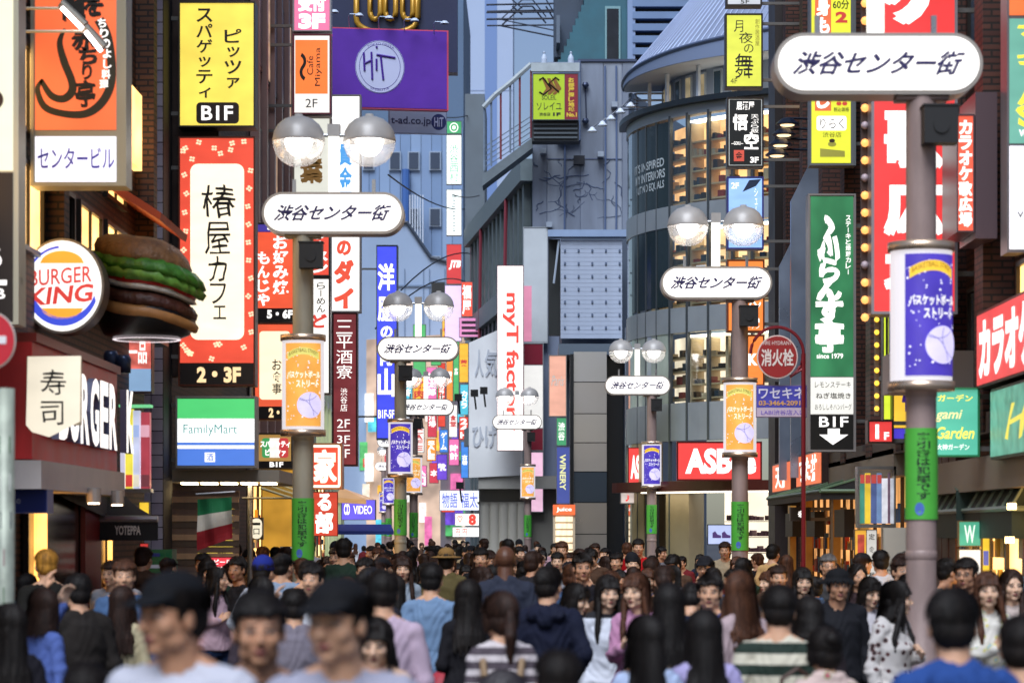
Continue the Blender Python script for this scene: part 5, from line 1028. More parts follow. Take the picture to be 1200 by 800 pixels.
for k in range(19): b_ = put('bulb', bm, be, o, (0, -.04, (160 - k * 20.4) * s)); b_.material_slots[0].link = 'OBJECT'; b_.material_slots[0].material = bo_ if k in (7, 10, 15) else be
o = thing('bulb_strip', 'strip of tiny yellow bulbs hanging above the red 1F sign', 'light strip', P(1027, 430, 28.4)); put('strip', MB().box(-2 * s, 3 * s, 0, .05, -58 * s, 62 * s), mat('#6a6058', .5), o)
bm2 = MB().lathe([(.0005, -.028), (.02, -.02), (.028, 0), (.02, .02), (.0005, .028)], 10).mesh('bulb', True)
for k in range(8): put('bulb', bm2, emi('#ffc020', 2.2, 0), o, (0, -.03, (57 - k * 15.3) * s))
sign('red square sign reading 1F beside the green sticker lamp post', (1017, 492, 1047, 519), 32, [((1019, 494, 1045, 517), emi('#d8201c', .95, .1))], [('1', (1023, 497, 1033, 514), wl_, dict(bold=.05, keep=True)), ('F', (1036, 506, 1042, 515), wl_, dict(bold=.04))], '#2a1c1a', .25, WALL_R)
sign('yellow and violet light box right of the red 1F sign', (1046, 440, 1064, 519), 32.1, [((1047, 441, 1063, 501), emi('#f2c020', .95, .1)), ((1047, 502, 1063, 517), emi('#3a20c8', .8, .1))], [('4', (1057, 448, 1063, 482), mat('#6a3ac8'))], '#2a1c1a', .25, WALL_R)
sign('narrow lime green vertical sign behind the nearest lamp banner', (1035, 368, 1045, 492), 32.3, [((1036, 369, 1044, 491), emi('#d4e818', .95, .1))], [], '#2a1c1a', .2, None)
o = sign('orange white karaoke light box seen from the side, grey case', (1121, 134, 1142, 272), 25.9, [((1122, 136, 1141, 270), emi('#e8502c', .95, .1))], [('カラオケ歌広場', (1124, 140, 1139, 266), wl_, dict(vert=True, bold=.05))], '#5a484e', .9, None, rz=R(0))
put('grey_case', MB().box(.10, .32, -.0, .95, -.66, .82), mat('#5a484e', .4, .1), o)
tealm = emi('#6fb8a4', .75, .1)
o = sign('teal mesh sign with yellow neon loops over a white panel at the right edge', (1180, -60, 1262, 296), 25.4, [((1183, -58, 1260, 18), emi('#f0702a', .95, .1)), ((1183, 22, 1260, 168), tealm), ((1183, 171, 1260, 292), emi('#f4f2fa', 1.15, .05))],
     [('マ', (1192, 28, 1225, 52), emi('#ffe23a', 1.1, 0), dict(bold=.02, wob=.04)), ('キ', (1192, 56, 1225, 84), emi('#ffe23a', 1.1, 0), dict(bold=.02, wob=.04)), ('ん', (1192, 96, 1225, 124), emi('#ffe23a', 1.1, 0), dict(bold=.03, wob=.04)), ('S', (1190, 122, 1215, 150), emi('#ffe23a', 1.1, 0), dict(bold=.03, wob=.04)), ('w', (1194, 152, 1204, 160), wl_), ('V I N O', (1192, 248, 1230, 255), mat('#555555'))], '#8a8488', .34, None)
def wallsign(label, px0, px1, z0, z1, m, texts, frame='#3a2a28', out=.42, wall=WALL_R, bev=.03, **k):
    """sign lying in the plane of a street wall; px0 < px1 in the photo"""
    s_ = 1 if wall > 0 else -1; we = wall - s_ * out; Ya, Yb = we * F / (px0 - VX), we * F / (px1 - VX); near, far = min(Ya, Yb), max(Ya, Yb); L = far - near
    o = thing('wall_sign', label, 'sign', (wall, far if s_ > 0 else near, z0), -math.pi / 2 if s_ > 0 else math.pi / 2)
    H_ = z1 - z0
    put('cabinet', MB().box(0, L, -out + .01, -.0, 0, H_), mat(frame, .4, .3), o); put('face_panel', MB().box(bev, L - bev, -out, -out + .009, bev, H_ - bev), m, o)
    for st, (a, b, c, d_), mm, op in texts: q = MB(); text_mb(q, st, L * a, L * b, H_ * c, H_ * d_, -out - .004, **op); put('lettering', q, mm, o)
    return o
wallsign('large red to pink karaoke sign with white characters on the right wall', 1144, 1216, 3.43, 4.2, emi('#e02a2e', .95, .15), [('カラオケ', (.06, .94, .12, .86), wl_, dict(bold=.06))])
wallsign('teal neon sign with a yellow scrawl low on the right wall, photo edge', 1160, 1225, 2.68, 3.38, emi('#5fb098', .6, .4, (5, 5, 5)), [('Ha', (.3, .9, .2, .8), emi('#ffe84a', .8, 0), dict(bold=.0, shear=.4, wob=.05))])
wallsign('small orange shop board with white characters, the left one of two', 905, 926, 2.7, 3.25, emi('#e8641c', .9, .12), [('天丼', (.2, .8, .15, .9), wl_, dict(bold=.03))])
wallsign('larger orange shop board with white characters, the right one of two', 933, 962, 2.72, 3.28, emi('#e8641c', .9, .12), [('すた丼', (.15, .85, .15, .9), wl_, dict(bold=.03))])
sign('teal neon garden sign with yellow cursive beside the nearest lamp post', (1092, 454, 1148, 535), 26.2, [((1094, 456, 1146, 533), emi('#48b89a', .8, .12))], [('ガーデン', (1099, 462, 1140, 470), emi('#ffe84a', 1.1, 0), dict(wob=.02)), ('gami', (1096, 480, 1128, 494), emi('#f8e89a', 1.0, 0), dict(shear=.3)), ('Garden', (1097, 500, 1142, 514), emi('#ffe84a', 1.1, 0), dict(shear=.3)), ('大神ガーデン', (1098, 520, 1136, 527), wl_)], '#2c8a5a', .2, WALL_R)
# fire hydrant sign
Yh = 34; s = Yh / F
o = thing('fire_hydrant_sign', 'round red fire hydrant sign hanging in a thin red ring on a curved pole', 'hydrant sign', P(911, 418, Yh))
q = MB().slab(disc(0, 0, 24 * s, 25.5 * s, 36), 0, .03); put('rim', q, mat('#e0c8c0', .5), o); put('disc', MB().slab(disc(0, 0, 22.6 * s, 24 * s, 36), -.006, 0), mat('#9c2020', .45), o)
q = MB(); text_mb(q, '消火栓', -19 * s, 19 * s, -11 * s, 9 * s, -.009, .025); text_mb(q, 'FIRE HYDRANT', -17 * s, 17 * s, 14 * s, 18.5 * s, -.009, 0); put('lettering', q, mat('#e8d8d0', .5), o)
q = MB(); q.tube([(31 * s * math.cos(R(a)) + 0, .05, 4 * s + 31 * s * math.sin(R(a))) for a in range(-60, 185, 10)], .022, 7); q.tube([(15 * s, .05, -23 * s), (30 * s, .05, -14 * s), (31 * s, .05, 4 * s)], .02, 6); put('ring_arm', q, mat('#7d1a24', .4, .2), o)
put('pole', MB().tube([(31 * s, .05, 4 * s), (31 * s, .05, -(HY - 418) * s - CAMZ + .03)], .03, 8), mat('#7d1a24', .4, .2), o)
sign('violet blue advertising plate with phone number under the hydrant disc', (886, 451, 946, 489), 34.1, [((887, 452, 945, 477), mat('#4a4ab8', .4, 0, 0, 1, .15, 3)), ((887, 477.5, 945, 488), mat('#c8b4c8', .4))], [('ワセキネ', (889, 454, 943, 467), mat('#e0dcf0'), dict(bold=.02)), ('03-3464-2091', (889, 469, 938, 475), mat('#d8a060'), dict(bold=.03)), ('LABI渋谷店入口', (892, 480, 943, 486), mat('#6a4ac0'), dict(bold=0))], '#8a7a98', .03, None, name='sign_plate', rim=0)
# street level, right
o = thing('canvas_awning', 'dark green canvas awning with a light cursive name at the right edge', 'awning', P(1110, 606, 28.6)); s = 28.6 / F
za = 0; L = 5.0
def awn(o, x0, x1, y0, y1, ztop, zf, drop, m, m2=None, ribs=6):
    q = MB(); q.add([(x1, y0, ztop), (x1, y1, ztop), (x0, y1, zf), (x0, y0, zf)], [(0, 1, 2, 3)]); q.add([(x0, y0, zf - .02), (x0, y1, zf - .02), (x0, y1, zf - drop), (x0, y0, zf - drop)], [(0, 1, 2, 3)])
    q.add([(x1, y0, ztop), (x0, y0, zf), (x0, y0, zf - drop), (x1, y0, zf - drop)], [(0, 1, 2, 3)]); q.add([(x1, y1, ztop), (x0, y1, zf), (x0, y1, zf - drop), (x1, y1, zf - drop)], [(0, 3, 2, 1)])
    put('canopy', q, m, o)
    q = MB(); q.tube([(x0, y0 - .02, zf), (x0, y1, zf)], .03, 6)
    for i in range(ribs): y = y0 + (y1 - y0) * i / (ribs - 1); q.tube([(x1, y, ztop + .02), (x0, y, zf + .02)], .018, 5)
    if m2: q.tube([(x0, y0 - .02, zf), (x1, y0 - .02, zf)], .03, 6)
    put('frame', q, m2 or steel, o)
o.location = (WALL_R, 0, 0)
awn(o, -.25, -.01, 25.2, 30.6, 2.62, 2.2, .3, mat('#1f332c', .6), mat('#8fa090', .4, .3), 12)
q = MB(); q.box(-.42, -.01, 28.4, 28.42, 2.12, 2.5); put('end_flap', MB().quad((-.33, 28.0, 2.1), (.6, 28.0, 2.1), (.6, 28.0, 2.42), (-.33, 28.0, 2.42)), mat('#1f332c', .6), o)
q = MB(); text_mb(q, 'mulligan', -.06, .28, 2.19, 2.32, 27.98, 0, .3); put('lettering', q, mat('#b8b48a'), o)
put('slope', MB().add([(-.33, 28.0, 2.425), (.6, 28.0, 2.425), (.6, 30.4, 2.8), (-.1, 30.4, 2.8)], [(0, 1, 2, 3)]), mat('#52685c', .6, 0, 0, 1, .1, 5), o)
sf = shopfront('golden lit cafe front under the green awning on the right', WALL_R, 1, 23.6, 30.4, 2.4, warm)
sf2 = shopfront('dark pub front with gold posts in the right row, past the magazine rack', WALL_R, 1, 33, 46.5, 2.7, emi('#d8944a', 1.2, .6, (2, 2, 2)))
for y in (-4.4, -1.2, 2.6, 5.2): put('gold_post', MB().box(-.42, -.31, y, y + .35, .03, 2.7), mat('#c89a4a', .4, .2, 0, 1, .3, 3), sf2)
for y in (-3.2, .6, 4): put('black_board', MB().box(-.5, -.35, y, y + 1.2, 1.9, 2.3), mat('#161412', .5), sf2)
o = thing('canvas_awning', 'black canopy with green edge over the dark pub front', 'awning', (WALL_R, 0, 0)); awn(o, -.9, -.33, 36, 44, 2.72, 2.55, .12, mat('#14181a', .6), mat('#5f7a5c', .4), 5)  # edge bars are plain green in colour
q = MB(); text_mb(q, '黒', .0, .35, 2.2, 2.38, 35.97, .03); q.v = [(x - .9, y, z + .1) for x, y, z in q.v]
sign('small black lamp sign with a pale emblem hanging under the black canopy', (926, 594, 950, 610), 40, [((927, 595, 949, 609), mat('#1c1a1a', .4))], [('※', (935, 598, 942, 606), wl_)], '#3a3634', .15, WALL_R)
o = thing('magazine_rack', 'steel framed case of upright coloured posters on the right', 'rack', P(1028, 580, 33)); s = 33 / F
q = MB(); q.box(-23 * s, 22 * s, 0, .25, 30 * s, 34 * s); q.box(-23 * s, 22 * s, 0, .25, -38 * s, -34 * s); q.box(-23 * s, -21 * s, 0, .25, -34 * s, 30 * s); q.box(20 * s, 22 * s, 0, .25, -34 * s, 30 * s); put('case', q, steel, o)
for k, (c, w_) in enumerate((('#2f8a74', 6), ('#e8c21c', 7), ('#3a4f86', 7), ('#6a8ab8', 6), ('#e4e4ee', 7), ('#5a3a56', 3), ('#c8ccd8', 4))):
    x = -20 + sum((6, 7, 7, 6, 7, 3, 4)[:k]); put('poster', MB().box(x * s + .003, (x + w_) * s - .003, .04, .08, -33 * s, (20 + 6 * (k % 2)) * s), emi(c, .7, .3, (6, 1, 6)), o); 
    if k < 4: put('poster_head', MB().box(x * s + .006, (x + w_) * s - .006, .03, .04, 14 * s, 24 * s), emi('#c83a30', .6, 0), o)
o = thing('notice_board', 'white board with thin scribbled drawing standing right of the menu poster', 'board', P(1053, 660, 31.5)); s = 31.5 / F
put('panel', MB().box(-18 * s, 19 * s, 0, .05, -1.9 + .35, 42 * s), mat('#c8c4b8', .5, 0, 0, 1, .06, 2), o); put('frame', MB().box(-20 * s, -18.2 * s, -.01, .06, -1.55, 44 * s), steel, o)
q = MB(); rs = random.Random(5)
for k in range(5):
    x, y = rs.uniform(-10, 8), rs.uniform(-26, 6); q.tube([((x + 4 * math.cos(a * .9 + k)) * s, -.004, (y + a * 1.6 + 3 * math.sin(a * 1.7)) * s) for a in [i * .7 for i in range(9)]], .004, 4)
put('scribble', q, inkm, o)
sign('yellow and red menu poster with small food pictures on the right', (1001, 620, 1028, 702), 32.2, [((1002, 621, 1015, 701), emi('#e8a81c', .8, .2)), ((1016, 621, 1027, 701), emi('#d8d4cc', .7, .15)), ((1005, 626, 1013, 690), emi('#b83218', .7, .5, (9, 9, 9)))], [('定', (1018, 625, 1025, 632), inkm), ('食', (1018, 640, 1025, 647), inkm), ('丼', (1018, 655, 1025, 662), inkm), ('麺', (1018, 670, 1025, 677), inkm)], '#6a5040', .06, None, rim=.01, name='poster', cat='poster')
sign('green lit parfait poster above a white menu light in the cafe front', (1123, 610, 1150, 640), 27, [((1124, 611, 1149, 639), emi('#3fae8a', .8, .2))], [('W', (1130, 615, 1143, 636), emi('#eafff0', 1, 0), dict(bold=.02))], '#8a7a50', .08, None, rim=.01, name='poster', cat='poster')
sign('blank white lit menu panel below the green parfait poster', (1123, 643, 1150, 678), 27, [((1124, 644, 1149, 677), emi('#fff8ec', 1.1, .05))], [], '#8a7a50', .08, None, rim=.01, name='light_box')
sign('narrow colourful vertical strip of stacked food labels in the cafe front', (1151, 607, 1160, 676), 27.2, [((1151.5, 608, 1159.5, 675), emi('#e8c41c', .9, .2)), ((1152.5, 612, 1158.5, 630), emi('#c83a6a', .8, .2)), ((1152.5, 645, 1158.5, 662), emi('#4a5ab8', .8, .2))], [], '#8a7a50', .06, None, rim=.005, name='poster', cat='poster')
q = MB()
for k in range(5): q.cyl((-.4, -2.2 - k * .1, .9 + k * .32), .045, 0, .06, 10)
put('lamp_bulb', q, emi('#ffd890', 6, 0), sf)

# ------------------------------------------------------------ left, street level and small things
o = thing('canvas_awning', 'black awning with a silver front bar and white lettering, left', 'awning', (WALL_L, 0, 0))
q = MB(); q.add([(0, 24.6, 2.5), (0, 29.4, 2.62), (.55 + .53, 28.0, 2.05), (.1, 24.6, 2.3)], [(0, 3, 2, 1)]); 
q = MB(); q.add([(.02, 25.0, 2.52), (.02, 29.0, 2.5), (.67, 27.6, 2.12), (.2, 27.6, 2.12), (.2, 25.0, 2.3)], [(0, 4, 3, 2, 1)]); put('canopy', q, mat('#16161a', .7), o)
Ya = 27.5; x0 = (115 - VX) / F * Ya - WALL_L; x1 = (185 - VX) / F * Ya - WALL_L; zt = CAMZ + (HY - 608) * Ya / F; zb = CAMZ + (HY - 633) * Ya / F
put('front_bar', MB().tube([(x0, Ya, zt), (x1, Ya, zt)], .04, 8), mat('#b0b0b6', .3, .8), o); put('valance', MB().box(x0, x1, Ya - .01, Ya + .02, zb, zt - .03), mat('#121214', .7), o)
q = MB(); text_mb(q, 'YOTEPPA', x0 + .18, x0 + .46, zb + .06, zb + .16, Ya - .015, .03); put('lettering', q, mat('#d8cfc4'), o)
q = MB(); q.add([(x0 - .1, 26.0, zt + .3), (x0 + .0, Ya, zt), (x1, Ya, zt), (x0 - .1, 28.6, zt + .35)], [(0, 1, 2, 3)]); put('canopy_side', q, mat('#1b1b20', .7), o)
sign('small blue fabric awning panel by the grey pole, left edge', (15, 562, 55, 601), 22.6, [((16, 572, 54, 600), mat('#27357e', .7))], [('の', (19, 584, 24, 590), mat('#c8c8d8'))], '#5a6ab0', .3, WALL_L, rim=0, name='fabric_panel')
sign('white pennant shaped sushi sign with two black characters before the red fascia', (31, 417, 95, 498), 22.1, [], [], '#b8ac98', .04, None, rim=0,
     extra=lambda o, X, Z, ty, s: (put('cloth_panel', MB().slab([(X(31), Z(498)), (X(38), Z(506)), (X(58), Z(512)), (X(94), Z(494)), (X(95), Z(417)), (X(33), Z(418))], -.02, -.008), emi('#f0e4cc', .85, .08), o),
       [put('lettering', text_mb(MB(), c, X(r[0]), X(r[2]), Z(r[3]), Z(r[1]), -.025, 0, wob=.02), inkm, o) for c, r in (('寿', (48, 433, 78, 463)), ('司', (48, 470, 75, 498)))]))
# poster column beside the fascia
cols_ = ('#f0ece0', '#e8c81c', '#f4f0f4', '#b03040')
o = thing('poster_column', 'narrow lit column of stacked bright posters right of the white letters', 'poster column', P(160, 520, 29)); s = 29 / F
for k, (a, b, c) in enumerate(((-19, -13, '#c8c4da'), (-13, -4, '#e8d83a'), (-4, 4, '#c6cce8'), (5, 16, '#a8283c'))):
    put('poster', MB().box(a * s + .003, b * s - .003, -.02, .1, -52 * s, (43 - k * 2) * s), emi(c, .85, .25, (4, 4, 4)), o)
    put('poster_foot', MB().box(a * s + .006, b * s - .006, -.03, -.02, -50 * s, -36 * s), emi(('#e8b868', '#d82c24', '#e8e0c8', '#6a1828')[k], .8, .1), o)
    put('poster_mid', MB().box(a * s + .006, b * s - .006, -.03, -.02, 8 * s, 22 * s), emi(('#f4f0f4', '#f4f4f8', '#9ab0e0', '#d8a0b0')[k], .9, .1), o)
put('green_top', MB().box(-20 * s, 17 * s, -.05, .15, 43 * s, 46 * s), emi('#6ad08a', .9, 0), o); put('tray', MB().box(-22 * s, 18 * s, -.1, .15, -57 * s, -52.5 * s), steel, o)
sign('red and white price strip hanging below the black awning', (164, 636, 174, 716), 28.2, [((164.5, 637, 173.5, 715), emi('#d8221c', .8, .1))] + [((165.5, 641 + k * 13, 172.5, 647 + k * 13), emi('#f4e8dc', .9, 0)) for k in range(6)], [], '#6a2018', .05, None, rim=.005, name='poster', cat='poster')
sign('small yellow vertical sign above the awning bar', (163, 588, 175, 606), 28.6, [((163.5, 588.5, 174.5, 605.5), emi('#f2c81c', .9, .1))], [], '#5a4a18', .1, None, rim=.005)
sign('little green square sign with yellow edge under the grey soffit', (122, 577, 134, 593), 28.3, [((122.5, 577.5, 133.5, 592.5), emi('#e8d83a', .7, .0)), ((125, 579, 132, 591), emi('#1c8a4a', .7, 0))], [], '#5a4a18', .1, None, rim=.005)
sign('photo light box with red cherry-like picture behind the pennant sign', (145, 396, 178, 460), 30.4, [((146, 397, 177, 458), emi('#e86a5c', .8, .6, (5, 5, 5))), ((146, 432, 177, 458), emi('#8ab0d8', .8, .1))], [('一品', (150, 400, 172, 426), wl_, dict(bold=.02))], '#6a5a58', .2, None, rim=.01, name='light_box')
# crates
cr = mat('#12603a', .45); crl = emi('#b8c8d8', .2, 0)
def crate_mb():
    q = MB(); w_, d_, h = .2, .17, .13
    q.box(-w_, w_, -d_, d_, 0, .015); q.box(-w_, w_, -d_, -d_ + .015, .015, .05); q.box(-w_, w_, -d_, -d_ + .015, h - .04, h); q.box(-w_, w_, d_ - .015, d_, .015, h)
    for x in (-w_, w_ - .015): q.box(x, x + .015, -d_ + .015, d_ - .015, .015, h)
    for i in range(6): x = -w_ + i * (2 * w_ - .02) / 5; q.box(x, x + .02, -d_ + .002, -d_ + .013, .05, h - .04)
    return q.mesh('shell')
cm = crate_mb()
names = ['bottom', 'second from the bottom', 'third from the bottom', 'fourth from the bottom', 'fifth from the bottom', 'sixth from the bottom', 'seventh from the bottom', 'eighth from the bottom', 'ninth from the bottom', 'tenth from the bottom', 'eleventh from the bottom', 'second from the top', 'topmost']
for k in range(13):
    c = thing('crate', 'green plastic beer crate, %s of the stack beside the black awning' % names[k], 'crate', ((185 - VX) / F * 29.6 + .008 * ((k * 7) % 3 - 1), 29.6, .03 + k * .134), R((k * 5) % 3 - 1), 'stacked beer crates')
    put('shell', cm, cr, c); put('crate_label', MB().box(-.1, .06, -.176, -.171, .05, .09), mat('#b8c4d8' if k % 2 else '#20307a'), c)
# flag
o = thing('flag', 'hanging Italian flag in green, white and red before the striped wood wall', 'flag', P(251, 578, 32.2)); s = 32.2 / F
def fy(x, z): return .04 * math.sin(x * 21 + z * 4) + .02 * math.sin(x * 9 - z * 13)
for nm, c, (u0, u1) in (('green_band', '#1f7a4a', (0, .32)), ('white_band', '#d8d0c0', (.32, .64)), ('red_band', '#a02028', (.64, 1))):
    q = MB()
    for i in range(14):
        for k in range(4):
            def pt(a, b): x = (-20 + 41 * a) * s; zz = -(4 - 9 * a * 0 + (60 - 12 * a) * b) * s - (1 - a) * .03; return (x, fy(x, zz), zz)
            a0, a1 = i / 14, (i + 1) / 14; b0 = u0 + (u1 - u0) * k / 4; b1 = u0 + (u1 - u0) * (k + 1) / 4; q.quad(pt(a0, b1), pt(a1, b1), pt(a1, b0), pt(a0, b0))
    put(nm, q.mesh(nm, True), mat(c, .8, 0, .1, 60, .08, 6), o)
put('staff', MB().tube([(-22 * s, .02, -1 * s), (24 * s, .02, 2 * s)], .015, 6), steel, o)
sign('yellow grill shop sign behind the Italian flag', (231, 592, 274, 700), 33.6, [((232, 593, 273, 699), emi('#f2d44a', .85, .15))], [('焼', (255, 641, 264, 649), inkm, dict(bold=.04))], '#8a7a3a', .1, None, rim=.01)
sign('red lit beer board low on the wall beneath the Italian flag', (240, 652, 274, 680), 33.3, [((241, 653, 273, 670), emi('#e8283c', .95, .1)), ((256, 670.5, 273, 679), emi('#fff0f0', 1.1, 0))], [('生ビール', (243, 655, 271, 661), wl_, dict(bold=.03)), ('280円', (250, 663, 270, 668), wl_, dict(bold=.03))], '#6a1820', .1, None, rim=.01)
# left near pole covered with stickers, no entry sign
o = thing('sign_pole', 'pale grey sticker-covered pole at the left edge, strongly out of focus', 'pole', ((6 - VX) / F * 15, 15, 0))
put('pole', MB().cyl((0, 0, 0), .055, 0, 2.8, 18).mesh('pole', True), mat('#a9b0a0', .5, .2, .2, 8, .4, 6), o)
rs = random.Random(2)
for k in range(7): z = 1.1 + k * .22; put('sticker', bend(MB().box(-.035, .03, -.003, .0, z, z + .1), .055, rs.uniform(-.5, .5)), mat(('#3a3a44', '#c8c8c0', '#4a6a4a', '#8a4a5a')[k % 4], .5), o)
o = thing('no_entry_sign', 'red round traffic sign with white bar cut by the left edge', 'traffic sign', P(-6, 400, 15.0)); s = 15 / F
put('plate', MB().slab(disc(0, 0, 26 * s, 42 * s * .75, 36), -.09, -.08), mat('#c4102a', .4), o); put('bar', MB().box(-17 * s, 17 * s, -.094, -.09, -4 * s, 5 * s), mat('#e8e4e4', .4), o)
put('rim', MB().slab(disc(0, 0, 27.5 * s, 33 * s, 36), -.079, -.07), mat('#c8c8c8', .3, .6), o)
# thin service pole and lantern left of the nearest left lamp
o = thing('service_pole', 'thin grey pole with small insulators between the wood wall and the yellow shop', 'pole', P(293, 625, 33.9)); o.location.z = 0
put('pole', MB().tube([(0, 0, 0), (0, 0, 5)], .035, 8), steel, o); put('crossarm', MB().tube([(-.1, -.05, 2.42), (.55, -.05, 2.42)], .015, 5), mat('#2a2a2a'), o)
sign('round white paper sign plate beside the yellow shop wall', (292, 606, 308, 632), 37, [((294, 607, 307, 631), emi('#f8ecd0', .9, .05), 6)], [('一', (296, 612, 305, 615), inkm), ('口', (297, 619, 304, 626), inkm)], '#5a4a38', .12, None, rim=0)
sign('yellow wall of the noodle shop glowing behind the nearest left lamp post', (306, 549, 346, 700), 40.6, [((307, 550, 345, 699), emi('#e0a018', .6, .4, (2, 1, 2)))], [], '#7a5a18', .3, WALL_L, name='glowing_wall_panel', cat='wall panel')  # wall panel emits its own yellow glow in place of lamplight
o = thing('canvas_awning', 'yellow striped awning over the noodle shop, left of the nearest lamp post', 'awning', P(325, 570, 39)); s = 39 / F
q = MB(); q.add([(-18 * s, .6, 12 * s), (22 * s, .6, 0), (40 * s, -.3, -22 * s), (-16 * s, -.3, -2 * s)], [(0, 3, 2, 1)]); put('canopy', q, mat('#d8a830', .6), o)
for k in range(4): put('awning_bar', MB().tube([((-17 + k * 4) * s, -.32 + k * .2, (-2 + k * 4) * s), ((38 - k * 4) * s, -.32 + k * .2, (-20 + k * 6) * s)], .02, 5), mat('#e8d8a0', .5), o)
fsign('small wall board with rows of menu slips beside the noodle shop door', (328, 640, 346, 700), 39, '#e8dcc8', .8, [('麺', (332, 645, 342, 655), inkm), ('飯', (332, 660, 342, 670), inkm)])
# black round floodlights on the left
for k, (x, y) in enumerate(((130, 422), (145, 427))):
    l_ = thing('spotlight', 'blue-grey drum spotlight over the red fascia, the %s one of a pair' % ('left', 'right')[k], 'spotlight', P(x, y, 27.2), 0, 'pair of drum spotlights'); put('housing', MB().lathe([(.001, -.09), (.075, -.09), (.08, .06), (.06, .1), (.001, .1)], 16).mesh('housing', True), mat('#33415e', .35, .5), l_); put('bracket', MB().tube([(0, .05, 0), (-.25, .3, .0)], .02, 6), mat('#33415e', .35, .5), l_)
# black lamps left of the white letter sign
for k, (x, y) in enumerate(((494, 487), (537, 466), (556, 461), (567, 458), (539, 569))):
    Y = 82 if k else 100; l_ = thing('spotlight', 'black angled spotlight, ' + ('left of the far signs', 'first above the faint characters', 'second above the faint characters', 'third above the faint characters, nearest the white letter sign', 'low over the pale canopy')[k], 'spotlight', P(x, y, Y)); put('housing', MB().box(-.12, .12, -.2, .1, -.1, .12), mat('#0e1014', .4), l_); put('arm', MB().tube([(0, 0, -.05), (.05, .1, -.5)], .03, 5), mat('#0e1014', .4), l_)
# overhead wires
for k, (a, b, sag) in enumerate(((P(455, 205, 70), P(545, 245, 120), .3), (P(470, 120, 75), P(560, 130, 130), .4), (P(440, 385, 72), P(545, 330, 110), -.6), (P(470, 340, 75), P(560, 300, 115), -.5), (P(530, 228, 110), P(562, 229, 110), .1))):
    pts = [a.lerp(b, i / 10) - Vector((0, 0, sag * (1 - (2 * i / 10 - 1) ** 2))) for i in range(11)]; c = pts[5].copy()
    w_ = put('overhead_wire', MB().tube([p - c for p in pts], .025, 5), mat('#1c2430', .5), None, c); tag(w_, ('thin dark wire crossing from the slope-roofed building to the far signs', 'thin wire below the purple billboard crossing towards the pale tower', 'sagging wire behind the second left pair of globes', 'wire rising to the right above the second left pair of globes', 'short wire by the white far sign')[k], 'wire')
# ------------------------------------------------------------ people
def caps(mb, p0, p1, r0, r1, n=12, flat=1.0):
    p0 = Vector(p0); p1 = Vector(p1); t = (p1 - p0); L = t.length; t.normalize()
    a = Vector((0, 1, 0)) if abs(t.y) < .9 else Vector((1, 0, 0))
    u = t.cross(a).normalized(); w_ = t.cross(u); vs = []; ring = []
    for k in range(4): g = -math.pi / 2 + math.pi / 2 * k / 3.4; ring.append((p0 + t * r0 * math.sin(g), r0 * math.cos(g)))
    ring.append((p0, r0)); ring.append((p1, r1))
    for k in range(3, -1, -1): g = math.pi / 2 - math.pi / 2 * k / 3.4; ring.append((p1 + t * r1 * math.sin(g), r1 * math.cos(g)))
    for c, r in ring:
        r = max(r, 1e-4)
        for j in range(n): g = 2 * math.pi * j / n; vs.append(c + u * r * math.cos(g) + w_ * r * math.sin(g) * flat)
    k = len(ring)
    fs = [(j * n + i, j * n + (i + 1) % n, (j + 1) * n + (i + 1) % n, (j + 1) * n + i) for j in range(k - 1) for i in range(n)]
    fs += [tuple(range(n - 1, -1, -1)), tuple(range((k - 1) * n, k * n))]
    return mb.add(vs, fs)
def ell(mb, c, r, M=None, n=14, m=9):
    vs = []; c = Vector(c)
    for j in range(m + 1):
        g = math.pi * (j + .01) / (m + .02) - math.pi / 2
        for i in range(n):
            a = 2 * math.pi * i / n; p = c + Vector((r[0] * math.cos(g) * math.cos(a), r[1] * math.cos(g) * math.sin(a), r[2] * math.sin(g)))
            vs.append(M @ p if M else p)
    fs = [(j * n + i, j * n + (i + 1) % n, (j + 1) * n + (i + 1) % n, (j + 1) * n + i) for j in range(m) for i in range(n)]
    fs += [tuple(range(n - 1, -1, -1)), tuple(range(m * n, (m + 1) * n))]
    return mb.add(vs, fs)
def loft(mb, rings, n=20):            # rings: (centre, rx, ry) stacked along z
    vs = []
    for c, rx, ry in rings:
        for i in range(n): a = 2 * math.pi * i / n; vs.append((c[0] + rx * math.cos(a), c[1] + ry * math.sin(a), c[2]))
    k = len(rings)
    fs = [(j * n + i, j * n + (i + 1) % n, (j + 1) * n + (i + 1) % n, (j + 1) * n + i) for j in range(k - 1) for i in range(n)]
    fs += [tuple(range(n - 1, -1, -1)), tuple(range((k - 1) * n, k * n))]
    return mb.add(vs, fs)
def remesh(mb, name, vox, smooth=1, disp=None):
    me = bpy.data.meshes.new('soup'); me.from_pydata(mb.v, [], mb.f); ob = bpy.data.objects.new('soup', me); C.objects.link(ob)
    r = ob.modifiers.new('r', 'REMESH'); r.mode = 'VOXEL'; r.voxel_size = vox; r.use_smooth_shade = True
    if smooth: s = ob.modifiers.new('s', 'SMOOTH'); s.factor = .5; s.iterations = smooth
    dg = bpy.context.evaluated_depsgraph_get(); dg.update()
    out = bpy.data.meshes.new_from_object(ob.evaluated_get(dg)); out.name = name
    bpy.data.objects.remove(ob); bpy.data.meshes.remove(me)
    if disp:
        n = len(out.vertices); co = np.zeros(n * 3, 'f'); no = np.zeros(n * 3, 'f')
        out.vertices.foreach_get('co', co); out.vertex_normals.foreach_get('vector', no)
        co = co.reshape(-1, 3); no = no.reshape(-1, 3); co = co + no * disp(co)[:, None]
        out.vertices.foreach_set('co', co.reshape(-1)); out.update()
    return out
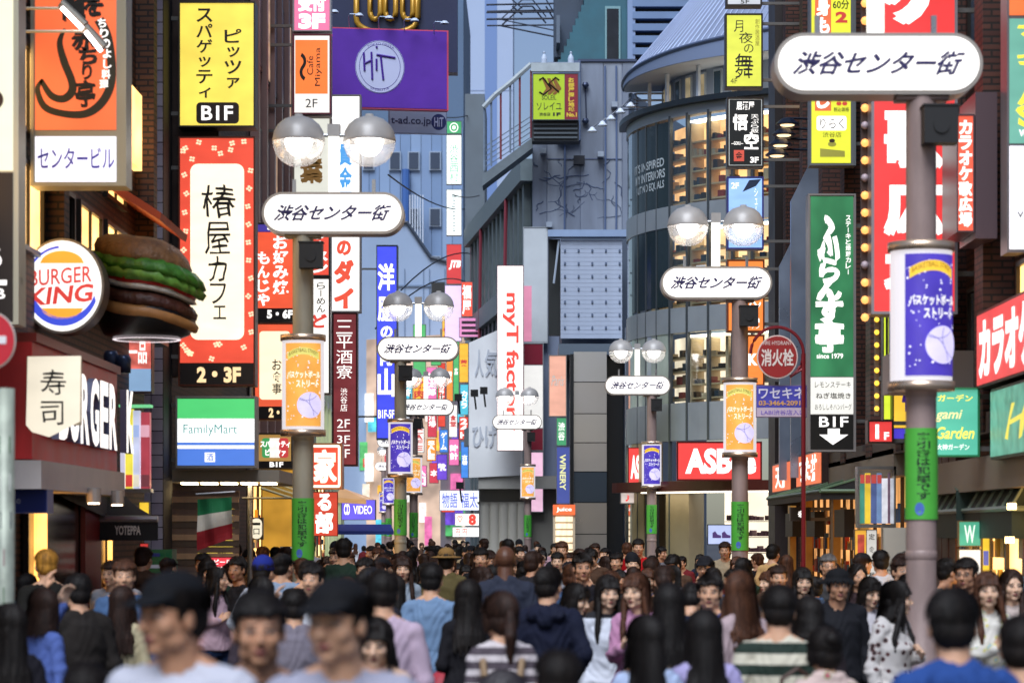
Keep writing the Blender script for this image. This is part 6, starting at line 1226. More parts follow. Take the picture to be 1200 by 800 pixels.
def fold(a, seed):                    # cloth folds: long soft creases
    rr = np.random.RandomState(seed); k = [(rr.uniform(-14, 14), rr.uniform(-14, 14), rr.uniform(-26, 26), rr.uniform(0, 6)) for _ in range(6)]
    def f(co):
        s = 0
        wx = co + .03 * np.sin(co[:, [1, 2, 0]] * 17 + seed)
        for q in k: s = s + np.sin(wx[:, 0] * q[0] + wx[:, 1] * q[1] + wx[:, 2] * q[2] + q[3])
        return a * np.clip(1 - np.abs(s) / 1.3, -.25, 1) + a * .3 * np.sin(wx[:, 2] * 55 + 6 * np.sin(wx[:, 0] * 21 + seed) + wx[:, 1] * 25)
    return f
def strands(a, seed, hc):
    def f(co):
        ang = np.arctan2(co[:, 0] - hc[0], co[:, 1] - hc[1])
        z = co[:, 2]
        return a * (.5 * np.sin(ang * 37 + np.sin(z * 15 + seed) * 2.2) + .35 * np.sin(ang * 67 + z * 9 + seed) + .5 * np.sin(ang * 11 + z * 9) + .5 * np.sin(z * 14 + ang * 3 + seed))
    return f
def loose(me, kind, Mh, hc, seed, n):
    '''fine locks lying over the hair mass, so that its outline breaks up'''
    rr = random.Random(seed * 7 + 1); vs = []; fs = []; cen = Vector((0, .022, .035)); cap_ = kind in ('cap', 'beanie', 'bucket', 'fedora')
    for _ in range(n):
        phi = rr.uniform(-math.pi, math.pi); front = abs(phi) < .95                     # phi = 0 looks forward
        el = rr.uniform(.1, .5) if cap_ else rr.uniform(.2, 1.45); k = 1.05 + rr.uniform(0, .09); wd = rr.uniform(.001, .0034)
        end = .05 if front else (-.95 if kind != 'short' and not cap_ else -.75)
        L = {'short': .045, 'bob': .2, 'long': .42, 'wavy': .4, 'pony': .1, 'bun': .1}.get(kind, .04) * rr.uniform(.7, 1.05)
        pts = []; e = el; ph = phi; d = 0; m_ = 9
        if kind == 'short' or cap_: step = L / 4 / .1; m_ = 4
        else: step = .28
        for i in range(m_ + 1):
            if e < end + (.25 if front else 0) and front: break
            if e < -.45 and kind in ('long', 'wavy', 'bob') and not front:
                p = pts[-1] + Vector((rr.uniform(-.006, .006), rr.uniform(.004, .014) if math.cos(phi) < .3 else 0, -(L / 7))); pts.append(p)
                if p.z < hc.z - L: break
                continue
            if e < end: break
            p = Mh @ (hc + cen + Vector((.087 * k * math.cos(e) * math.sin(ph), -.098 * k * math.cos(e) * math.cos(ph), .096 * k * math.sin(e)))); pts.append(p); e -= step; ph += rr.uniform(-.06, .06); k += rr.uniform(-.004, .012) if kind == 'short' else 0
        if len(pts) < 2: continue
        s = Vector((math.cos(phi), math.sin(phi), 0)) * wd; o = len(vs)
        for i, p in enumerate(pts): t = 1 - .6 * i / (len(pts) - 1); vs += [p - s * t, p + s * t]
        fs += [(o + 2 * i, o + 2 * i + 1, o + 2 * i + 3, o + 2 * i + 2) for i in range(len(pts) - 1)]
    bm = bmesh.new(); bm.from_mesh(me); nv = [bm.verts.new(v) for v in vs]
    for f in fs: bm.faces.new([nv[i] for i in f])
    bm.to_mesh(me); bm.free(); me.polygons.foreach_set('use_smooth', [True] * len(me.polygons)); me.update()
SKIN = []
def skinmat(c):
    m = mat(c, .5, 0, .05, 160, .06, 14, .4); m.node_tree.nodes['Principled BSDF'].inputs['Subsurface Weight'].default_value = .12
    m.node_tree.nodes['Principled BSDF'].inputs['Subsurface Radius'].default_value = (.02, .008, .004); return m
skins = [skinmat(c) for c in ('#cf9f7f', '#bd8b6c', '#deb598', '#aa7858', '#5b3826')]
lipm = mat('#a8645a', .45); darkm = mat('#150f0d', .35); eyew = mat('#a89c94', .3)
def hairmat(c, seed=0):
    k = ('h', c)
    if k in MC: return MC[k]
    m = bpy.data.materials.new('hair'); m.use_nodes = True; n = m.node_tree.nodes; l = m.node_tree.links; b = n['Principled BSDF']
    b.inputs['Roughness'].default_value = .62; b.inputs['Specular IOR Level'].default_value = .25
    tc = n.new('ShaderNodeTexCoord'); mp = n.new('ShaderNodeMapping'); mp.inputs['Scale'].default_value = (90, 90, 7)
    t = n.new('ShaderNodeTexNoise'); t.inputs['Scale'].default_value = 1; t.inputs['Detail'].default_value = 4
    l.new(tc.outputs['Object'], mp.inputs[0]); l.new(mp.outputs[0], t.inputs['Vector'])
    r = n.new('ShaderNodeValToRGB'); cc = lin(c); r.color_ramp.elements[0].position = .35; r.color_ramp.elements[1].position = .7
    r.color_ramp.elements[0].color = (cc[0] * .45, cc[1] * .45, cc[2] * .45, 1); r.color_ramp.elements[1].color = (cc[0] * 1.7, cc[1] * 1.7, cc[2] * 1.7, 1)
    l.new(t.outputs['Fac'], r.inputs[0]); l.new(r.outputs[0], b.inputs['Base Color'])
    bp = n.new('ShaderNodeBump'); bp.inputs['Strength'].default_value = .5; bp.inputs['Distance'].default_value = .004
    l.new(t.outputs['Fac'], bp.inputs['Height']); l.new(bp.outputs[0], b.inputs['Normal'])
    MC[k] = m; return m
def stripemat(c1, c2, pitch, duty=.5):
    k = ('st', c1, c2, pitch)
    if k in MC: return MC[k]
    m = bpy.data.materials.new('striped_cloth'); m.use_nodes = True; n = m.node_tree.nodes; l = m.node_tree.links; b = n['Principled BSDF']
    b.inputs['Roughness'].default_value = .85
    tc = n.new('ShaderNodeTexCoord'); sp = n.new('ShaderNodeSeparateXYZ'); l.new(tc.outputs['Object'], sp.inputs[0])
    d = n.new('ShaderNodeMath'); d.operation = 'DIVIDE'; d.inputs[1].default_value = pitch; l.new(sp.outputs[2], d.inputs[0])
    fr = n.new('ShaderNodeMath'); fr.operation = 'FRACT'; l.new(d.outputs[0], fr.inputs[0])
    g = n.new('ShaderNodeMath'); g.operation = 'GREATER_THAN'; g.inputs[1].default_value = duty; l.new(fr.outputs[0], g.inputs[0])
    x = n.new('ShaderNodeMix'); x.data_type = 'RGBA'; x.inputs[6].default_value = lin(c1); x.inputs[7].default_value = lin(c2)
    l.new(g.outputs[0], x.inputs[0]); l.new(x.outputs[2], b.inputs['Base Color']); MC[k] = m; return m
def floralmat(base, c1, c2):
    k = ('fl', base, c1)
    if k in MC: return MC[k]
    m = bpy.data.materials.new('printed_cloth'); m.use_nodes = True; n = m.node_tree.nodes; l = m.node_tree.links; b = n['Principled BSDF']
    b.inputs['Roughness'].default_value = .85; tc = n.new('ShaderNodeTexCoord')
    v = n.new('ShaderNodeTexVoronoi'); v.inputs['Scale'].default_value = 16; l.new(tc.outputs['Object'], v.inputs['Vector'])
    r = n.new('ShaderNodeValToRGB'); r.color_ramp.interpolation = 'CONSTANT'
    e = r.color_ramp.elements; e[0].color = lin(c1); e[1].position = .32; e[1].color = lin(base); q = e.new(.2); q.color = lin(c2)
    l.new(v.outputs['Distance'], r.inputs[0]); l.new(r.outputs[0], b.inputs['Base Color']); MC[k] = m; return m
def cloth(c): return mat(c, .85, 0, .25, 220, .1, 9, .25)

def hand(mb, wr, d, side, curl=.5, palm=None):
    """palm and five fingers; d: direction from wrist, palm: palm normal"""
    d = Vector(d).normalized(); pn = Vector(palm or (-side, 0, 0)); pn = (pn - d * pn.dot(d)).normalized(); s = d.cross(pn).normalized() * side
    wr = Vector(wr); ce = wr + d * .05
    for k in (-1, 0, 1): caps(mb, wr + s * k * .014, wr + d * .085 + s * k * .024, .017, .014, 8)
    for k, L in enumerate((.066, .076, .07, .056)):
        o = wr + d * .09 + s * (-.036 + .024 * k); c1 = curl * .6
        d1 = (d * math.cos(c1) + pn * math.sin(c1)); d2 = (d * math.cos(c1 * 2.4) + pn * math.sin(c1 * 2.4))
        m_ = o + d1 * L * .5; caps(mb, o, m_, .0105, .0095, 8); caps(mb, m_, m_ + d2 * L * .5, .0095, .008, 8)
    o = wr + d * .025 - s * .03; td = (d * .7 - s * .6 + pn * .35).normalized()
    caps(mb, o, o + td * .04, .014, .012, 8); caps(mb, o + td * .04, o + td * .04 + (td + d * .6).normalized() * .032, .012, .009, 8)

def arm_points(mode, s, fem):
    w_ = .138 if fem else .165
    sh = Vector((s * w_, .01, 1.365 if fem else 1.375))
    A = {'down': ((s * (w_ + .065), .03, 1.1), (s * (w_ + .07), -.05, .87), (0, -.15, -1)),
         'swing': ((s * (w_ + .06), .11, 1.11), (s * (w_ + .055), .07, .88), (0, -.25, -1)),
         'bag': ((s * (w_ + .05), .06, 1.13), (s * (w_ - .03), -.17, 1.17), (-s * .5, -.5, .5)),
         'phone': ((s * (w_ + .03), -.04, 1.13), (s * .09, -.26, 1.2), (-s * .3, -.5, .6)),
         'raise': ((s * (w_ + .1), -.2, 1.36), (s * .14, -.3, 1.6), (-s * .25, -.1, 1)),
         'face': ((s * (w_ + .06), -.12, 1.2), (s * .12, -.2, 1.42), (-s * .3, .05, 1)),
         'pocket': ((s * (w_ + .09), .07, 1.14), (s * (w_ - .01), -.06, .95), (-s * .2, -.3, -1))}[mode]
    return sh, Vector(A[0]), Vector(A[1]), Vector(A[2])

def make_person(spec, fine):
    """spec: sex, hair, top, bottom, arms (left, right), yaw/tilt of head, stride; local -Y is forward"""
    fem = spec.get('fem', 0); yaw = R(spec.get('yaw', 0)); nod = R(spec.get('nod', 0)); st = spec.get('stride', .16); seed = spec.get('seed', 1)
    al, ar = spec.get('arms', ('down', 'down')); hair = spec['hair']; top = spec.get('top', 'tee'); bot = spec.get('bottom', 'trousers')
    hc = Vector((0, -.035, 1.585)); nk = Vector((0, .005, 1.47))
    Mh = Matrix.Translation(nk) @ Euler((nod, 0, yaw), 'XYZ').to_matrix().to_4x4() @ Matrix.Translation(-nk)
    def H(p): return Vector(p) + hc
    b = MB()
    # head
    ell(b, H((0, .012, .028)), (.077, .096, .09), Mh); ell(b, H((0, -.018, -.035)), (.064 if not fem else .06, .068, .078), Mh)
    ell(b, H((0, -.058, -.094)), (.027, .024, .02), Mh)
    for s in (-1, 1):
        ell(b, H((s * .038, -.012, -.07)), (.028 if not fem else .022, .042, .03), Mh)
        ell(b, H((s * .034, -.05, -.026)), (.032, .034, .034), Mh); ell(b, H((s * .079, .004, -.012)), (.009, .02, .032), Mh)
        ell(b, H((s * .012, -.098, -.036)), (.009, .011, .007), Mh, 8, 6); ell(b, H((s * .031, -.0745, .0)), (.0165, .014, .0105), Mh, 10, 7)
        ell(b, H((s * .03, -.077, .021)), (.024, .012, .0075), Mh, 10, 6)
    n0, n1 = Mh @ H((0, -.084, .006)), Mh @ H((0, -.108, -.03)); caps(b, n0, n1, .009, .0125, 8)
    ell(b, H((0, -.083, -.061)), (.023, .012, .006), Mh, 10, 6); ell(b, H((0, -.082, -.0725)), (.018, .012, .0065), Mh, 10, 6)
    nr = .05 if fem else .058
    caps(b, (0, .02, 1.36), Mh @ Vector((0, -.012, 1.53)), nr * 1.15, nr)
    # trunk
    sw = .138 if fem else .165
    if fem: rings = [((0, 0, .82), .15, .1), ((0, .01, .92), .17, .12), ((0, .01, 1.0), .145, .105), ((0, 0, 1.1), .125, .095), ((0, -.01, 1.23), .14, .11), ((0, 0, 1.31), .132, .09), ((0, .01, 1.39), .08, .06)]
    else: rings = [((0, 0, .82), .15, .1), ((0, .01, .92), .165, .12), ((0, 0, 1.05), .148, .105), ((0, 0, 1.22), .16, .115), ((0, 0, 1.32), .16, .105), ((0, .01, 1.4), .09, .065)]
    loft(b, rings)
    caps(b, (-sw + .02, .01, 1.365), (sw - .02, .01, 1.365), .05, .05)
    for s in (-1, 1): caps(b, (s * .015, .02, 1.46), (s * (sw - .01), .012, 1.375), .035, .043)
    arms = {}
    for s, md in ((-1, al), (1, ar)):
        sh, el, wr, d = arm_points(md, s, fem); k = .85 if fem else 1.0
        caps(b, sh, el, .05 * k, .038 * k); caps(b, el, wr, .038 * k, .025 * k); hand(b, wr, d, s, spec.get('curl', .6)); arms[s] = (sh, el, wr)
    legs = {}
    for s in (-1, 1):
        ph = s * st
        hp = Vector((s * .088, 0, .86)); kn = Vector((s * .09, -ph * .55 - .02, .47)); an = Vector((s * .088, -ph + (.06 if ph < 0 else 0), .1 if ph > 0 else .13))
        caps(b, hp, kn, .082, .056); caps(b, kn, an, .054, .036)
        caps(b, an + Vector((0, .02, -.05)), an + Vector((s * .015, -.16, -.065 if ph > 0 else -.085)), .036, .03); legs[s] = (hp, kn, an)
    root = []
    body = remesh(b, 'body', .0055 if fine else .009, 3 if fine else 1)
    inv = Mh.inverted(); n = len(body.polygons); cen = np.zeros(n * 3, 'f'); body.polygons.foreach_get('center', cen); cen = cen.reshape(-1, 3)
    A = np.array(inv); l = cen @ A[:3, :3].T + A[:3, 3] - np.array(hc)
    x, y, z = np.abs(l[:, 0]), l[:, 1], l[:, 2]; mi = np.zeros(n, 'i')
    mi[(x < .022) & (z < -.056) & (z > -.078) & (y < -.08) & ((x / .024) ** 2 + ((z + .067) / .012) ** 2 < 1)] = 1
    e = ((x - .031) / .0155) ** 2 + ((z + .0) / .0062) ** 2; mi[(e < 1) & (y < -.065)] = 3
    mi[((x - .031) ** 2 + z ** 2 < .0068 ** 2) & (y < -.065)] = 2; mi[(np.abs(x - .031) < .017) & (np.abs(z - .0055) < .0022) & (y < -.065)] = 2
    mi[(x > .012) & (x < .047) & (np.abs(z - .0225 + (x - .03) ** 2 * 9) < .0035) & (y < -.055)] = 2
    mi[(x < .018) & (np.abs(z + .0665) < .0016) & (y < -.08)] = 2
    body.polygons.foreach_set('material_index', mi); body.polygons.foreach_set('use_smooth', [True] * n)
    root.append(('body', body, 'skin'))
    # clothes
    t = MB(); g = .016; hem = {'tee': .84, 'long': .82, 'jacket': .78, 'coat': .5, 'blouse': .86}[top if top in ('tee', 'long', 'jacket', 'coat', 'blouse') else 'tee']
    if top in ('jacket', 'coat'): g = .024
    rr = [(c, rx + g, ry + g) for c, rx, ry in rings if c[2] >= .82]
    if fem and top in ('blouse', 'long', 'tee'): rr = [((0, 0, hem), .18, .135)] + [(c, rx + g + (.02 if c[2] < 1.15 else 0), ry + g) for c, rx, ry in rings if c[2] > .9]
    elif hem < .82: rr = [((0, 0, hem), .2 if hem > .6 else .23, .15)] + rr
    rr[-1] = ((0, .01, 1.395), .09 + g, .07 + g)
    rr = [(c, rx + (.012 if c[2] < 1 else 0), ry + (.014 if c[2] < 1 else 0)) for c, rx, ry in rr]; loft(t, rr); caps(t, (-sw + .02, .01, 1.365), (sw - .02, .01, 1.365), .048 + g, .048 + g)
    for s in (-1, 1): caps(t, (s * .045, .02, 1.42), (s * (sw - .01), .012, 1.375), .03 + g, .04 + g)
    for s in (-1, 1):
        sh, el, wr = arms[s]; k = .85 if fem else 1.0
        if top == 'tee': q = sh.lerp(el, .62); caps(t, sh, q, .046 * k + g, .047 * k + g)
        else:
            caps(t, sh, el, .044 * k + g * .9, .036 * k + g * .8); caps(t, el, wr.lerp(el, .04), .042 * k + g, .03 * k + g * .8)
    loft(t, [((0, .012, 1.37), .1, .08), ((0, .016, 1.415), .078, .068), ((0, .018, 1.435), .066, .062)])
    if spec.get('hood'): caps(t, (-.08, .1, 1.4), (.08, .1, 1.4), .05, .05); caps(t, (0, .12, 1.36), (0, .11, 1.42), .06, .05)
    if top in ('jacket', 'coat'): caps(t, (-.06, .03, 1.44), (.06, .03, 1.44), .04, .04)
    v = .010 if fine else .014
    root.append(('top', remesh(t, 'top', v, 2, fold(.0085 if top != 'tee' else .007, seed)), 'top'))
    q = MB()
    if bot == 'skirt':
        loft(q, [((0, 0, .52), .25, .22), ((0, 0, .7), .22, .18), ((0, .01, .88), .19, .14), ((0, .01, 1.0), .155, .115)], 24)
    else:
        loft(q, [((0, 0, .8), .16, .112), ((0, .01, .9), .174, .127), ((0, .01, .95), .15, .105)])
        for s in (-1, 1):
            hp, kn, an = legs[s]
            if bot == 'shorts': caps(q, hp, kn, .1, .09)
            else: caps(q, hp, kn, .098, .068); caps(q, kn, an, .066, .055)
    root.append(('skirt' if bot == 'skirt' else 'trousers', remesh(q, 'bottom', .018, 2, fold(.004, seed + 5)), 'bottom'))
    for s in (-1, 1):
        hp, kn, an = legs[s]; z = MB(); caps(z, an + Vector((0, .035, -.05)), an + Vector((s * .018, -.17, -.062 if s * st > 0 else -.08)), .043, .038, flat=1)
        zz = min(p[2] for p in z.v)
        root.append(('shoe', remesh(z, 'shoe', .014, 1), 'shoe'))
    # hair
    h = MB(); hm = 'hair'; sy = 1
    hs_ = lambda c, r: ell(h, H(c), r, Mh)
    if hair != 'bald':
        if hair in ('short', 'cap', 'beanie', 'bucket', 'fedora', 'shortback'):
            hs_((0, .03, .042), (.086, .094, .092)); hs_((0, .055, -.01), (.078, .066, .075))
            for s in (-1, 1): hs_((s * .066, .012, .02), (.018, .05, .045))
            if hair == 'short':
                rs = random.Random(seed)
                for i in range(30):
                    a = -1.5 + 3.0 * i / 29; caps(h, Mh @ H((.06 * math.sin(a), .02 - .045 * math.cos(a), .1)), Mh @ H((.085 * math.sin(a), -.002 - .088 * math.cos(a) * (1 if rs.random() > .3 else .96), .06 + rs.uniform(-.01, .012))), .018, .009, 7)
        if hair in ('long', 'bob', 'pony', 'bun', 'wavy'):
            hs_((0, .025, .045), (.09, .1, .094)); hs_((0, .06, -.02), (.086, .062, .085))
            for s in (-1, 1): hs_((s * .076, .006, -.01), (.02, .05, .08)); caps(h, Mh @ H((s * .01, -.05, .105)), Mh @ H((s * .068, -.06, .03)), .024, .014)
            if spec.get('fringe', 1):
                for i in range(-3, 4): caps(h, Mh @ H((i * .016, -.05, .1)), Mh @ H((i * .019, -.088, .042)), .016, .008, 7)
            L = {'long': -.36, 'wavy': -.33, 'bob': -.13}.get(hair)
            if L:
                for i in range(-7, 8):
                    a = i / 7; xx = .072 * math.sin(a * 1.45); yy = .068 * math.cos(a * 1.45)
                    wv = .012 * math.sin(i * 2.3) if hair == 'wavy' else 0
                    p0 = Mh @ H((xx * .95, yy + .01, .0)); p1 = Mh @ H((xx * 1.08, yy + .045, -.13)); p2 = Vector((xx * 1.25 + wv, max(.085, yy + .07) + (.0 if L < -.2 else -.04), hc.z + L + .02 * math.cos(i * 3.1)))
                    p2 = p2 if L > -.2 else Vector((p2.x + p1.x * .3, .135 - abs(a) * .03, p2.z))
                    caps(h, p0, p1, .024, .022); caps(h, p1, p1.lerp(p2, .6), .022, .023 + wv); caps(h, p1.lerp(p2, .55), p2 + Vector((0, 0, .02 * math.sin(i * 2.7 + seed))), .022, .007)
                if spec.get('locks', 1) and L < -.2:
                    for s in (-1, 1):
                        p1 = Mh @ H((s * .078, -.02, -.05)); p2 = Vector((s * .1, -.1, 1.3)); caps(h, p1, p2, .024, .022); caps(h, p2, p2 + Vector((s * .005, -.01, -.09)), .022, .01)
            if hair == 'pony':
                p = Mh @ H((0, .12, .02)); caps(h, Mh @ H((0, .08, .03)), p, .035, .022); caps(h, p, p + Vector((0, .035, -.12)), .026, .034); caps(h, p + Vector((0, .035, -.12)), p + Vector((0, .0, -.3)), .034, .012)
            if hair == 'bun': hs_((0, .11, .07), (.045, .04, .042))
        hmesh = remesh(h, 'hair', .006 if fine else .009, 1, strands(.0028, seed, Mh @ hc))
        loose(hmesh, hair, Mh, hc, seed, 1300 if fine else 320)
        root.append(('hair', hmesh, 'hair'))
    if hair in ('cap', 'beanie', 'bucket', 'fedora'):
        c = MB(); hs2 = lambda cc, r: ell(c, H(cc), r, Mh, 20, 12)
        if hair == 'cap':
            hs2((0, .015, .055), (.088, .104, .078))
            for i in range(-3, 4): caps(c, Mh @ H((i * .02, -.06, .05)), Mh @ H((i * .019, -.165 + abs(i) * .009, .03)), .01, .006, 7)
        elif hair == 'beanie': hs2((0, .02, .06), (.092, .106, .098)); hs2((0, .015, .035), (.096, .11, .032))
        elif hair == 'bucket':
            hs2((0, .015, .07), (.095, .108, .07))
            for i in range(24): a = 2 * math.pi * i / 24; caps(c, Mh @ H((.085 * math.sin(a), .015 + .095 * math.cos(a), .055)), Mh @ H((.135 * math.sin(a), .015 + .145 * math.cos(a), .018)), .014, .008, 7)
        else:
            hs2((0, .015, .085), (.085, .1, .065)); hs2((0, .015, .07), (.088, .102, .03))
            hs2((0, .015, .048), (.17, .185, .011))
        root.append(('hat', remesh(c, 'hat', .007 if fine else .009, 2), 'hat'))
    if spec.get('glasses'):
        c = MB()
        for s in (-1, 1):
            pts = [Mh @ H((s * .032 + .021 * math.cos(a), -.098, .0 + .015 * math.sin(a))) for a in [2 * math.pi * i / 14 for i in range(15)]]
            c.tube(pts, .0022, 6); c.tube([Mh @ H((s * .053, -.096, .004)), Mh @ H((s * .079, -.0, .0))], .002, 6)
        c.tube([Mh @ H((-.011, -.099, .004)), Mh @ H((.011, -.099, .004))], .002, 6)
        root.append(('glasses', c.mesh('glasses'), 'dark'))
    return root
PLIB = {}
def person(proto, loc, rz, scale, cols, label, group=None):
    fin = proto if isinstance(proto, tuple) else (proto, 0)
    if fin not in PLIB: PLIB[fin] = make_person(PROTO[fin[0]], fin[1])
    o = thing('person', label, 'person', loc, rz, group); o.scale = (scale,) * 3
    mm = {'skin': cols.get('skin', skins[0]), 'top': cols.get('top'), 'bottom': cols.get('bottom', cloth('#1b1d24')), 'shoe': cols.get('shoe', mat('#1a1818', .5)),
          'hair': cols.get('hair', hairmat('#17110e')), 'hat': cols.get('hat', cloth('#14141a')), 'dark': darkm}
    for nm, me, key in PLIB[fin]:
        if not me.materials:
            me.materials.append(mm[key])
            if key == 'skin':
                for m_ in (lipm, darkm, eyew): me.materials.append(m_)
        c = bpy.data.objects.new(nm, me); C.objects.link(c); c.parent = o
        c.material_slots[0].link = 'OBJECT'; c.material_slots[0].material = mm[key]
    return o
PROTO = {
 'm_walk':  dict(hair='short', top='tee', arms=('swing', 'down'), stride=.2, seed=1),
 'm_back':  dict(hair='short', top='long', arms=('down', 'swing'), stride=-.17, seed=2, yaw=6),
 'm_jacket': dict(hair='short', top='jacket', arms=('pocket', 'down'), stride=.14, seed=3, yaw=-18, hood=1),
 'm_phone': dict(hair='short', top='tee', arms=('phone', 'phone'), stride=.05, seed=4, nod=22),
 'm_side':  dict(hair='short', top='long', arms=('down', 'bag'), stride=.15, seed=5, yaw=48),
 'm_cap':   dict(hair='cap', top='tee', arms=('down', 'down'), stride=.16, seed=6, yaw=-28),
 'm_beanie': dict(hair='beanie', top='long', arms=('down', 'pocket'), stride=.12, seed=7, hood=1),
 'm_glasses': dict(hair='short', top='jacket', arms=('down', 'pocket'), stride=.12, seed=8, glasses=1, yaw=14),
 'm_bucket': dict(hair='bucket', top='jacket', arms=('down', 'down'), stride=.15, seed=9),
 'm_fedora': dict(hair='fedora', top='jacket', arms=('down', 'pocket'), stride=.12, seed=10),
 'm_bald':  dict(hair='bald', top='coat', arms=('down', 'down'), stride=.14, seed=11, hood=0),
 'm_raise': dict(hair='short', top='jacket', arms=('down', 'raise'), stride=.06, seed=12),
 'w_long':  dict(fem=1, hair='long', top='long', bottom='skirt', arms=('down', 'bag'), stride=.13, seed=21, nod=2),
 'w_long2': dict(fem=1, hair='long', top='blouse', arms=('bag', 'down'), stride=.14, seed=22, yaw=26, fringe=0),
 'w_wavy':  dict(fem=1, hair='wavy', top='jacket', bottom='skirt', arms=('phone', 'bag'), stride=.1, seed=23, yaw=-22),
 'w_bob':   dict(fem=1, hair='bob', top='tee', arms=('down', 'bag'), stride=.14, seed=24, yaw=12, nod=12),
 'w_pony':  dict(fem=1, hair='pony', top='long', arms=('bag', 'bag'), stride=.12, seed=25, yaw=20, fringe=1),
 'w_bun':   dict(fem=1, hair='bun', top='coat', bottom='skirt', arms=('bag', 'down'), stride=.12, seed=26),
 'w_side':  dict(fem=1, hair='long', top='coat', arms=('down', 'bag'), stride=.12, seed=27, yaw=50),
 'w_face':  dict(fem=1, hair='bob', top='long', arms=('down', 'raise'), stride=.08, seed=28, yaw=28),
}
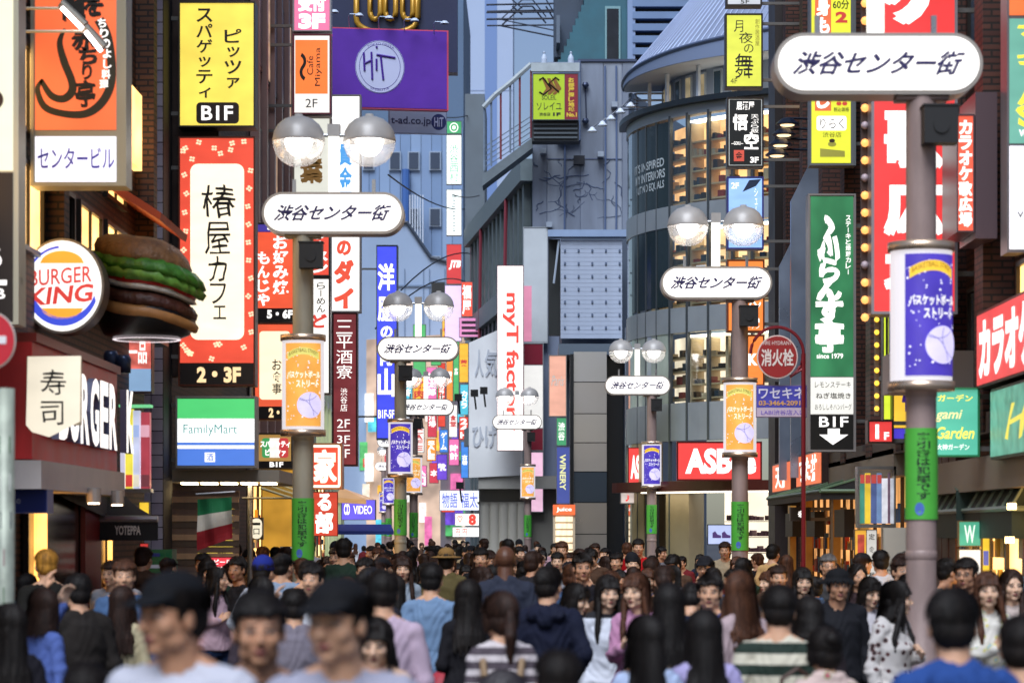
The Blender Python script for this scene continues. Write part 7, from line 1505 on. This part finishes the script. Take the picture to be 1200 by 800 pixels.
# ------------------------------------------------------------ the crowd
sk, sk2, sk3, sk4, skd = skins
H_bk, H_br, H_lb, H_bl, H_gr = hairmat('#15100e'), hairmat('#2c1a12'), hairmat('#4a2c1c'), hairmat('#a8752c'), hairmat('#5a5654')
BACK = math.pi
used = []
def put_person(px, ytop, Y, proto, rz, cols, label, fine=0, h0=1.70, dx=0):
    h = CAMZ - (ytop - HY) * Y / F; hh = {'bald': 1.7}.get(PROTO[proto]['hair'], 1.715)
    sc_ = max(.84, min(1.1, h / hh)); x = (px - VX) / F * Y
    used.append((x, Y)); o = person((proto, fine), (x, Y, .0 if abs(x) < 3 else .03), rz, sc_, cols, label); return o
def T(c): return cloth(c)
HER = [
 (212, 668, 7.9, 'm_cap', -.25, dict(skin=sk2, top=stripemat('#b9bac6', '#1e2634', .46, .62), hat=T('#0c0d12')), 'person in black cap and pale shirt with dark shoulder, large blurred head, lower left', 1),
 (402, 676, 7.8, 'm_cap', .1, dict(skin=sk, top=T('#9c9cae'), hat=T('#101014')), 'person in dark cap and grey T-shirt, blurred front figure in the lower left centre', 1),
 (303, 692, 8.6, 'm_walk', .15, dict(skin=sk2, top=T('#1a1c24'), hair=H_bk), 'dark-haired blurred person between the two capped front figures', 1),
 (1117, 690, 9.0, 'm_jacket', BACK + .2, dict(top=T('#284888'), hair=H_bk), 'person from behind with round black hair and bright blue jacket at lower right', 1),
 (100, 778, 8.6, 'm_back', BACK, dict(top=T('#141318')), 'dark hair top just rising from the bottom left corner', 0),
 (655, 762, 8.8, 'm_back', BACK, dict(top=T('#101014')), 'top of a dark head at the bottom centre, in front of the navy hoodie', 0),
 (1197, 722, 9.6, 'm_back', BACK - .3, dict(top=T('#1a1520')), 'dark-haired person cut by the right edge of the photo', 0),
 (12, 708, 13, 'w_long2', BACK + .2, dict(top=T('#16141c')), 'dark figure partly hidden behind the sticker pole at the left edge', 0),
 (50, 690, 15.4, 'w_face', 2.5, dict(top=T('#5468a8'), skin=sk3, hair=H_br), 'person in a bright blue sweater raising one hand near the face, left', 1),
 (93, 672, 17, 'm_raise', BACK + .5, dict(top=T('#241f1c'), hair=H_bk), 'tall dark-coated person lifting an arm in front of the lit shop, left', 0),
 (55, 648, 21, 'm_back', BACK + .3, dict(top=T('#1c1a16'), hair=H_bl), 'person with dyed golden hair under the shop spotlights, left', 0),
 (142, 687, 17.5, 'w_long', BACK - .1, dict(top=T('#b8ab8a'), hair=H_br), 'person from behind with long dark hair and a cream knit top, left', 1),
 (252, 668, 24.5, 'w_long2', .9, dict(top=T('#b99aa4'), hair=H_bk, bottom=T('#1c2c4a')), 'person in pale pink top with long hair near the red beer board', 0),
 (241, 657, 26, 'w_bob', .3, dict(top=T('#3a3030')), 'person with bobbed hair just behind the pale pink top near the beer board', 0),
 (279, 652, 25.5, 'm_side', -1.2, dict(top=T('#141216'), skin=sk4), 'person in black shirt turned left beside the red beer board', 0),
 (307, 653, 22.5, 'm_beanie', BACK - .5, dict(top=T('#b9bcc6'), hat=T('#1c2a80')), 'person wearing a royal blue beanie and white hooded top, left of the lamp post', 0),
 (329, 648, 24.5, 'm_cap', BACK, dict(top=T('#8a9cb4'), hat=T('#0f0f12')), 'person in a black cap right behind the blue beanie', 0),
 (307, 676, 18, 'w_long2', BACK, dict(top=T('#3a3038')), 'brown-haired person from behind in front of the blue beanie', 0),
 (345, 690, 16.5, 'm_raise', BACK + .1, dict(top=T('#77707a')), 'person in mauve grey sweatshirt lifting a hand beside the nearest left lamp post', 1),
 (449, 668, 14.5, 'm_back', BACK + .1, dict(top=T('#b9a3b4')), 'person in a pale pink shirt from behind, blurred, centre left', 0),
 (432, 664, 18, 'm_cap', BACK, dict(top=T('#202028'), hat=T('#16161c')), 'dark-capped person next to the pale pink shirt', 0),
 (442, 722, 12.4, 'w_bob', -.3, dict(top=T('#caa68c'), skin=sk3), 'short person looking down, face lit warm, behind the front grey T-shirt', 1),
 (505, 660, 19.6, 'm_back', BACK - .25, dict(top=T('#6d86a4'), hair=H_bk, bottom=T('#1e2a40')), 'person in a light blue denim shirt seen from behind, centre left', 1),
 (472, 651, 26, 'w_long', .05, dict(top=T('#8d98a4'), skin=sk3, hair=H_br), 'person with long parted hair facing the camera, left of the denim shirt', 1),
 (463, 674, 20.5, 'w_long2', BACK, dict(top=T('#1d1c24')), 'long black hair and dark coat from behind, directly left of the denim shirt', 0),
 (523, 643, 27, 'm_fedora', BACK, dict(top=T('#5a5030'), hat=T('#8a6a3c')), 'person in a tan wide-brimmed hat, centre of the crowd', 0),
 (549, 679, 17, 'w_long', BACK + .1, dict(top=T('#131116')), 'person all in black with long black hair from behind, centre', 0),
 (592, 640, 21, 'm_bald', BACK, dict(top=T('#2a2e3c'), skin=skd), 'tall bald person in a dark blue grey coat from behind, centre', 1),
 (589, 694, 13.2, 'w_pony', BACK + .15, dict(top=stripemat('#c9bfc0', '#4a4048', .075, .45), hair=H_br), 'ponytailed person in a grey and white striped top with a backpack', 1),
 (641, 664, 17.2, 'm_jacket', BACK - .1, dict(top=T('#14182c')), 'person in a navy hooded jacket from behind, centre', 1),
 (682, 648, 23.5, 'm_side', -.75, dict(top=T('#15131a'), skin=sk2), 'tall person in a black shirt looking left, centre', 1),
 (668, 682, 18.8, 'w_bob', .9, dict(top=T('#1c2440'), skin=sk3), 'smiling person in a dark blue jacket turned to the pink top', 1),
 (711, 674, 18.6, 'w_long', .25, dict(top=stripemat('#c9ccd6', '#16141a', .9, .55), skin=sk3), 'person with straight black hair and black dress over white sleeves', 1),
 (748, 672, 17.8, 'w_wavy', -.15, dict(top=T('#b884a4'), skin=sk3, hair=H_lb), 'smiling person with wavy brown hair in a pink cardigan', 1),
 (784, 684, 14.6, 'w_long', BACK, dict(top=T('#b8a090'), hair=H_bk), 'long black hair over a beige top from behind, right of the pink cardigan', 1),
 (832, 672, 17.6, 'm_side', -1.0, dict(top=T('#42589a'), skin=sk), 'person in a bright blue shirt looking left, right centre', 1),
 (868, 670, 15.6, 'w_wavy', BACK + .5, dict(top=T('#b09a9c'), hair=H_lb), 'person with long brown hair and pale hooded top turned away, right centre', 1),
 (758, 722, 12, 'w_long2', BACK, dict(top=T('#a5b4d2'), hair=H_bk), 'long dark hair over pale blue top, bottom of photo, left of the lilac top', 1),
 (826, 715, 12.2, 'w_long', BACK + .1, dict(top=T('#a9a0cc'), hair=H_bk), 'long dark hair and lilac top from behind at the bottom centre right', 1),
 (913, 686, 12.8, 'm_back', BACK - .15, dict(top=stripemat('#c9c2ae', '#16291f', .11, .5)), 'person in a broad green and white striped shirt from behind', 1),
 (950, 698, 14.5, 'w_bob', BACK, dict(top=T('#241c20')), 'dark bobbed head between the green striped shirt and the black hat', 0),
 (968, 735, 12.3, 'w_bun', BACK + .3, dict(top=floralmat('#c8b0a8', '#b83a6a', '#5c8a3c')), 'short person in a flowered top beside the green striped shirt', 0),
 (981, 666, 19, 'm_bucket', .1, dict(top=T('#17171c'), hat=T('#0f0f12'), skin=sk2, hair=H_bk), 'person with shoulder-length hair in a black hat and black jacket, right', 1),
 (940, 665, 23, 'w_long', .1, dict(top=T('#241a1c'), skin=sk3), 'laughing person with dark fringe left of the black hat', 1),
 (970, 652, 27, 'm_glasses', -.2, dict(top=T('#3a3a3c'), hair=H_gr), 'grey-haired person with glasses behind the black hat', 0),
 (1016, 675, 20.5, 'w_bob', .2, dict(top=T('#c9c4c8'), skin=sk3), 'person with bobbed hair and white top looking down, right of the black hat', 1),
 (1004, 664, 24.5, 'w_long2', -.2, dict(top=T('#38282a')), 'face with parted hair peeking between the black hat and the white top', 0),
 (1046, 681, 17.6, 'w_side', .75, dict(top=floralmat('#c2bcb8', '#222222', '#5a3030'), hair=H_bk, skin=sk3), 'long-haired person in profile, white printed shirt, left of the nearest right lamp post', 1),
 (1064, 672, 20, 'm_side', .6, dict(top=T('#2a2628')), 'person half hidden behind the nearest right lamp post', 0),
 (1108, 658, 24, 'm_side', 1.0, dict(top=T('#5a5450'), skin=sk2), 'person looking right between the near pole and the dark suit', 0),
 (1133, 658, 20, 'm_glasses', -.7, dict(top=T('#121a30'), skin=sk2), 'person in a dark navy suit and glasses at the right', 1),
 (1157, 675, 17.2, 'w_wavy', .35, dict(top=floralmat('#cfcac0', '#8fb0c8', '#c8c070'), hair=H_lb, skin=sk3), 'laughing person with brown hair in a white dress with a flowered hem, right edge', 1),
 (1184, 672, 19.6, 'w_long2', -.3, dict(top=T('#b8a8a0'), hair=H_br, skin=sk3), 'person looking down at the phone behind the flowered dress, right edge', 1),
 (748, 631, 41, 'm_walk', 0, dict(top=T('#c0141c'), bottom=T('#1c1a22')), 'person in a red shirt standing higher than the crowd before the shoe shop', 0),
 (905, 640, 36, 'm_back', 2.4, dict(top=T('#c9a06a'), skin=sk), 'person in a tan shirt by the pub front, right', 0),
]
for h in HER: put_person(*h[:6], h[6], h[7])
# things carried
def strap_bag(label, loc, rz, c, w_, h, d_, strap=True):
    o = thing('bag', label, 'bag', loc, rz); q = MB().slab(rrect(-w_ / 2, w_ / 2, 0, h, .05), -d_ / 2, d_ / 2)
    put('pouch', q, mat(c, .6, 0, .2, 60, .1, 10), o)
    if strap: put('strap', MB().tube([(-w_ * .4, 0, h - .03), (-w_ * .3, .0, h + .12), (0, 0, h + .17), (w_ * .3, 0, h + .12), (w_ * .4, 0, h - .03)], .012, 6), mat(c, .6), o)
    return o
def bpk(px, Y, z, c, label):
    o = thing('backpack', label, 'backpack', ((px - VX) / F * Y, Y - .21, z)); me = remesh(ell(ell(MB(), (0, 0, .2), (.15, .09, .21)), (0, -.05, .12), (.11, .07, .11)), 'pouch', .012, 2, fold(.005, 3))
    put('pouch', me, mat(c, .6, 0, .2, 80, .1, 9), o)
    for s in (-1, 1): put('strap', MB().tube([(s * .09, .06, .36), (s * .1, .12, .44), (s * .1, .2, .42), (s * .11, .3, .3)], .018, 6), mat('#8a6f50', .6), o)
    put('pocket_edge', MB().tube([(-.12, -.1, .1), (-.06, -.125, .19), (.06, -.125, .19), (.12, -.1, .1)], .007, 6), mat('#8a6f50', .6), o)
bpk(589, 13.2, .86, '#241e22', 'black backpack with tan edging worn over the grey and white striped top')
bpk(520, 17.9, .6, '#a0182c', 'red bag hanging low beside the denim shirt')
o = strap_bag('brown shoulder bag strap and pouch behind the green striped shirt', ((938 - VX) / F * 12.4, 12.55, .9), .2, '#4a3024', .26, .22, .1)
# the rest of the crowd, denser with distance
TOPC = [('black', '#141318'), ('black', '#1b1a20'), ('navy', '#1a2238'), ('white', '#b9b9be'), ('grey', '#6a6a70'), ('beige', '#a8977c'), ('denim blue', '#40597c'), ('brown', '#4a3426'), ('dark green', '#24382c'), ('pale pink', '#b08e98'), ('dark red', '#6a1c22'), ('light grey', '#90929a'), ('blue', '#3e5690'), ('charcoal', '#2a2a2e')]
HR = [('black hair', H_bk), ('black hair', H_bk), ('brown hair', H_br), ('black hair', H_bk), ('auburn hair', H_lb), ('brown hair', H_br)]
HAIRW = {'m_walk': 'short', 'm_back': 'short', 'm_jacket': 'short', 'm_phone': 'short', 'm_side': 'short', 'm_glasses': 'short', 'w_long': 'long', 'w_long2': 'long parted', 'w_wavy': 'long wavy', 'w_bob': 'bobbed', 'w_pony': 'ponytailed', 'w_bun': 'pinned-up', 'w_side': 'long', 'm_cap': 'capped', 'm_beanie': 'beanie-covered'}
rs = random.Random(77)
def cx_at(Y):
    for (a, b), (c, d) in zip(CL, CL[1:]):
        if b <= Y <= d: return a + (c - a) * (Y - b) / (d - b)
    return 0
poles = [(VX, 0)]
fill = []
bands = [(19, 24, 14, .62), (24, 29, 30, .6), (29, 35, 34, .6), (35, 42, 34, .6), (42, 52, 36, .65), (52, 66, 34, .7), (66, 92, 26, .8), (92, 125, 14, 1)]
mast = [((1027 - VX) / F * 19.75 + .345, 19.75), ((391 - VX) / F * 28.9 - .345, 28.9), ((839 - VX) / F * 36.9 + .345, 36.9), ((490 - VX) / F * 50 - .345, 50), ((747 - VX) / F * 62.3 + .345, 62.3)]
for y0, y1, n, md in bands:
    k = tries = 0
    while k < n and tries < 900:
        tries += 1; Y = rs.uniform(y0, y1); c = cx_at(Y); lim = 4.1 if Y < 46 else (3.0 if Y < 60 else 2.9); x = c + rs.uniform(-lim - (.3 if Y < 46 else 0), min(lim, 1.6 - c if Y > 50 else 9))
        if Y > 50 and x > 1.7: continue
        px = VX + F * x / Y
        if px < 5 or px > 1195: continue
        if any((x - a) ** 2 + (Y - b) ** 2 < md * md for a, b in used): continue
        if any(abs(x - a) < .5 and abs(Y - b) < .5 for a, b in mast): continue
        if Y < 24 and any(abs(px - h[0]) < 28 for h in HER if h[2] > Y - 1): continue
        pr = rs.choice(['m_walk', 'm_back', 'm_jacket', 'm_phone', 'm_side', 'm_glasses', 'w_long', 'w_long2', 'w_wavy', 'w_bob', 'w_pony', 'w_bun', 'w_side', 'm_cap', 'm_beanie', 'm_back', 'm_walk', 'w_long', 'w_bob', 'm_jacket'])
        back = rs.random() < .55; rz = (BACK if back else 0) + rs.gauss(0, .35)
        cn, cc = rs.choice(TOPC); hn, hm = rs.choice(HR); h = rs.gauss(1.58 if pr[0] == 'w' else 1.7, .065)
        if Y < 26: h = min(h, 1.72)
        sc_ = h / 1.715
        used.append((x, Y)); k += 1
        fill.append((px, Y, x, pr, rz, sc_, cn, cc, hn, hm, back))
marks = [(0, 200, 'under black awning'), (200, 300, 'below flag'), (300, 400, 'by nearest left lamp'), (400, 470, 'below blue awning'), (470, 560, 'below far signs'), (560, 655, 'below white-red sign'), (655, 735, 'before steel column'), (735, 800, 'before beige piers'), (800, 905, 'before shoe shop'), (905, 1000, 'before dark pub'), (1000, 1070, 'by magazine rack'), (1070, 1201, 'before cafe')]
from collections import defaultdict
grp = defaultdict(list)
for f in fill:
    px, Y, x, pr, rz, sc_, cn, cc, hn, hm, back = f
    dist = 'near' if Y < 30 else 'midway' if Y < 45 else 'far' if Y < 66 else 'tiny'
    mk = next(m[2] for m in marks if m[0] <= px < m[1]); hd = HAIRW[pr]
    head = {'capped': 'black cap', 'beanie-covered': 'black beanie'}.get(hd, hd + ' ' + hn)
    lab = '%s %s person, %s, %s top, %s' % (dist, 'back-turned' if back else 'facing', head, cn, mk)
    grp[lab].append(f)
ordn = ['leftmost', 'second from left', 'third from left', 'fourth from left', 'fifth from left']
for lab, fs in grp.items():
    fs.sort()
    for i, f in enumerate(fs):
        px, Y, x, pr, rz, sc_, cn, cc, hn, hm, back = f
        l2 = lab if len(fs) == 1 else lab + ', ' + ordn[i]
        o = person((pr, 1 if False else 0), (x, Y, 0 if abs(x - cx_at(Y)) < 3.1 else .03), rz, sc_, dict(skin=rs.choice([sk, sk2, sk3, sk]), top=cloth(cc), hair=hm, bottom=cloth(rs.choice(['#17181e', '#1e2a40', '#2c2a28', '#3a3630']))), l2, 'pedestrians in the street')
for o in list(C.objects):
    if o.type == 'EMPTY' and o.get('category') == 'person': o['group'] = 'pedestrians in the street'
bpy.data.objects.remove(TOB)
